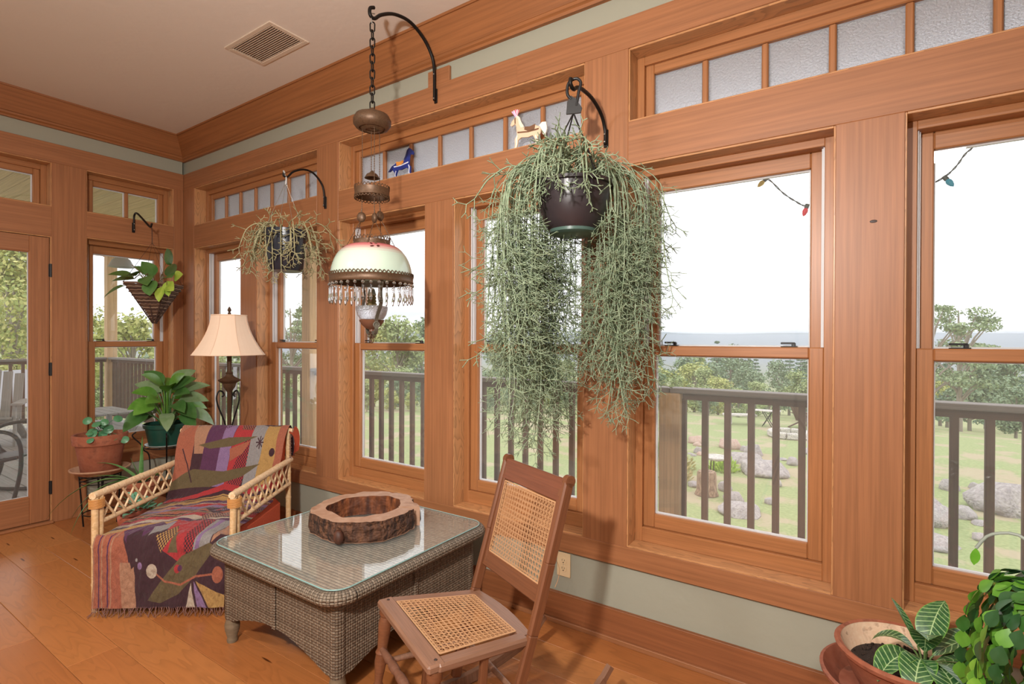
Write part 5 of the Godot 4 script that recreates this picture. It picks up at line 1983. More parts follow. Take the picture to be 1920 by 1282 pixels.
func corner_plants() -> void:
	# terracotta pot on a wire stand by the door
	wire_stand("tall black wire plant stand under the round leaved plant", Vector3(0.36, 0, 0.742), 0.385, 0.125, 0.1)
	var o := thing("pot_saucer", "wide pale terracotta saucer on the wire plant stand", "saucer", Vector3(0.36, 0.391, 0.742))
	var b := mb()
	b.lathe([Vector2(0, 0), Vector2(0.125, 0), Vector2(0.14, 0.006), Vector2(0.176, 0.034), Vector2(0.186, 0.038), Vector2(0.187, 0.046), Vector2(0.178, 0.048), Vector2(0.14, 0.018), Vector2(0, 0.014)], 40)
	build(b, "dish", tri_mat(rgb(186, 146, 120), 0.85, mottled(121, 0.02, [rgb(200, 170, 150), rgb(255, 255, 250), rgb(240, 225, 215)]), 3.0), o)
	o = thing("pilea_plant", "round leaved green plant in a terracotta pot by the door", "plant", Vector3(0.36, 0.406, 0.742))
	b = mb()
	b.lathe(pot_profile(0.118, 0.168, 0.285, 0.075), 40)
	build(b, "pot", M.terracotta, o)
	b = mb()
	b.lathe([Vector2(0.15, 0.235), Vector2(0.08, 0.245), Vector2(0, 0.25)], 30)
	build(b, "soil", M.soil, o)
	var lm := leaf_mat(rgb(86, 140, 104), 0.35)
	for k in 17:
		var a := rnd(-0.9, 1.5)
		var d := Vector3(cos(a), 0, -sin(a))
		var tip := d * rnd(0.03, 0.19) + Vector3(0.02, 0.29 + rnd(-0.02, 0.11) * (1.2 if k % 3 else 2.0), 0.02)
		if k < 4: tip = Vector3(0.13, 0.255, -0.1 + k * 0.07) + Vector3(rnd(0, 0.03), rnd(-0.02, 0.02), 0)
		b = mb()
		b.tube(curve([Vector3(0.03, 0.245, -0.02), (tip + Vector3(0.02, 0.28, 0)) * 0.5 + Vector3(0, 0.03, 0), tip], 3), 0.0022, 4)
		var nn := (Vector3(0.7, 0.75, 0.35) + rvec() * 0.35).normalized()
		var s := nn.cross(Vector3.UP).normalized()
		var r := rnd(0.022, 0.034)
		b.lathe([Vector2(0, 0.003), Vector2(r * 0.6, 0.001), Vector2(r, -0.003), Vector2(r * 0.98, -0.004), Vector2(0, 0)], 12, tip, Basis(s, nn, s.cross(nn)))
		build(b, "leaf", lm, o)
	# broad leaved plant in the green pot
	wire_stand("black scrolled iron plant stand under the green pot", Vector3(0.35, 0, 0.285), 0.522, 0.155, 0.12, true)
	o = thing("broadleaf_plant", "large glossy broad leaved plant in a dark green plastic pot", "plant", Vector3(0.35, 0.527, 0.285))
	b = mb()
	b.lathe([Vector2(0, 0), Vector2(0.116, 0), Vector2(0.124, 0.01), Vector2(0.15, 0.15), Vector2(0.162, 0.152), Vector2(0.166, 0.18), Vector2(0.16, 0.184), Vector2(0.148, 0.16), Vector2(0, 0.15)], 40)
	build(b, "pot", mat(rgb(30, 74, 62), 0.35), o)
	b = mb()
	b.lathe([Vector2(0, -0.004), Vector2(0.12, -0.004), Vector2(0.15, 0.01), Vector2(0.152, 0.018), Vector2(0.147, 0.018), Vector2(0.118, 0.002), Vector2(0, 0.002)], 36)
	build(b, "drip_dish", mat(rgb(150, 160, 156), 0.3), o)
	var bright := leaf_mat(rgb(104, 150, 62), 0.28)
	var deep := leaf_mat(rgb(74, 112, 60), 0.28)
	var pale := leaf_mat(rgb(132, 152, 116), 0.3)
	for k in 36:
		var a := TAU * k * 0.382 + rnd(-0.2, 0.2)
		var ring := k / 35.0
		var d := Vector3(cos(a), 0, sin(a))
		var h := lerpf(0.36, 0.1, ring) * rnd(0.9, 1.1)
		var out := lerpf(0.03, 0.15, ring)
		if d.x < 0: out *= 0.7
		var tip := d * out + Vector3(0, 0.14 + h, 0)
		b = mb()
		b.tube(curve([d * 0.03 + Vector3(0, 0.14, 0), d * out * 0.5 + Vector3(0, 0.14 + h * 0.6, 0), tip], 4), 0.0045, 5)
		var up := lerpf(0.9, -0.15, ring)
		var ln := rnd(0.2, 0.27)
		if d.x < -0.2: ln *= 0.8
		b.leaf(tip, d + Vector3(0, up, 0), Vector3.UP * 0.8 + Vector3(0.75, 0, 0.3), ln, rnd(0.1, 0.135), lerpf(0.5, 1.4, ring), 0.2, 0.42, 8)
		build(b, "leaf", [bright, deep, pale, bright][k % 4] if ring < 0.7 else [deep, pale][k % 2], o)
	# aloe on a low stool behind the armchair
	o = thing("low_stool", "low wooden stool under the aloe behind the armchair", "stool", Vector3(0.8, 0, 0.64))
	b = mb()
	b.lathe([Vector2(0, 0.2), Vector2(0.15, 0.2), Vector2(0.155, 0.21), Vector2(0.15, 0.225), Vector2(0, 0.225)], 28)
	build(b, "seat", M.casing_dark, o)
	for k in 3:
		b = mb()
		var a := TAU * k / 3.0
		b.tube([Vector3(cos(a) * 0.1, 0.2, sin(a) * 0.1), Vector3(cos(a) * 0.13, 0, sin(a) * 0.13)], 0.014, 8)
		build(b, "leg", M.casing_dark, o)
	o = thing("aloe_plant", "spiky aloe with long drooping leaves in a terracotta pot", "plant", Vector3(0.8, 0.226, 0.64))
	b = mb()
	b.lathe(pot_profile(0.075, 0.11, 0.16, 0.04), 30)
	build(b, "pot", M.terracotta, o)
	b = mb()
	b.lathe([Vector2(0.095, 0.13), Vector2(0, 0.14)], 24)
	build(b, "soil", M.soil, o)
	var am := leaf_mat(rgb(98, 142, 84), 0.4)
	var blades := [[0.05, 1.0, 0.0, 0.34, 0.0], [-0.1, 0.9, 0.25, 0.2, 0.1], [0.75, 0.5, -0.5, 0.34, 0.0], [0.4, 0.55, -0.8, 0.25, 0.2], [-0.5, 0.45, 0.9, 0.62, 1.9], [-0.35, 0.3, 0.8, 0.5, 2.2], [-0.1, 0.4, 0.6, 0.3, 0.6], [-0.6, 0.6, 0.3, 0.4, 1.0], [0.6, 0.5, 0.4, 0.3, 0.8], [0.2, 0.35, 0.9, 0.4, 1.6], [-0.25, 0.25, 1.0, 0.55, 2.6]]
	for q in blades:
		b = mb()
		b.leaf(Vector3(q[0] * 0.02, 0.14, q[2] * 0.02), Vector3(q[0], q[1], q[2]), Vector3(-q[0], 1.0, -q[2]) + Vector3(0.01, 0, 0), q[3], 0.032, q[4], 0.5, 0.18, 9)
		build(b, "leaf", am, o)
	# small variegated plant low behind the chair's lattice
	o = thing("pink_pot_plant", "small bushy blue green plant seen through the chair's lattice", "plant", Vector3(1.12, 0, 0.76))
	b = mb()
	b.lathe(pot_profile(0.09, 0.13, 0.24, 0.05), 30)
	build(b, "pot", tri_mat(rgb(190, 116, 96), 0.85, mottled(61, 0.02, []), 2.2), o)
	b = mb()
	for k in 60:
		var d := rvec()
		d.y = absf(d.y)
		b.leaf(Vector3(0, 0.24, 0) + d * rnd(0.04, 0.12), d, Vector3.UP + rvec() * 0.3, 0.06, 0.04, 0.5, 0.2, 0.45, 4)
	var fo := build(b, "foliage", leaf_mat(rgb(118, 168, 146), 0.4), o)
	fo.set_meta("kind", "stuff")


func floor_lamp() -> void:
	var o := thing("floor_lamp", "bronze scrollwork floor lamp with a cream bell shade", "lamp", Vector3(1.317, 0, 0.28))
	var br := tri_mat(rgb(92, 70, 54), 0.45, mottled(131, 0.05, [rgb(170, 150, 130), rgb(255, 250, 240), rgb(210, 185, 160)]), 6.0)
	br.metallic = 0.35
	var b := mb()
	b.lathe([Vector2(0, 0), Vector2(0.15, 0), Vector2(0.15, 0.018), Vector2(0.13, 0.03), Vector2(0.07, 0.045), Vector2(0.03, 0.07), Vector2(0.02, 0.1), Vector2(0, 0.1)], 32)
	build(b, "base", br, o)
	b = mb()
	b.lathe([Vector2(0.0135, 0.09), Vector2(0.0135, 0.6), Vector2(0.018, 0.605), Vector2(0.018, 0.62), Vector2(0.0135, 0.625), Vector2(0.015, 1.02), Vector2(0.022, 1.03), Vector2(0.04, 1.06), Vector2(0.046, 1.085), Vector2(0.07, 1.1), Vector2(0.074, 1.11), Vector2(0.05, 1.122), Vector2(0.03, 1.135), Vector2(0.022, 1.15), Vector2(0.026, 1.158), Vector2(0.016, 1.17), Vector2(0.016, 1.3), Vector2(0.01, 1.31), Vector2(0.01, 1.58)], 20)
	build(b, "pole", br, o)
	for k in 3:
		var a := -0.35 + TAU * k / 3.0
		var d := Vector3(cos(a), 0, sin(a))
		var q: Array = []
		for p in [Vector2(0.022, 0.76), Vector2(0.03, 0.8), Vector2(0.05, 0.86), Vector2(0.075, 0.93), Vector2(0.084, 0.985), Vector2(0.07, 1.03), Vector2(0.045, 1.025), Vector2(0.036, 1.0), Vector2(0.05, 0.99)]: q.append(d * p.x + Vector3(0, p.y, 0))
		b = mb()
		b.tube(curve(q, 4), 0.006, 6)
		q = []
		for p in [Vector2(0.045, 0.755), Vector2(0.055, 0.765), Vector2(0.06, 0.75), Vector2(0.02, 0.745), Vector2(0.02, 0.6), Vector2(0.05, 0.4), Vector2(0.03, 0.25)]: q.append(d * p.x + Vector3(0, p.y, 0))
		b.tube(curve(q, 4), 0.0055, 6)
		b.ball(d * 0.058 + Vector3(0, 0.752, 0), Vector3.ONE * 0.011, 8)
		build(b, "scroll", M.iron, o)
	b = mb()
	b.lathe([Vector2(0, 1.565), Vector2(0.006, 1.565), Vector2(0.012, 1.59), Vector2(0.006, 1.598), Vector2(0.014, 1.612), Vector2(0.008, 1.628), Vector2(0, 1.64)], 14)
	build(b, "finial", br, o)
	# bell shade of eight panels
	var shade := mat(rgb(240, 214, 190), 0.85)
	shade.backlight_enabled = true
	shade.backlight = Color(0.4, 0.33, 0.28)
	var prof: Array = []
	for k in 9:
		var f := k / 8.0
		prof.append(Vector2(0.118 + 0.105 * pow(f, 1.9) + 0.022 * f, 1.575 - 0.285 * f))
	var sh := Node3D.new()
	place(sh, "lamp_shade", o)
	for k in 8:
		b = mb()
		var a0 := TAU * k / 8.0 + 0.2
		var a1 := TAU * (k + 1) / 8.0 + 0.2
		for i in 8:
			for m in 4:
				var pts: Array[Vector3] = []
				for e in [[i, m], [i, m + 1], [i + 1, m + 1], [i + 1, m]]:
					var g: float = e[1] / 4.0
					var rr: float = prof[e[0]].x
					var p := Vector3(cos(a0), 0, sin(a0)).lerp(Vector3(cos(a1), 0, sin(a1)), g) * rr
					p = p.lerp(p.normalized() * rr, 0.35)
					pts.append(p + Vector3(0, prof[e[0]].y, 0))
				b.quad(pts[0], pts[1], pts[2], pts[3], (pts[1] - pts[0]).cross(pts[3] - pts[0]).normalized() * signf((pts[1] - pts[0]).cross(pts[3] - pts[0]).dot(Vector3(pts[0].x, 0, pts[0].z))))
		build(b, "panel", shade, sh)
		b = mb()
		var seam: Array = []
		for p in prof: seam.append(Vector3(cos(a0) * (p.x + 0.0005), p.y, sin(a0) * (p.x + 0.0005)))
		b.tube(seam, 0.002, 4)
		build(b, "seam", mat(rgb(226, 190, 164), 0.9), sh)
	b = mb()
	for p in [[0.1185, 1.575], [0.2445, 1.291]]:
		var rim: Array = []
		for k in 33:
			var a := TAU * k / 32.0 + 0.2
			var seg := fposmod(a - 0.2, TAU / 8.0) / (TAU / 8.0)
			var fl := lerpf(cos(PI / 8.0) / cos((seg - 0.5) * TAU / 8.0), 1.0, 0.35)
			rim.append(Vector3(cos(a) * p[0] * fl, p[1], sin(a) * p[0] * fl))
		b.tube(rim, 0.004, 6, false)
	build(b, "shade_trim", mat(rgb(236, 206, 180), 0.9), sh)


# ---- plants at the front right --------------------------------------------------------------------------------

func zebra_tex() -> ImageTexture:
	var im := Image.create(128, 256, false, Image.FORMAT_RGB8)
	var nz := noise(0.02, 141, 3)
	for y in 256:
		for x in 128:
			var f := absf(x / 63.5 - 1.0)
			var q := (y / 256.0 + f * 0.16 - f * f * 0.02) * 11.0
			var s := absf(fposmod(q, 1.0) - 0.5)
			var vein := clampf(1.0 - s / (0.13 + 0.03 * nz.get_noise_2d(x, y)), 0.0, 1.0)
			var mid := clampf(1.0 - f / 0.06, 0.0, 1.0)
			var edge := clampf((f - 0.9) * 10.0, 0.0, 1.0)
			var c := rgb(46, 82, 52).lerp(rgb(72, 108, 60), 0.5 + nz.get_noise_2d(x * 2.0, y * 2.0))
			im.set_pixel(x, y, c.lerp(rgb(214, 222, 172), clampf(maxf(vein * 0.9, mid), 0, 1)).lerp(rgb(120, 160, 70), edge))
	return tex(im)


func front_plants() -> void:
	var at := Vector3(5.245, 0, 0.285)
	var o := thing("plant_stand", "low dark wooden plant stand under the zebra plant", "plant stand", at)
	var b := mb()
	b.box(Vector3(0, 0.29, 0), Vector3(0.3, 0.025, 0.3), 0.004)
	build(b, "top", M.casing_dark, o)
	for sx in [-1.0, 1.0]:
		for sz in [-1.0, 1.0]:
			b = mb()
			b.box(Vector3(sx * 0.125, 0.139, sz * 0.125), Vector3(0.03, 0.277, 0.03), 0.003)
			build(b, "leg", M.casing_dark, o)
	o = thing("pot_saucer", "large brown terracotta saucer under the zebra plant", "saucer", at + Vector3(-0.012, 0.303, 0.012))
	b = mb()
	b.lathe([Vector2(0, 0), Vector2(0.14, 0), Vector2(0.155, 0.008), Vector2(0.2, 0.05), Vector2(0.212, 0.056), Vector2(0.214, 0.066), Vector2(0.204, 0.07), Vector2(0.16, 0.02), Vector2(0, 0.014)], 48)
	build(b, "dish", tri_mat(rgb(150, 96, 76), 0.7, mottled(61, 0.02, []), 2.5), o)
	o = thing("zebra_plant", "white veined dark green zebra plant in a wide terracotta bowl", "plant", at + Vector3(0, 0.318, 0))
	b = mb()
	b.lathe([Vector2(0, 0), Vector2(0.11, 0), Vector2(0.118, 0.008), Vector2(0.15, 0.07), Vector2(0.168, 0.118), Vector2(0.182, 0.122), Vector2(0.186, 0.134), Vector2(0.178, 0.142), Vector2(0.168, 0.138)], 48)
	build(b, "bowl", M.terracotta, o)
	b = mb()
	b.lathe([Vector2(0.169, 0.138), Vector2(0.158, 0.11), Vector2(0.142, 0.075), Vector2(0.12, 0.05)], 48)
	build(b, "bowl_lining", tri_mat(rgb(222, 196, 170), 0.85, mottled(145, 0.035, [rgb(120, 90, 80), rgb(255, 250, 245), rgb(245, 230, 220), rgb(255, 255, 250), rgb(225, 190, 170)], 256, 5), 3.0), o)
	b = mb()
	b.lathe([Vector2(0.146, 0.078), Vector2(0.09, 0.088), Vector2(0, 0.092)], 36)
	for k in 140:
		var a := rnd(0, TAU)
		var r := sqrt(rng.randf()) * 0.14
		b.ball(Vector3(cos(a) * r, 0.086, sin(a) * r), Vector3.ONE * rnd(0.003, 0.008), 5)
	build(b, "soil", M.soil, o)
	var zm := mat(Color(0.95, 1.0, 0.95), 0.3, zebra_tex())
	zm.backlight_enabled = true
	zm.backlight = Color(0.12, 0.2, 0.08)
	var leaves := [[-0.55, 0.45, 0.55, 0.16, 0.075, 1.6], [-0.15, 0.5, 0.7, 0.17, 0.075, 1.7], [0.3, 0.45, 0.75, 0.19, 0.085, 1.4], [0.75, 0.45, 0.1, 0.19, 0.075, 1.0], [0.6, 0.6, -0.3, 0.19, 0.08, 0.8], [-0.45, 1.0, -0.2, 0.13, 0.03, 0.3], [0.2, 1.0, -0.35, 0.15, 0.07, 0.9], [-0.7, 0.7, -0.1, 0.12, 0.045, 1.6], [0.0, 0.9, 0.3, 0.14, 0.065, 1.5], [0.6, 0.5, 0.6, 0.17, 0.08, 1.4]]
	for q in leaves:
		var d := Vector3(q[0], 0, q[2])
		var base := Vector3(0.045, 0.09, 0.03)
		var tip := base + d * 0.035 + Vector3(0, 0.035 + 0.05 * q[1], 0)
		b = mb()
		b.uo = Vector2.ZERO
		b.leaf(tip, Vector3(q[0], q[1], q[2]), Vector3.UP - d * 0.2, q[3] * 1.05, q[4] * 1.2, q[5] * 1.35, 0.25, 0.45, 10)
		var lf := build(b, "leaf", zm, o)
		b = mb()
		b.tube(curve([base, base.lerp(tip, 0.6) + Vector3(0, 0.012, 0), tip], 3), 0.003, 5)
		build(b, "leaf_stalk", mat(rgb(96, 120, 66), 0.5), lf)

	# holiday cactus at the right edge
	at = Vector3(5.6, 0, 0.6)
	o = thing("plant_stand", "tall narrow wooden plant stand under the holiday cactus", "plant stand", at)
	b = mb()
	b.box(Vector3(0, 0.64, 0), Vector3(0.26, 0.025, 0.26), 0.004)
	build(b, "top", M.casing_dark, o)
	for sx in [-1.0, 1.0]:
		for sz in [-1.0, 1.0]:
			b = mb()
			b.box(Vector3(sx * 0.1, 0.314, sz * 0.1), Vector3(0.026, 0.627, 0.026), 0.003)
			build(b, "leg", M.casing_dark, o)
	o = thing("holiday_cactus", "bright green holiday cactus with cascading flat stem segments", "plant", at + Vector3(0, 0.653, 0))
	b = mb()
	b.lathe(pot_profile(0.09, 0.125, 0.17, 0.04), 32)
	build(b, "pot", M.terracotta, o)
	b = mb()
	b.lathe([Vector2(0.105, 0.13), Vector2(0, 0.14)], 24)
	build(b, "soil", M.soil, o)
	var variants: Array = []
	for c in [rgb(100, 150, 54), rgb(64, 108, 50), rgb(50, 86, 50), rgb(126, 172, 66)]:
		b = mb()
		b.leaf(Vector3.ZERO, Vector3.BACK, Vector3.UP, 0.046, 0.034, 0.15, 0.12, 0.55, 5)
		variants.append(meshed(b, leaf_mat(c, 0.35)))
	for k in 60:
		var a := rnd(PI * 0.35, PI * 1.5)
		if k % 4 == 0: a = rnd(0, TAU)
		var d := Vector3(cos(a), 0, sin(a))
		var p := d * 0.09 + Vector3(0, 0.15, 0)
		var dir := (d + Vector3(0, rnd(0.2, 1.0), 0)).normalized()
		var m := 5 + rng.randi() % 8 if k % 4 else 3
		for s in m:
			var sd := dir.cross(Vector3.UP).normalized()
			var up := sd.cross(dir).normalized().rotated(dir, rnd(-0.7, 0.7))
			var zx := up.cross(dir).normalized()
			var bas := Basis(zx, dir.cross(zx).normalized(), dir)
			inst(variants[0 if s == m - 1 and k % 2 == 0 else 3 if s == m - 1 else rng.randi() % 3], "stem_segment", o, Transform3D(bas, p))
			p += dir * 0.041
			dir = (dir + Vector3(rnd(-0.12, 0.12), -rnd(0.45, 0.85), rnd(-0.12, 0.12))).normalized()
	b = mb()
	b.tube(curve([Vector3(-0.08, 0.15, -0.03), Vector3(-0.13, 0.27, -0.06), Vector3(-0.19, 0.265, -0.09), Vector3(-0.22, 0.22, -0.1)], 4), 0.004, 5)
	build(b, "old_stem", mat(rgb(150, 160, 150), 0.6), o)
	b = mb()
	b.leaf(Vector3(-0.22, 0.22, -0.1), Vector3(-0.1, -1, 0.05), Vector3(0.4, 0, 1), 0.045, 0.024, 0.0, 0.1, 0.5, 5)
	build(b, "stem_segment", leaf_mat(rgb(120, 178, 58), 0.35), o)


# ---- outlet, string lights, carousel horses -------------------------------------------------------------------

func small_things() -> void:
	var o := thing("wall_outlet", "ivory double wall outlet on the sage wall under the windows", "outlet", Vector3(3.898, 0.29, -0.02))
	var ivory := mat(rgb(222, 196, 156), 0.4)
	var b := mb()
	b.box(Vector3(0, 0, 0.0035), Vector3(0.074, 0.118, 0.007), 0.003)
	build(b, "cover_plate", ivory, o)
	for s in [-1.0, 1.0]:
		b = mb()
		b.lathe([Vector2(0.0172, 0.0), Vector2(0.0172, 0.0085), Vector2(0.0165, 0.0095), Vector2(0, 0.0095)], 24, Vector3(0, s * 0.0195, 0), Basis(Vector3.RIGHT, PI / 2))
		var r := build(b, "receptacle", ivory, o)
		for q in [[-0.0065, 0.004, 0.0022, 0.008], [0.0065, 0.004, 0.0022, 0.007], [0.0, -0.008, 0.005, 0.005]]:
			b = mb()
			b.box(Vector3(q[0], s * 0.0195 + q[1], 0.0096), Vector3(q[2], q[3], 0.0008))
			build(b, "slot", M.black, r)
	b = mb()
	b.ball(Vector3(0, 0, 0.007), Vector3(0.003, 0.003, 0.0015), 8)
	build(b, "screw", M.chrome, o)

	# string lights outside the upper sashes
	var cord := mat(rgb(38, 50, 44), 0.6)
	var strands := [
		["string of coloured bulbs with a yellow and a red bulb outside the window", [[4.62, 2.26], [4.7, 2.16], [4.735, 2.14], [4.775, 2.126], [4.83, 2.06], [4.88, 2.015], [4.925, 1.99], [4.99, 2.03], [5.1, 2.16]], [[4.765, 2.133, rgb(232, 214, 84), Vector3(-0.75, -0.65, 0)], [4.926, 1.992, rgb(222, 44, 70), Vector3(-0.3, -0.95, 0)]]],
		["string of coloured bulbs with a blue bulb outside the window", [[5.18, 1.93], [5.27, 1.97], [5.32, 2.0], [5.385, 2.035], [5.42, 2.07], [5.445, 2.11], [5.475, 2.14], [5.56, 2.24]], [[5.385, 2.035, rgb(20, 150, 176), Vector3(0.55, -0.8, 0)]]]]
	for q in strands:
		o = thing("string_light", q[0], "string light", Vector3(q[1][3][0], q[1][3][1], -0.3))
		var base := o.position
		b = mb()
		for off in [0.0, 1.0]:
			var pts: Array = []
			var cv := curve(q[1].map(func(e): return Vector3(e[0], e[1], -0.3) - base), 5)
			for k in cv.size(): pts.append(cv[k] + Vector3(sin(k * 1.1 + off * PI) * 0.0022, cos(k * 1.1 + off * PI) * 0.0022, 0))
			b.tube(pts, 0.0018, 4)
		build(b, "cord", cord, o)
		for e in q[2]:
			var p := Vector3(e[0], e[1], -0.3) - base
			var y: Vector3 = (e[3] as Vector3).normalized()
			var x := y.cross(Vector3.BACK).normalized()
			b = mb()
			b.lathe([Vector2(0, -0.004), Vector2(0.0085, -0.004), Vector2(0.009, 0.014), Vector2(0, 0.014)], 12, p, Basis(x, y, x.cross(y)))
			build(b, "socket", cord, o)
			b = mb()
			b.lathe([Vector2(0.006, 0.013), Vector2(0.0105, 0.022), Vector2(0.0108, 0.03), Vector2(0.007, 0.042), Vector2(0, 0.05)], 12, p, Basis(x, y, x.cross(y)))
			var bm := mat(e[2], 0.12)
			bm.backlight_enabled = true
			bm.backlight = e[2]
			build(b, "bulb", bm, o)

	# flat painted carousel horses standing on the transom rail
	horse(Vector3(2.712, Y_RAIL + 0.009, -0.06), 0.95, 1.0, "blue cut out carousel horse standing before the transom", rgb(34, 52, 132), rgb(30, 40, 96), rgb(222, 148, 70), rgb(226, 230, 244), false)
	horse(Vector3(3.66, Y_RAIL + 0.009, -0.05), 0.98, -1.0, "cream cut out carousel horse with pink plume before the transom", rgb(232, 202, 172), rgb(246, 232, 210), rgb(120, 84, 60), rgb(244, 240, 230), true)


func horse(at: Vector3, k: float, face: float, label: String, body: Color, mane: Color, strap: Color, light: Color, plume: bool) -> void:
	var o := thing("carousel_horse", label, "ornament", at)
	var pl := func(q: Array) -> PackedVector2Array:
		var out := PackedVector2Array()
		for e in q: out.append(Vector2(e[0] * face, e[1]) * k * 0.01)
		return out
	var put := func(called: String, q: Array, z0: float, z1: float, c: Color) -> void:
		var b := mb()
		b.slab(pl.call(q), z0, z1)
		build(b, called, mat(c, 0.3), o)
	put.call("body", [[-7, 10], [-4, 11.5], [0, 11], [3, 11.5], [5, 14], [6.5, 17.5], [8, 18.5], [10.5, 16.5], [11.5, 14.6], [10.6, 13.8], [8.6, 14.6], [7.8, 13.8], [7.4, 11], [7.2, 8], [8.6, 6.5], [8.4, 3.5], [9.2, 0.3], [7.8, 0], [6.8, 3.5], [6.4, 5.5], [4.5, 6.5], [0, 5.8], [-3, 6.2], [-4, 4.6], [-4.8, 2.6], [-4.0, 0.2], [-5.6, 0], [-6.4, 2.4], [-5.8, 4.6], [-7.6, 6.5], [-8, 8.5]], -0.004, 0.004, body)
	put.call("tail", [[-7, 10.2], [-9, 9.6], [-11.5, 7], [-12.5, 6.4], [-10.5, 6.2], [-8.4, 7.2], [-7.4, 8.6]] if not plume else [[-6.8, 10.6], [-8.6, 12], [-11, 11.6], [-11.6, 8], [-10.4, 4.6], [-9.2, 5.4], [-8.4, 8]], -0.0035, 0.0035, mane if not plume else light)
	put.call("mane", [[2.4, 11.8], [4.2, 14.6], [5.4, 17.6], [7.4, 19.2], [7.6, 18.2], [6.4, 16.8], [5.8, 14.2], [4.6, 11.8]], 0.004, 0.0055, mane)
	put.call("saddle", [[-4.6, 11.8], [-1, 11.2], [2, 11.8], [2.4, 10.2], [0, 9.0], [-4, 8.8]], 0.004, 0.006, strap)
	put.call("girth_strap", [[-6.8, 9.2], [-6.4, 8.4], [0, 8.3], [6.6, 9.2], [6.8, 10], [0, 9.0]], 0.004, 0.006, strap if plume else light)
	put.call("leg_mark", [[6.6, 8], [7.2, 8], [8, 6.4], [7.6, 3.6], [8.2, 0.6], [7.6, 0.6], [6.9, 3.6], [7.2, 6]], 0.004, 0.0052, light)
	put.call("leg_mark", [[-5, 6], [-4.4, 5.6], [-5.2, 3.4], [-4.6, 0.6], [-5.2, 0.6], [-5.9, 2.6]], 0.004, 0.0052, light)
	if plume:
		for e in 5: put.call("plume", [[7.2, 18.4], [6.2 + e * 1.1 - 0.5, 22.6 - absf(e - 2) * 0.3], [6.8 + e * 1.1 - 0.4, 22.4 - absf(e - 2) * 0.3], [8.2, 18.2]], 0.0, 0.003 + e * 0.0004, [rgb(236, 150, 170), rgb(250, 226, 236), rgb(232, 130, 160), rgb(246, 216, 236), rgb(214, 180, 220)][e])
		put.call("bridle", [[8.0, 18], [8.8, 17.6], [8.6, 14.8], [8.0, 14.6]], 0.004, 0.0056, strap)


# ---- porch, deck, lawn and trees outside ----------------------------------------------------------------------

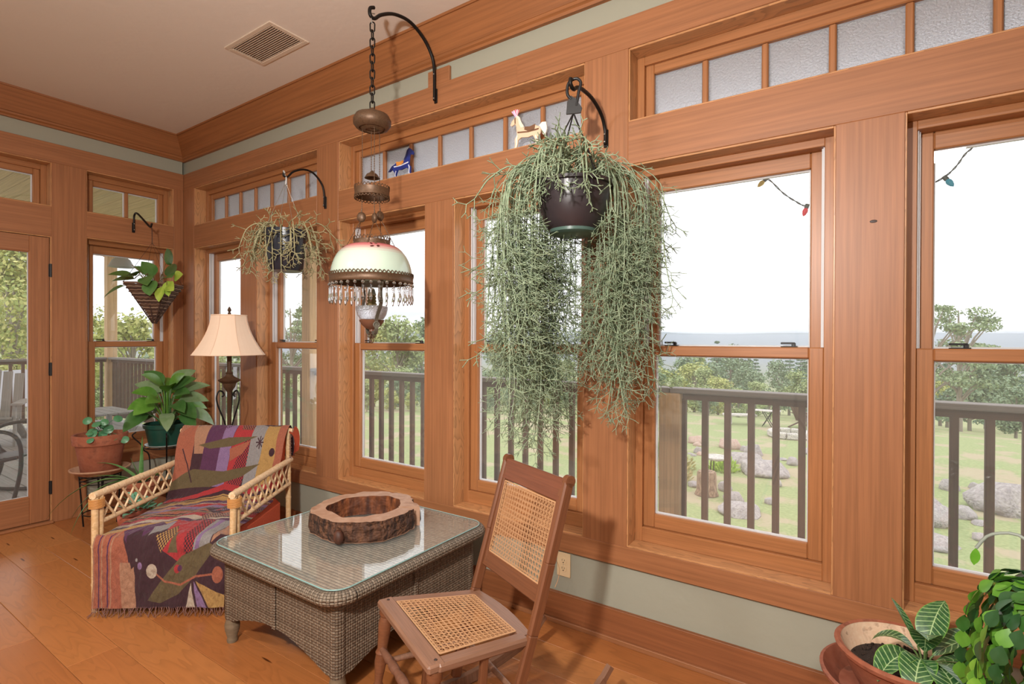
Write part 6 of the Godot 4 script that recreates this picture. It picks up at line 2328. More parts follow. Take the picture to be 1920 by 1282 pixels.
# trees beyond the lawn: x, ground, z, height, kind
const TREES := [
	[-23.2,-2.60,-4.0,8.53,5], [-32.4,-3.42,-4.0,11.53,5], [-41.6,-4.64,-9.4,11.60,5], [-51.1,-5.78,-10.4,11.57,0], [-29.3,-3.83,-20.3,8.12,4], [-35.2,-4.84,-26.5,10.33,4], [-33.3,-5.30,-34.5,9.20,0], [-36.9,-6.22,-41.7,10.16,2], [-45.8,-7.04,-42.5,10.80,1], [-24.8,-5.19,-40.2,7.23,2],
	[-9.0,-6.76,-60.5,8.14,3], [-9.0,-7.61,-67.7,8.59,2], [8.0,-3.70,-35.8,8.11,4], [10.4,-4.79,-44.7,9.08,4], [12.6,-6.44,-58.2,7.44,2], [-57.0,-6.71,-18.0,10.66,1], [-33.0,-3.74,-11.8,7.01,1], [-66.7,-7.88,-19.7,13.04,4], [-42.0,-5.30,-23.1,7.16,0], [-3.4,-8.55,-76.3,8.40,3],
	[18.9,-9.07,-79.3,9.53,2], [-29.9,-3.28,-9.1,1.84,0], [-28.3,-3.16,-10.4,1.50,0], [-27.5,-3.14,-11.9,1.80,0], [-25.6,-2.94,-11.9,1.53,2], [-24.5,-2.89,-13.1,1.28,2], [-22.8,-2.76,-13.9,1.39,0], [-21.8,-2.73,-15.1,1.16,2], [-20.5,-2.68,-16.1,1.36,0], [-18.9,-2.60,-16.6,1.10,2],
	[-17.8,-2.60,-17.4,1.02,0], [-17.4,-2.61,-18.7,1.41,1], [-16.3,-2.60,-19.3,1.06,1], [-15.0,-2.60,-19.4,1.22,0], [-13.8,-2.60,-20.1,1.28,0], [-13.3,-2.60,-21.3,1.12,2], [-12.1,-2.60,-21.1,1.06,2], [-11.5,-2.60,-22.5,1.60,2], [-10.2,-2.60,-23.0,1.02,2], [-9.3,-2.60,-24.0,1.68,0],
	[-8.0,-2.61,-25.0,1.13,0], [-6.3,-2.60,-25.2,1.58,0], [-5.1,-2.66,-26.4,1.64,0], [-3.7,-2.78,-27.7,1.23,1], [-2.1,-2.76,-27.9,1.65,2], [-0.8,-2.88,-29.1,1.68,0], [0.6,-3.06,-30.7,1.69,0], [2.5,-3.07,-30.9,1.65,2], [3.8,-3.33,-33.0,2.29,1], [12.2,-4.13,-38.7,3.03,2],
	[-29.0,-3.42,-14.0,2.51,1], [-27.0,-3.31,-15.9,2.50,0], [-24.8,-3.17,-17.1,2.32,0], [-23.4,-3.15,-18.8,1.90,0], [-21.0,-2.98,-19.5,2.28,0], [-19.5,-2.99,-21.1,2.01,2], [-17.4,-2.86,-21.6,2.09,2], [-15.6,-2.85,-22.9,2.13,2], [-14.1,-2.91,-24.5,2.18,0], [-11.9,-2.86,-25.3,2.29,0],
	[-10.0,-2.89,-26.6,1.91,2], [-8.8,-3.01,-28.2,1.93,2], [-6.6,-3.01,-28.9,2.45,0], [-5.0,-3.23,-31.3,2.44,0], [-2.6,-3.31,-32.4,2.53,1], [-0.7,-3.50,-34.3,2.33,0], [2.4,-3.61,-35.4,2.83,0], [-36.3,-4.27,-15.2,3.17,2], [-33.2,-4.02,-16.8,3.23,1], [-24.5,-3.54,-22.5,2.88,1],
	[-21.9,-3.46,-24.2,3.03,0], [-19.9,-3.52,-26.6,2.61,3], [-17.3,-3.42,-27.5,2.81,2], [-14.8,-3.44,-29.3,2.62,1], [-12.8,-3.52,-31.1,2.62,3], [-10.3,-3.58,-32.7,2.97,3], [-7.5,-3.73,-35.0,3.06,2], [-4.3,-3.80,-36.3,3.33,0], [-1.4,-4.04,-38.8,3.38,2], [1.6,-4.30,-41.1,3.80,3],
	[4.9,-4.53,-43.1,3.62,1], [14.7,-5.50,-49.9,5.09,3], [-45.5,-5.30,-15.2,4.35,3], [-41.7,-4.97,-17.6,4.10,0], [-38.0,-4.71,-19.9,3.88,3], [-29.0,-4.21,-25.9,3.94,3], [-25.9,-4.17,-28.6,3.30,2], [-23.0,-4.13,-30.7,3.11,0], [-19.9,-4.06,-32.2,3.07,3], [-16.9,-4.12,-34.6,3.83,1],
	[-13.6,-4.25,-37.4,3.83,2], [-10.1,-4.39,-39.9,3.56,3], [-6.6,-4.51,-41.9,4.25,1], [-3.0,-4.73,-44.4,4.04,2], [0.6,-4.94,-46.5,4.08,0], [4.5,-5.30,-49.5,4.71,0], [8.7,-5.59,-51.6,5.32,1], [18.3,-6.65,-58.8,5.87,3], [-50.3,-6.05,-20.2,5.44,3], [-19.5,-5.00,-41.5,4.03,3],
	[-15.5,-5.05,-43.8,4.19,3], [-11.6,-5.20,-46.6,4.70,1], [-7.4,-5.39,-49.2,4.91,2], [-3.6,-5.67,-52.1,5.36,3], [0.4,-5.89,-54.4,5.74,3], [4.5,-6.34,-58.1,6.20,1], [14.8,-7.26,-64.8,6.84,3], [20.2,-7.72,-67.6,7.50,0], [-60.9,-7.50,-26.1,6.63,2], [-55.9,-7.06,-28.2,6.24,3],
	[-51.9,-6.85,-31.7,6.32,2], [-47.1,-6.59,-34.9,6.10,0], [-31.2,-6.10,-45.0,5.27,3], [-27.7,-6.20,-48.3,6.07,0], [-23.6,-6.26,-51.3,5.71,0], [-19.0,-6.24,-53.1,6.08,3], [-15.1,-6.50,-56.8,5.95,3], [-3.1,-7.12,-64.4,6.43,2], [1.7,-7.45,-67.4,6.81,0], [6.6,-7.98,-71.7,7.97,3],
	[12.7,-8.42,-74.9,7.89,3], [-89.3,-10.56,-21.9,9.94,2], [-82.1,-9.89,-26.5,9.61,0], [-75.0,-9.29,-31.1,8.81,3], [-68.5,-8.82,-35.6,8.08,0], [-63.5,-8.57,-40.1,8.17,2], [-57.9,-8.25,-43.6,7.38,0], [-52.1,-7.93,-46.5,7.26,2], [-46.8,-7.81,-50.6,7.28,3], [-41.5,-7.69,-53.9,7.51,3],
	[-36.5,-7.69,-57.5,6.93,2], [-31.7,-7.76,-61.1,7.13,0], [-26.6,-7.85,-64.5,7.58,3], [-21.5,-8.03,-68.1,7.73,0], [-15.5,-8.23,-71.6,7.84,2], [-10.4,-8.56,-75.5,8.01,2], [-0.1,-9.30,-82.8,8.83,2], [6.7,-9.78,-86.8,9.58,3], [13.6,-10.40,-91.4,10.54,3], [20.9,-11.19,-97.0,10.80,0],
	[-111.7,-13.33,-27.6,12.94,2], [-103.3,-12.56,-33.1,11.50,3], [-95.6,-11.90,-38.3,11.36,2], [-87.4,-11.30,-44.1,10.94,0], [-79.1,-10.71,-48.8,10.31,0], [-72.7,-10.46,-54.5,9.92,3], [-65.2,-10.03,-58.2,9.37,3], [-58.3,-9.85,-63.0,8.93,3], [-52.0,-9.84,-68.4,9.24,2], [-45.4,-9.78,-72.5,9.21,3],
	[-39.1,-9.84,-76.8,9.11,3], [-32.8,-10.00,-81.3,9.21,2], [-25.4,-10.13,-85.2,9.62,2], [-19.2,-10.51,-90.3,10.03,0], [-11.8,-10.90,-95.0,10.94,3], [-4.2,-11.39,-100.0,11.12,3], [4.1,-11.94,-104.9,11.63,2], [12.6,-12.79,-111.5,12.17,3], [21.9,-13.58,-117.0,13.03,0], [31.7,-14.71,-124.7,14.90,3],
]

var SHRUBS := [[0.2, -14.2, 1.0, Color8(186, 176, 120), "tan dry shrub in front of the pale boulder"], [1.5, -14.8, 0.75, Color8(172, 200, 84), "bright green low shrub behind the bird bath"], [-0.6, -15.6, 1.1, Color8(150, 166, 104), "grey green shrub behind the short deck post"], [0.6, -12.9, 0.8, Color8(196, 180, 130), "straw coloured shrub above the low stone wall"], [-1.2, -13.4, 1.0, Color8(164, 172, 116), "olive shrub farthest from the bird bath"]]


func ground_y(x: float, z: float) -> float:
	return GROUND - clampf(Vector2(x - 3.0, z - 2.0).length() - 29.0, 0.0, 500.0) * 0.12


func outlook() -> void:
	deck()
	lawn()
	trees()


func railing(label: String, a: Vector3, e: Vector3, phase: float, lap0 := 0.0, lap1 := 0.0) -> void:
	var o := thing("deck_railing", label, "railing", a)
	var d := e - a
	var ln := d.length()
	o.rotation.y = -atan2(d.z, d.x)
	var b := mb()
	b.bx(Vector3(-lap0, 1.033, -0.07), Vector3(ln + lap1, 1.068, 0.07), 0.004)
	build(b, "cap_rail", M.rail_cap, o)
	b = mb()
	b.bx(Vector3(0, 0.985, -0.02), Vector3(ln, 1.034, 0.02), 0.003)
	build(b, "top_rail", M.rail, o)
	b = mb()
	b.bx(Vector3(0, 0.03, -0.02), Vector3(ln, 0.11, 0.02), 0.003)
	build(b, "bottom_rail", M.rail, o)
	b = mb()
	b.box(Vector3(0, 0.545, 0), Vector3(0.04, 0.89, 0.04), 0.003)
	var bm := meshed(b, M.rail)
	var x := phase
	while x < ln - 0.03:
		inst(bm, "baluster", o, Transform3D(Basis.IDENTITY, Vector3(x, 0, 0)))
		x += 0.1485


func deck() -> void:
	M.rail_cap = mat(rgb(148, 138, 132), 0.7, M.straight, Vector3(0.6, 3, 1))
	# deck boards
	var o := setting("deck")
	var b: MB
	var z := -1.62
	while z < ROOM_Z:
		var x0 := -6.2
		var x1 := 8.3 if z < -0.36 else -0.22
		var x := x0
		while x < x1 - 0.1:
			var ln := minf(x1 - x, rnd(3.4, 4.9))
			if x1 - x - ln < 0.5: ln = x1 - x
			b = mb()
			b.bx(Vector3(x + 0.002, -0.09, z), Vector3(x + ln - 0.002, -0.05, z + 0.138), 0.004)
			build(b, "deck_board", M.deck, o)
			x += ln
		z += 0.144
	b = mb()
	b.bx(Vector3(-6.2, -0.3, -1.64), Vector3(8.3, -0.095, -1.6), 0.003)
	b.bx(Vector3(-6.24, -0.3, -1.64), Vector3(-6.2, -0.095, ROOM_Z), 0.003)
	build(b, "rim_board", M.rail, o)
	# posts
	for q in [[3.98, -1.5, 1.032, "short tan deck post under the rail before the wide window"], [-0.25, -1.5, 2.87, "tall tan porch post by the middle window"], [-6.05, -1.5, 2.87, "tall tan porch post at the far deck corner"], [8.2, -1.5, 1.032, "short tan deck post at the deck's east end"]]:
		b = mb()
		b.box(Vector3(0, (q[2] + 0.05) * 0.5, 0), Vector3(0.15, q[2] + 0.05, 0.15), 0.006)
		var p := build(b, "deck_post", M.post)
		p.position = Vector3(q[0], -0.05, q[1])
		tag(p, q[3], "post")
	railing("dark deck railing between the tall porch post and the far corner", Vector3(-5.97, 0, -1.5), Vector3(-0.33, 0, -1.5), 0.06)
	railing("dark deck railing before the middle windows", Vector3(-0.17, 0, -1.5), Vector3(3.9, 0, -1.5), fposmod(4.21 + 0.17, 0.1485), 0.0, 0.079)
	railing("dark deck railing before the wide windows", Vector3(4.06, 0, -1.5), Vector3(8.12, 0, -1.5), fposmod(4.21 - 4.06, 0.1485), 0.079, 0.1)
	railing("dark deck railing along the far end of the porch", Vector3(-6.05, 0, -1.42), Vector3(-6.05, 0, 4.6), 0.06)
	# porch roof with pale boarded ceiling, beams
	o = setting("porch_roof")
	z = -1.75
	while z < ROOM_Z:
		b = mb()
		b.bx(Vector3(-6.35, 2.995, z), Vector3(-0.22, 3.015, z + 0.137), 0.003)
		build(b, "ceiling_board", M.porch, o)
		z += 0.14
	b = mb()
	b.bx(Vector3(-6.2, 2.86, -1.57), Vector3(-0.17, 2.994, -1.43), 0.004)
	build(b, "beam", M.soffit, o)
	b = mb()
	b.bx(Vector3(-6.12, 2.86, -1.43), Vector3(-5.98, 2.994, ROOM_Z), 0.004)
	build(b, "beam", M.soffit, o)
	b = mb()
	b.bx(Vector3(-6.6, 3.02, -1.95), Vector3(-0.2, 3.2, ROOM_Z + 0.2))
	build(b, "unseen_roof_deck", M.siding, o)  # unseen slab over the ceiling boards, placed to block light from above
	# eave over the long wall
	o = setting("eave")
	z = -1.42
	while z < -0.23:
		b = mb()
		b.bx(Vector3(-0.2, 2.985, z), Vector3(8.2, 3.005, minf(z + 0.198, -0.212)), 0.003)
		build(b, "soffit_board", M.soffit, o)
		z += 0.2
	b = mb()
	b.bx(Vector3(-0.2, 2.96, -1.46), Vector3(8.2, 3.16, -1.424), 0.004)
	build(b, "fascia", M.soffit, o)
	b = mb()
	b.bx(Vector3(-0.2, 3.01, -1.42), Vector3(8.2, 3.2, -0.211))
	build(b, "unseen_roof_deck", M.siding, o)  # unseen slab over the soffit, keeps sky light from leaking in
	# porch furniture
	porch_rocker(Vector3(-1.35, -0.05, 0.92), 2.3, "dark bentwood rocking chair outside the glazed door", M.iron)
	porch_rocker(Vector3(-2.3, -0.05, 1.35), 1.2, "second dark bentwood rocking chair further along the porch", M.iron)
	var t := thing("porch_table", "low pale grey slatted table on the porch", "table", Vector3(-3.65, -0.05, -0.5))
	for k in 6:
		b = mb()
		b.box(Vector3(0, 0.44, -0.3 + k * 0.12), Vector3(0.9, 0.025, 0.11), 0.003)
		build(b, "slat", M.deck, t)
	for sx in [-1.0, 1.0]:
		for sz in [-1.0, 1.0]:
			b = mb()
			b.box(Vector3(sx * 0.4, 0.215, sz * 0.3), Vector3(0.06, 0.43, 0.06), 0.003)
			build(b, "leg", M.deck, t)
	t = thing("porch_chair", "weathered grey slatted chair beside the porch table", "chair", Vector3(-4.7, -0.05, 0.35), 1.2)
	garden_chair(t, M.deck)
	t = thing("hanging_feeder", "grey bell shaped feeder hanging under the porch beam", "feeder", Vector3(-4.83, 2.55, -1.23))
	b = mb()
	b.lathe([Vector2(0, 0.2), Vector2(0.03, 0.19), Vector2(0.12, 0.12), Vector2(0.17, 0.02), Vector2(0.18, 0), Vector2(0.16, 0.0), Vector2(0.1, 0.09), Vector2(0, 0.15)], 24)
	build(b, "dome", mat(rgb(150, 152, 150), 0.4), t)
	b = mb()
	b.tube([Vector3(0, 0.19, 0), Vector3(0, 0.44, 0)], 0.006, 6)
	build(b, "hanger", M.iron, t)


func garden_chair(t: Node3D, m: Material) -> void:
	var b: MB
	for k in 5:
		b = mb()
		b.bar(Vector3(-0.24 + k * 0.12, 0.3, -0.25), Vector3(-0.24 + k * 0.12, 1.0 - 0.03 * absf(k - 2), -0.52), 0.1, 0.02, 0.003, Vector3.BACK)
		build(b, "back_slat", m, t)
	for k in 5:
		b = mb()
		b.bar(Vector3(-0.28, 0.38 - k * 0.025, 0.25 - k * 0.12), Vector3(0.28, 0.38 - k * 0.025, 0.25 - k * 0.12), 0.02, 0.1, 0.003, Vector3.BACK)
		build(b, "seat_slat", m, t)
	for s in [-1.0, 1.0]:
		b = mb()
		b.bar(Vector3(s * 0.3, 0, 0.25), Vector3(s * 0.3, 0.55, 0.22), 0.03, 0.09, 0.003, Vector3.BACK)
		build(b, "front_leg", m, t)
		b = mb()
		b.bar(Vector3(s * 0.3, 0.0, -0.55), Vector3(s * 0.3, 0.36, 0.25), 0.03, 0.09, 0.003, Vector3.RIGHT)
		build(b, "side_rail", m, t)
		b = mb()
		b.bar(Vector3(s * 0.33, 0.565, 0.32), Vector3(s * 0.33, 0.565, -0.42), 0.025, 0.12, 0.003, Vector3.RIGHT)
		build(b, "arm", m, t)


func porch_rocker(at: Vector3, turn: float, label: String, m: Material) -> void:
	var o := thing("porch_rocker", label, "rocking chair", at, turn)
	var b: MB
	for s in [-1.0, 1.0]:
		b = mb()
		var q: Array = []
		for p in [Vector2(0.5, 0.14), Vector2(0.3, 0.04), Vector2(0.0, 0.015), Vector2(-0.35, 0.04), Vector2(-0.62, 0.16)]: q.append(Vector3(s * 0.27, p.y, p.x))
		b.tube(curve(q, 5), 0.018, 8)
		build(b, "runner", m, o)
		b = mb()
		q = []
		for p in [Vector2(0.28, 0.04), Vector2(0.34, 0.35), Vector2(0.3, 0.6), Vector2(0.05, 0.66), Vector2(-0.2, 0.62), Vector2(-0.3, 0.5), Vector2(-0.2, 0.3), Vector2(-0.28, 0.03)]: q.append(Vector3(s * 0.27, p.y, p.x))
		b.tube(curve(q, 5), 0.016, 8)
		build(b, "arm_loop", m, o)
		b = mb()
		q = []
		for p in [Vector2(0.3, 0.42), Vector2(-0.15, 0.36), Vector2(-0.3, 0.7), Vector2(-0.46, 1.12)]: q.append(Vector3(s * 0.25, p.y, p.x))
		b.tube(curve(q, 5), 0.016, 8)
		build(b, "side_frame", m, o)
	for k in 7:
		b = mb()
		var f := k / 6.0
		b.bar(Vector3(-0.25, lerpf(0.42, 0.37, f), lerpf(0.28, -0.12, f)), Vector3(0.25, lerpf(0.42, 0.37, f), lerpf(0.28, -0.12, f)), 0.014, 0.05, 0.0, Vector3.BACK)
		build(b, "seat_slat", m, o)
	for k in 6:
		b = mb()
		var x := -0.2 + k * 0.08
		b.tube([Vector3(x, 0.4, -0.17), Vector3(x, 0.72, -0.31), Vector3(x, 1.1, -0.45)], 0.009, 6)
		build(b, "back_spindle", m, o)
	b = mb()
	b.bar(Vector3(-0.27, 1.12, -0.46), Vector3(0.27, 1.12, -0.46), 0.07, 0.022, 0.004, Vector3.BACK)
	build(b, "crest_rail", m, o)


func rock_mesh(sd: int, m: Material, flat := 0.65) -> ArrayMesh:
	var nz := noise(1.0, sd, 3)
	var b := mb()
	b.ball(Vector3.ZERO, Vector3.ONE, 22)
	for i in b.v.size():
		var p := b.v[i]
		var k := 0.5 + 0.14 * nz.get_noise_3dv(p * 0.9) + 0.05 * nz.get_noise_3dv(p * 3.0 + Vector3.ONE * 7.0)
		p = p * k
		for pl in [Vector3(0.9, 0.35, 0.2), Vector3(-0.7, 0.6, 0.4), Vector3(0.1, 0.95, -0.3), Vector3(0.2, 0.3, 0.93), Vector3(-0.4, 0.2, -0.9)]:
			var nn: Vector3 = (pl as Vector3).normalized()
			var lim := 0.4 + 0.05 * sin(sd * 1.7 + nn.x * 9.0)
			if p.dot(nn) > lim: p -= nn * (p.dot(nn) - lim)
		p.y = p.y * flat + 0.5 * flat * 0.62
		b.v[i] = p
	var acc := PackedVector3Array()
	acc.resize(b.v.size())
	for i in range(0, b.ix.size(), 3):
		var fn := (b.v[b.ix[i + 2]] - b.v[b.ix[i]]).cross(b.v[b.ix[i + 1]] - b.v[b.ix[i]])
		for k in 3: acc[b.ix[i + k]] += fn
	for i in acc.size(): b.n[i] = acc[i].normalized() if acc[i].length() > 1e-9 else Vector3.UP
	return meshed(b, m)


func lawn() -> void:
	# mown slope with worn patches, falling away beyond its edge
	var nz := noise(1.0, 201, 4)
	var b := mb()
	b.uo = Vector2.ZERO
	var n := 90
	for i in n + 1:
		for k in n + 1:
			var fx := float(k) / n * 2.0 - 1.0
			var fz := float(i) / n
			var x := 3.0 + fx * 50.0 + pow(absf(fx), 5.0) * signf(fx) * 5000.0
			var z := 20.0 - fz * 90.0 - pow(fz, 5.0) * 5000.0
			var y := ground_y(x, z) + 0.1 * nz.get_noise_2d(x * 0.11, z * 0.11)
			b.vert(Vector3(x, y, z), Vector3.UP, Vector2(x, z) * 0.05)
	for i in n:
		for k in n:
			var a := i * (n + 1) + k
			b.tri(a, a + 1, a + n + 2)
			b.tri(a, a + n + 2, a + n + 1)
	var grass_im := Image.create(512, 512, false, Image.FORMAT_RGB8)
	var patch := noise(1.0, 205, 4)
	var tuft := noise(1.0, 207, 3)
	for y in 512:
		for x in 512:
			var fx := absf(x / 256.0 - 1.0)
			var fy := absf(y / 256.0 - 1.0)
			var p := patch.get_noise_2d(fx * 3.2, fy * 3.2)
			var t := tuft.get_noise_2d(fx * 60.0, fy * 60.0)
			var c := rgb(138, 149, 98).lerp(rgb(162, 169, 118), clampf(0.5 + t * 0.9, 0.0, 1.0))
			c = c.lerp(rgb(178, 160, 134), clampf((p - 0.02) * 4.0 + t * 0.5, 0.0, 1.0) * 0.85)
			grass_im.set_pixel(x, y, c)
	var gm := mat(Color.WHITE, 0.95, tex(grass_im), Vector3(1.6, 1.6, 1))
	var o: Node3D = build(b, "lawn", gm)
	o.set_meta("kind", "structure")
	# far hills across the valley
	b = mb()
	var hz := noise(1.0, 211, 4)
	for layer in 2:
		var R := 5200.0 if layer == 0 else 3300.0
		var first := b.v.size()
		for k in 161:
			var a := PI * 0.9 + PI * 1.2 * k / 160.0
			var h := (62.0 + 34.0 * hz.get_noise_1d(k * 0.05) + 8.0 * hz.get_noise_1d(k * 0.31)) if layer == 0 else (6.0 + 26.0 * hz.get_noise_1d(k * 0.06 + 40.0))
			for e in [-160.0, h]: b.vert(Vector3(cos(a) * (R + e * 2.0), e, sin(a) * (R + e * 2.0)), Vector3(-cos(a), 0.4, -sin(a)).normalized(), Vector2(k, e))
		for k in 160:
			var a := first + k * 2
			b.tri(a, a + 1, a + 3)
			b.tri(a, a + 3, a + 2)
	o = build(b, "distant_hills", mat(rgb(120, 138, 104), 1.0))
	o.set_meta("kind", "structure")
	# rocks on the slope
	var stone := tri_mat(rgb(190, 184, 182), 0.9, mottled(221, 0.02, [rgb(150, 146, 150), rgb(255, 250, 245), rgb(205, 200, 200), rgb(255, 255, 255)]), 1.2, bumps(222, 0.04, 256, 12.0), 0.8)
	var pink := tri_mat(rgb(204, 192, 184), 0.9, mottled(223, 0.03, [rgb(160, 120, 110), rgb(255, 245, 235), rgb(225, 190, 175), rgb(255, 255, 250)]), 1.5, bumps(222, 0.04), 0.8)
	var kinds: Array = [rock_mesh(1, stone), rock_mesh(2, stone, 0.4), rock_mesh(3, pink, 0.7), rock_mesh(5, stone, 0.9)]
	var rocks := [
		["pinkish lichen spotted boulder in the rock bed", 0.95, -18.4, 0.8, 2, 0.4], ["pale rounded boulder at the rock bed's far end", -0.35, -18.7, 0.65, 2, 1.2], ["squared grey boulder standing on a flat ledge", 1.9, -17.6, 0.65, 3, 0.5],
		["flat grey ledge stone under the squared boulder", 1.8, -16.4, 1.3, 1, 0.2], ["long pale slab in the middle of the rock bed", 2.6, -15.2, 1.6, 1, 1.5], ["pointed grey stone beside the stump", 2.0, -12.6, 0.38, 3, 2.0], ["white faced stone beside the stump", 2.4, -11.75, 0.5, 0, 0.6],
		["blocky stone in the low wall by the deck post", 0.78, -11.9, 0.5, 3, 0.9], ["second blocky stone in the low wall", 1.2, -12.5, 0.3, 0, 2.2], ["flat stone in the worn path", 2.7, -10.8, 1.0, 1, 0.1], ["large grey boulder beyond the right railing", 7.9, -14.6, 1.5, 0, 0.3],
		["small dark boulder above the right hand rocks", 7.0, -16.0, 0.5, 3, 0.7], ["flat ledge in the grass right of the wide post", 6.3, -13.9, 0.95, 1, 0.5], ["broken grey ledge stone in the right hand rocks", 6.35, -12.6, 0.9, 0, 1.7], ["low slab nearest the deck in the right hand rocks", 6.25, -10.9, 0.9, 1, 0.9], ["stone beside the large grey boulder", 6.95, -13.4, 0.55, 0, 2.5], ["flat white stone in the grass by the garden table", 3.6, -19.2, 0.8, 1, 0.2]]
	for q in rocks:
		var r := MeshInstance3D.new()
		r.mesh = kinds[q[4]]
		place(r, "rock")
		r.transform = Transform3D(Basis(Vector3.UP, q[5]).scaled(Vector3.ONE * q[3]), Vector3(q[1], ground_y(q[1], q[2]) - 0.06 * q[3], q[2]))
		tag(r, q[0], "rock", "rocks on the lawn")
	# small stones strewn through the two rock beds
	var laid: Array = [Vector3(1.62, -13.3, 0.8), Vector3(1.7, -11.9, 0.7)]
	for q in rocks: laid.append(Vector3(q[1], q[2], q[3]))
	for q in SHRUBS: laid.append(Vector3(q[0], q[1], q[2] * 1.4))
	for k in 60:
		var right := k % 3 == 0
		var x := rnd(5.4, 7.6) if right else rnd(-0.6, 3.2)
		var z := rnd(-16.5, -10.6) if right else rnd(-18.5, -10.8)
		var s := rnd(0.16, 0.42)
		var clear := true
		for e in laid: clear = clear and Vector2(x - e.x, z - e.y).length() > 0.55 * (e.z + s)
		if not clear: continue
		laid.append(Vector3(x, z, s))
		var r := MeshInstance3D.new()
		r.mesh = kinds[rng.randi() % 4]
		place(r, "small_stone")
		r.transform = Transform3D(Basis(Vector3.UP, rnd(0, TAU)).scaled(Vector3.ONE * s), Vector3(x, ground_y(x, z) - 0.03 * s, z))
		tag(r, "small loose stone in the rock bed beyond the right railing" if right else "small loose stone in the rock bed before the bench", "stone", "small stones in the rock beds")
	# haze lying in the valley between the wood and the hills
	var fog := FogVolume.new()
	fog.shape = RenderingServer.FOG_VOLUME_SHAPE_BOX
	fog.size = Vector3(7000, 125, 1800)
	var fm := FogMaterial.new()
	fm.albedo = Color(0.93, 0.96, 1.0)
	fm.density = 0.0018
	fog.material = fm
	place(fog, "valley_haze")
	fog.position = Vector3(0, -40, -1600)
	fog.set_meta("kind", "stuff")
	fog.set_meta("label", "pale haze lying over the valley before the hills")
	fog.set_meta("category", "haze")
	# stone bench, stump, bird bath, folding table and slatted chairs far down the lawn
	var pale := tri_mat(rgb(216, 212, 206), 0.9, mottled(221, 0.02, []), 1.0)
	o = thing("stone_bench", "small stone bench on the lawn", "bench", Vector3(0.1, GROUND, -24.7), 0.5)
	b = mb()
	b.box(Vector3(0, 0.44, 0), Vector3(1.5, 0.1, 0.45), 0.02)
	build(b, "seat", pale, o)
	for s in [-0.5, 0.5]:
		b = mb()
		b.box(Vector3(s, 0.2, 0), Vector3(0.2, 0.4, 0.36), 0.02)
		build(b, "leg", pale, o)
	o = thing("bird_bath", "round stone topped stool on thin iron legs in the rock bed", "bird bath", Vector3(1.62, GROUND, -13.3))
	b = mb()
	b.lathe([Vector2(0, 0.62), Vector2(0.2, 0.62), Vector2(0.34, 0.68), Vector2(0.35, 0.72), Vector2(0.3, 0.72), Vector2(0, 0.68)], 24)
	build(b, "basin", pale, o)
	for k in 3:
		b = mb()
		b.tube([Vector3(cos(k * 2.09) * 0.2, 0.63, sin(k * 2.09) * 0.2), Vector3(cos(k * 2.09) * 0.26, 0, sin(k * 2.09) * 0.26)], 0.015, 6)
		build(b, "leg", M.iron, o)
	o = thing("tree_stump", "weathered grey tree stump in the rock bed", "stump", Vector3(1.7, GROUND, -11.9))
	b = mb()
	b.lathe([Vector2(0.3, 0), Vector2(0.25, 0.12), Vector2(0.24, 0.56), Vector2(0.21, 0.6), Vector2(0, 0.6)], 18)
	build(b, "bole", tri_mat(rgb(196, 192, 190), 0.95, bark_tex(), 1.2), o)
	o = thing("garden_chair", "dark slatted garden chair far down the lawn", "chair", Vector3(2.85, GROUND, -25.2), 2.2)
	garden_chair(o, M.rail)
	o.scale = Vector3.ONE * 1.15
	o = thing("garden_table", "pale folding garden table beside the dark slatted chair", "table", Vector3(1.3, GROUND, -24.8))
	b = mb()
	b.box(Vector3(0, 0.72, 0), Vector3(1.1, 0.04, 0.6), 0.01)
	build(b, "top", pale, o)
	for s in [-1.0, 1.0]:
		b = mb()
		b.bar(Vector3(0.2, 0, s * 0.2), Vector3(-0.2, 0.7, s * 0.2), 0.04, 0.03)
		b.bar(Vector3(-0.2, 0, s * 0.2), Vector3(0.2, 0.7, s * 0.2), 0.04, 0.03)
		build(b, "crossed_legs", M.iron, o)
	o = thing("fire_ring", "low pale stone fire ring before the garden chair", "fire ring", Vector3(2.45, GROUND, -22.4))
	for k in 10:
		b = mb()
		b.box(Vector3.ZERO, Vector3(0.42, 0.26, 0.2), 0.04)
		var st := build(b, "stone", pale, o)
		st.transform = Transform3D(Basis(Vector3.UP, -TAU * k / 10.0 - PI / 2), Vector3(cos(TAU * k / 10.0) * 0.7, 0.12, sin(TAU * k / 10.0) * 0.7))
	# flowering shrubs in the rock bed
	for q in SHRUBS:
		b = mb(true)
		for k in 420:
			var d := rvec()
			d.y = absf(d.y)
			b.col = lin(q[3]) * rnd(0.75, 1.2)
			b.leaf(d * q[2] * rnd(0.1, 0.55), d + Vector3.UP * 0.8, rvec(), 0.16, 0.06, 0.4, 0.1, 0.45, 2)
		o = thing("garden_shrub", q[4], "shrub", Vector3(q[0], GROUND - 0.05, q[1]), 0.0, "shrubs in the rock bed")
		var f := build(b, "foliage", vmat(0.9), o)
		f.set_meta("kind", "stuff")
	# grey stone shed beyond the porch
	o = thing("stone_shed", "small pale shed with a grey roof beyond the porch", "shed", Vector3(-14.5, GROUND, -1.6), 0.4)
	b = mb()
	b.box(Vector3(0, 1.1, 0), Vector3(2.2, 2.2, 2.0), 0.02)
	build(b, "wall", pale, o)
	b = mb()
	b.slab(PackedVector2Array([Vector2(-1.4, 2.2), Vector2(1.4, 2.2), Vector2(0, 3.1)]), -1.2, 1.2)
	build(b, "roof", mat(rgb(150, 148, 150), 0.9), o)


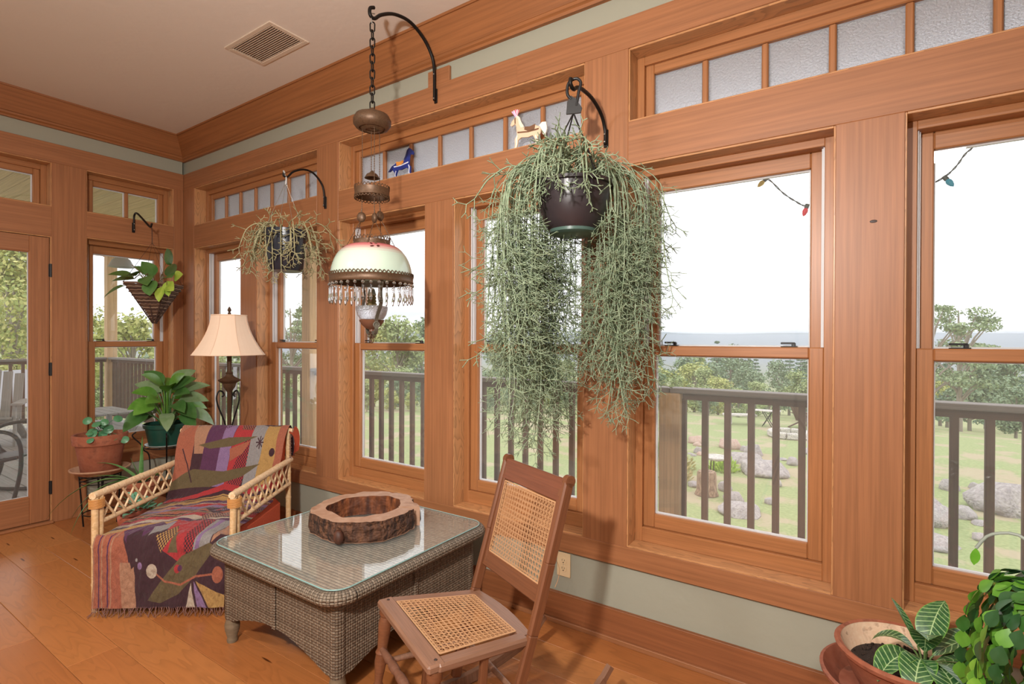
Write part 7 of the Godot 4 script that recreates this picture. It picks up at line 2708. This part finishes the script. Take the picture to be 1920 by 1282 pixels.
func tree_proto(kind: int) -> Array:
	# unit height: [trunk mesh, crown mesh]
	var tones: Array = [[rgb(164, 176, 122), rgb(182, 192, 140), rgb(146, 160, 108)], [rgb(188, 190, 118), rgb(202, 200, 134), rgb(168, 176, 106)], [rgb(138, 156, 124), rgb(152, 168, 136), rgb(122, 142, 112)], [rgb(124, 144, 122), rgb(138, 158, 134), rgb(110, 132, 112)], [rgb(140, 156, 118), rgb(122, 140, 104), rgb(158, 172, 132)], [rgb(176, 178, 108), rgb(194, 190, 122), rgb(154, 164, 98)]][kind]  # leaf tones lightened: haze put into the colours
	var b := mb()
	var cr := mb(true)
	b.tube([Vector3(0, -0.05, 0), Vector3(0.01, 0.4, 0), Vector3(0, 0.92, 0.01)], [0.022, 0.016, 0.004], 6)
	var blobs: Array = []
	if kind == 3:
		for k in 15:
			var f := k / 14.0
			var r := lerpf(0.22, 0.02, f)
			for m in 6:
				var a := k * 1.1 + TAU * m / 6.0
				blobs.append([Vector3(cos(a) * r * 0.7, 0.14 + 0.84 * f, sin(a) * r * 0.7), r * 0.45 + 0.012, 0.3])
	else:
		var count := 20 if kind != 4 else 22
		for k in count:
			var a := rnd(0, TAU)
			var f := rnd(0.0, 1.0)
			var wide := 0.3 * sin(PI * (0.12 + 0.8 * f)) if kind != 4 else 0.34 * sin(PI * (0.2 + 0.7 * f))
			var p := Vector3(cos(a) * wide * rnd(0.3, 1.0), lerpf(0.12 if kind != 4 else 0.36, 0.9, f), sin(a) * wide * rnd(0.3, 1.0))
			blobs.append([p, rnd(0.1, 0.17) if kind != 4 else rnd(0.06, 0.11), 0.8 if kind != 4 else 0.42])
			b.tube([Vector3(0, p.y * 0.6, 0), p * Vector3(0.5, 0.85, 0.5), p], [0.009, 0.006, 0.002], 4)
	var leaves: int = [3000, 3000, 3000, 3000, 3600, 9000][kind]
	for k in leaves:
		var q: Array = blobs[k % blobs.size()]
		var d := rvec()
		var rr := pow(rng.randf(), 0.4)
		var p: Vector3 = q[0] + d * Vector3(1, q[2], 1) * q[1] * rr
		var s := rnd(0.016, 0.028) if kind < 4 else rnd(0.008, 0.014)
		if kind == 3: s *= 0.8
		cr.col = lin(tones[rng.randi() % 3]) * rnd(0.85, 1.15)
		var x := rvec()
		var nn := (rvec() + d * 0.8 + Vector3.UP * 0.5).normalized()
		x = (x - nn * x.dot(nn)).normalized()
		var y := nn.cross(x)
		var i0 := cr.vert(p - x * s, nn, Vector2.ZERO)
		var i1 := cr.vert(p - y * s * 0.6, nn, Vector2.ZERO)
		var i2 := cr.vert(p + x * s, nn, Vector2.ZERO)
		var i3 := cr.vert(p + y * s * 0.6, nn, Vector2.ZERO)
		cr.tri(i0, i1, i2)
		cr.tri(i0, i2, i3)
	var lm := vmat(0.8)
	lm.backlight_enabled = true
	lm.backlight = Color(0.3, 0.34, 0.18)
	return [meshed(b, mat(rgb(150, 138, 126), 0.95)), meshed(cr, lm)]


func trees() -> void:
	var protos: Array = []
	for k in 6:
		protos.append([tree_proto(k), tree_proto(k)])
	var labels := ["light green bushy tree", "yellow green bushy tree", "grey green rounded tree", "dark pointed conifer", "open crowned tree with visible limbs", "big yellow green tree standing close beyond the porch railing"]
	var i := 0
	for q in TREES:
		var k: int = q[4]
		var pr: Array = protos[k][i % 2]
		var far := Vector2(q[0] - 3.0, q[2] - 2.0).length()
		var where: String = ""
		if k < 5: where = " at the edge of the lawn" if far < 37.0 else " behind the first trees" if far < 58.0 else " in the distant wood"
		var o := thing("tree", ("low " if q[3] < 3.2 else "tall " if q[3] > 7.0 else "") + labels[k] + where, "tree", Vector3(q[0], ground_y(q[0], q[2]) - 0.05, q[2]), rnd(0, TAU), "trees beyond the lawn")
		var wide := 1.0 if q[3] > 5.0 else 1.25
		o.scale = Vector3(q[3] * wide, q[3], q[3] * wide)
		inst(pr[0], "trunk", o)
		var c := inst(pr[1], "crown", o)
		c.set_meta("kind", "stuff")
		i += 1
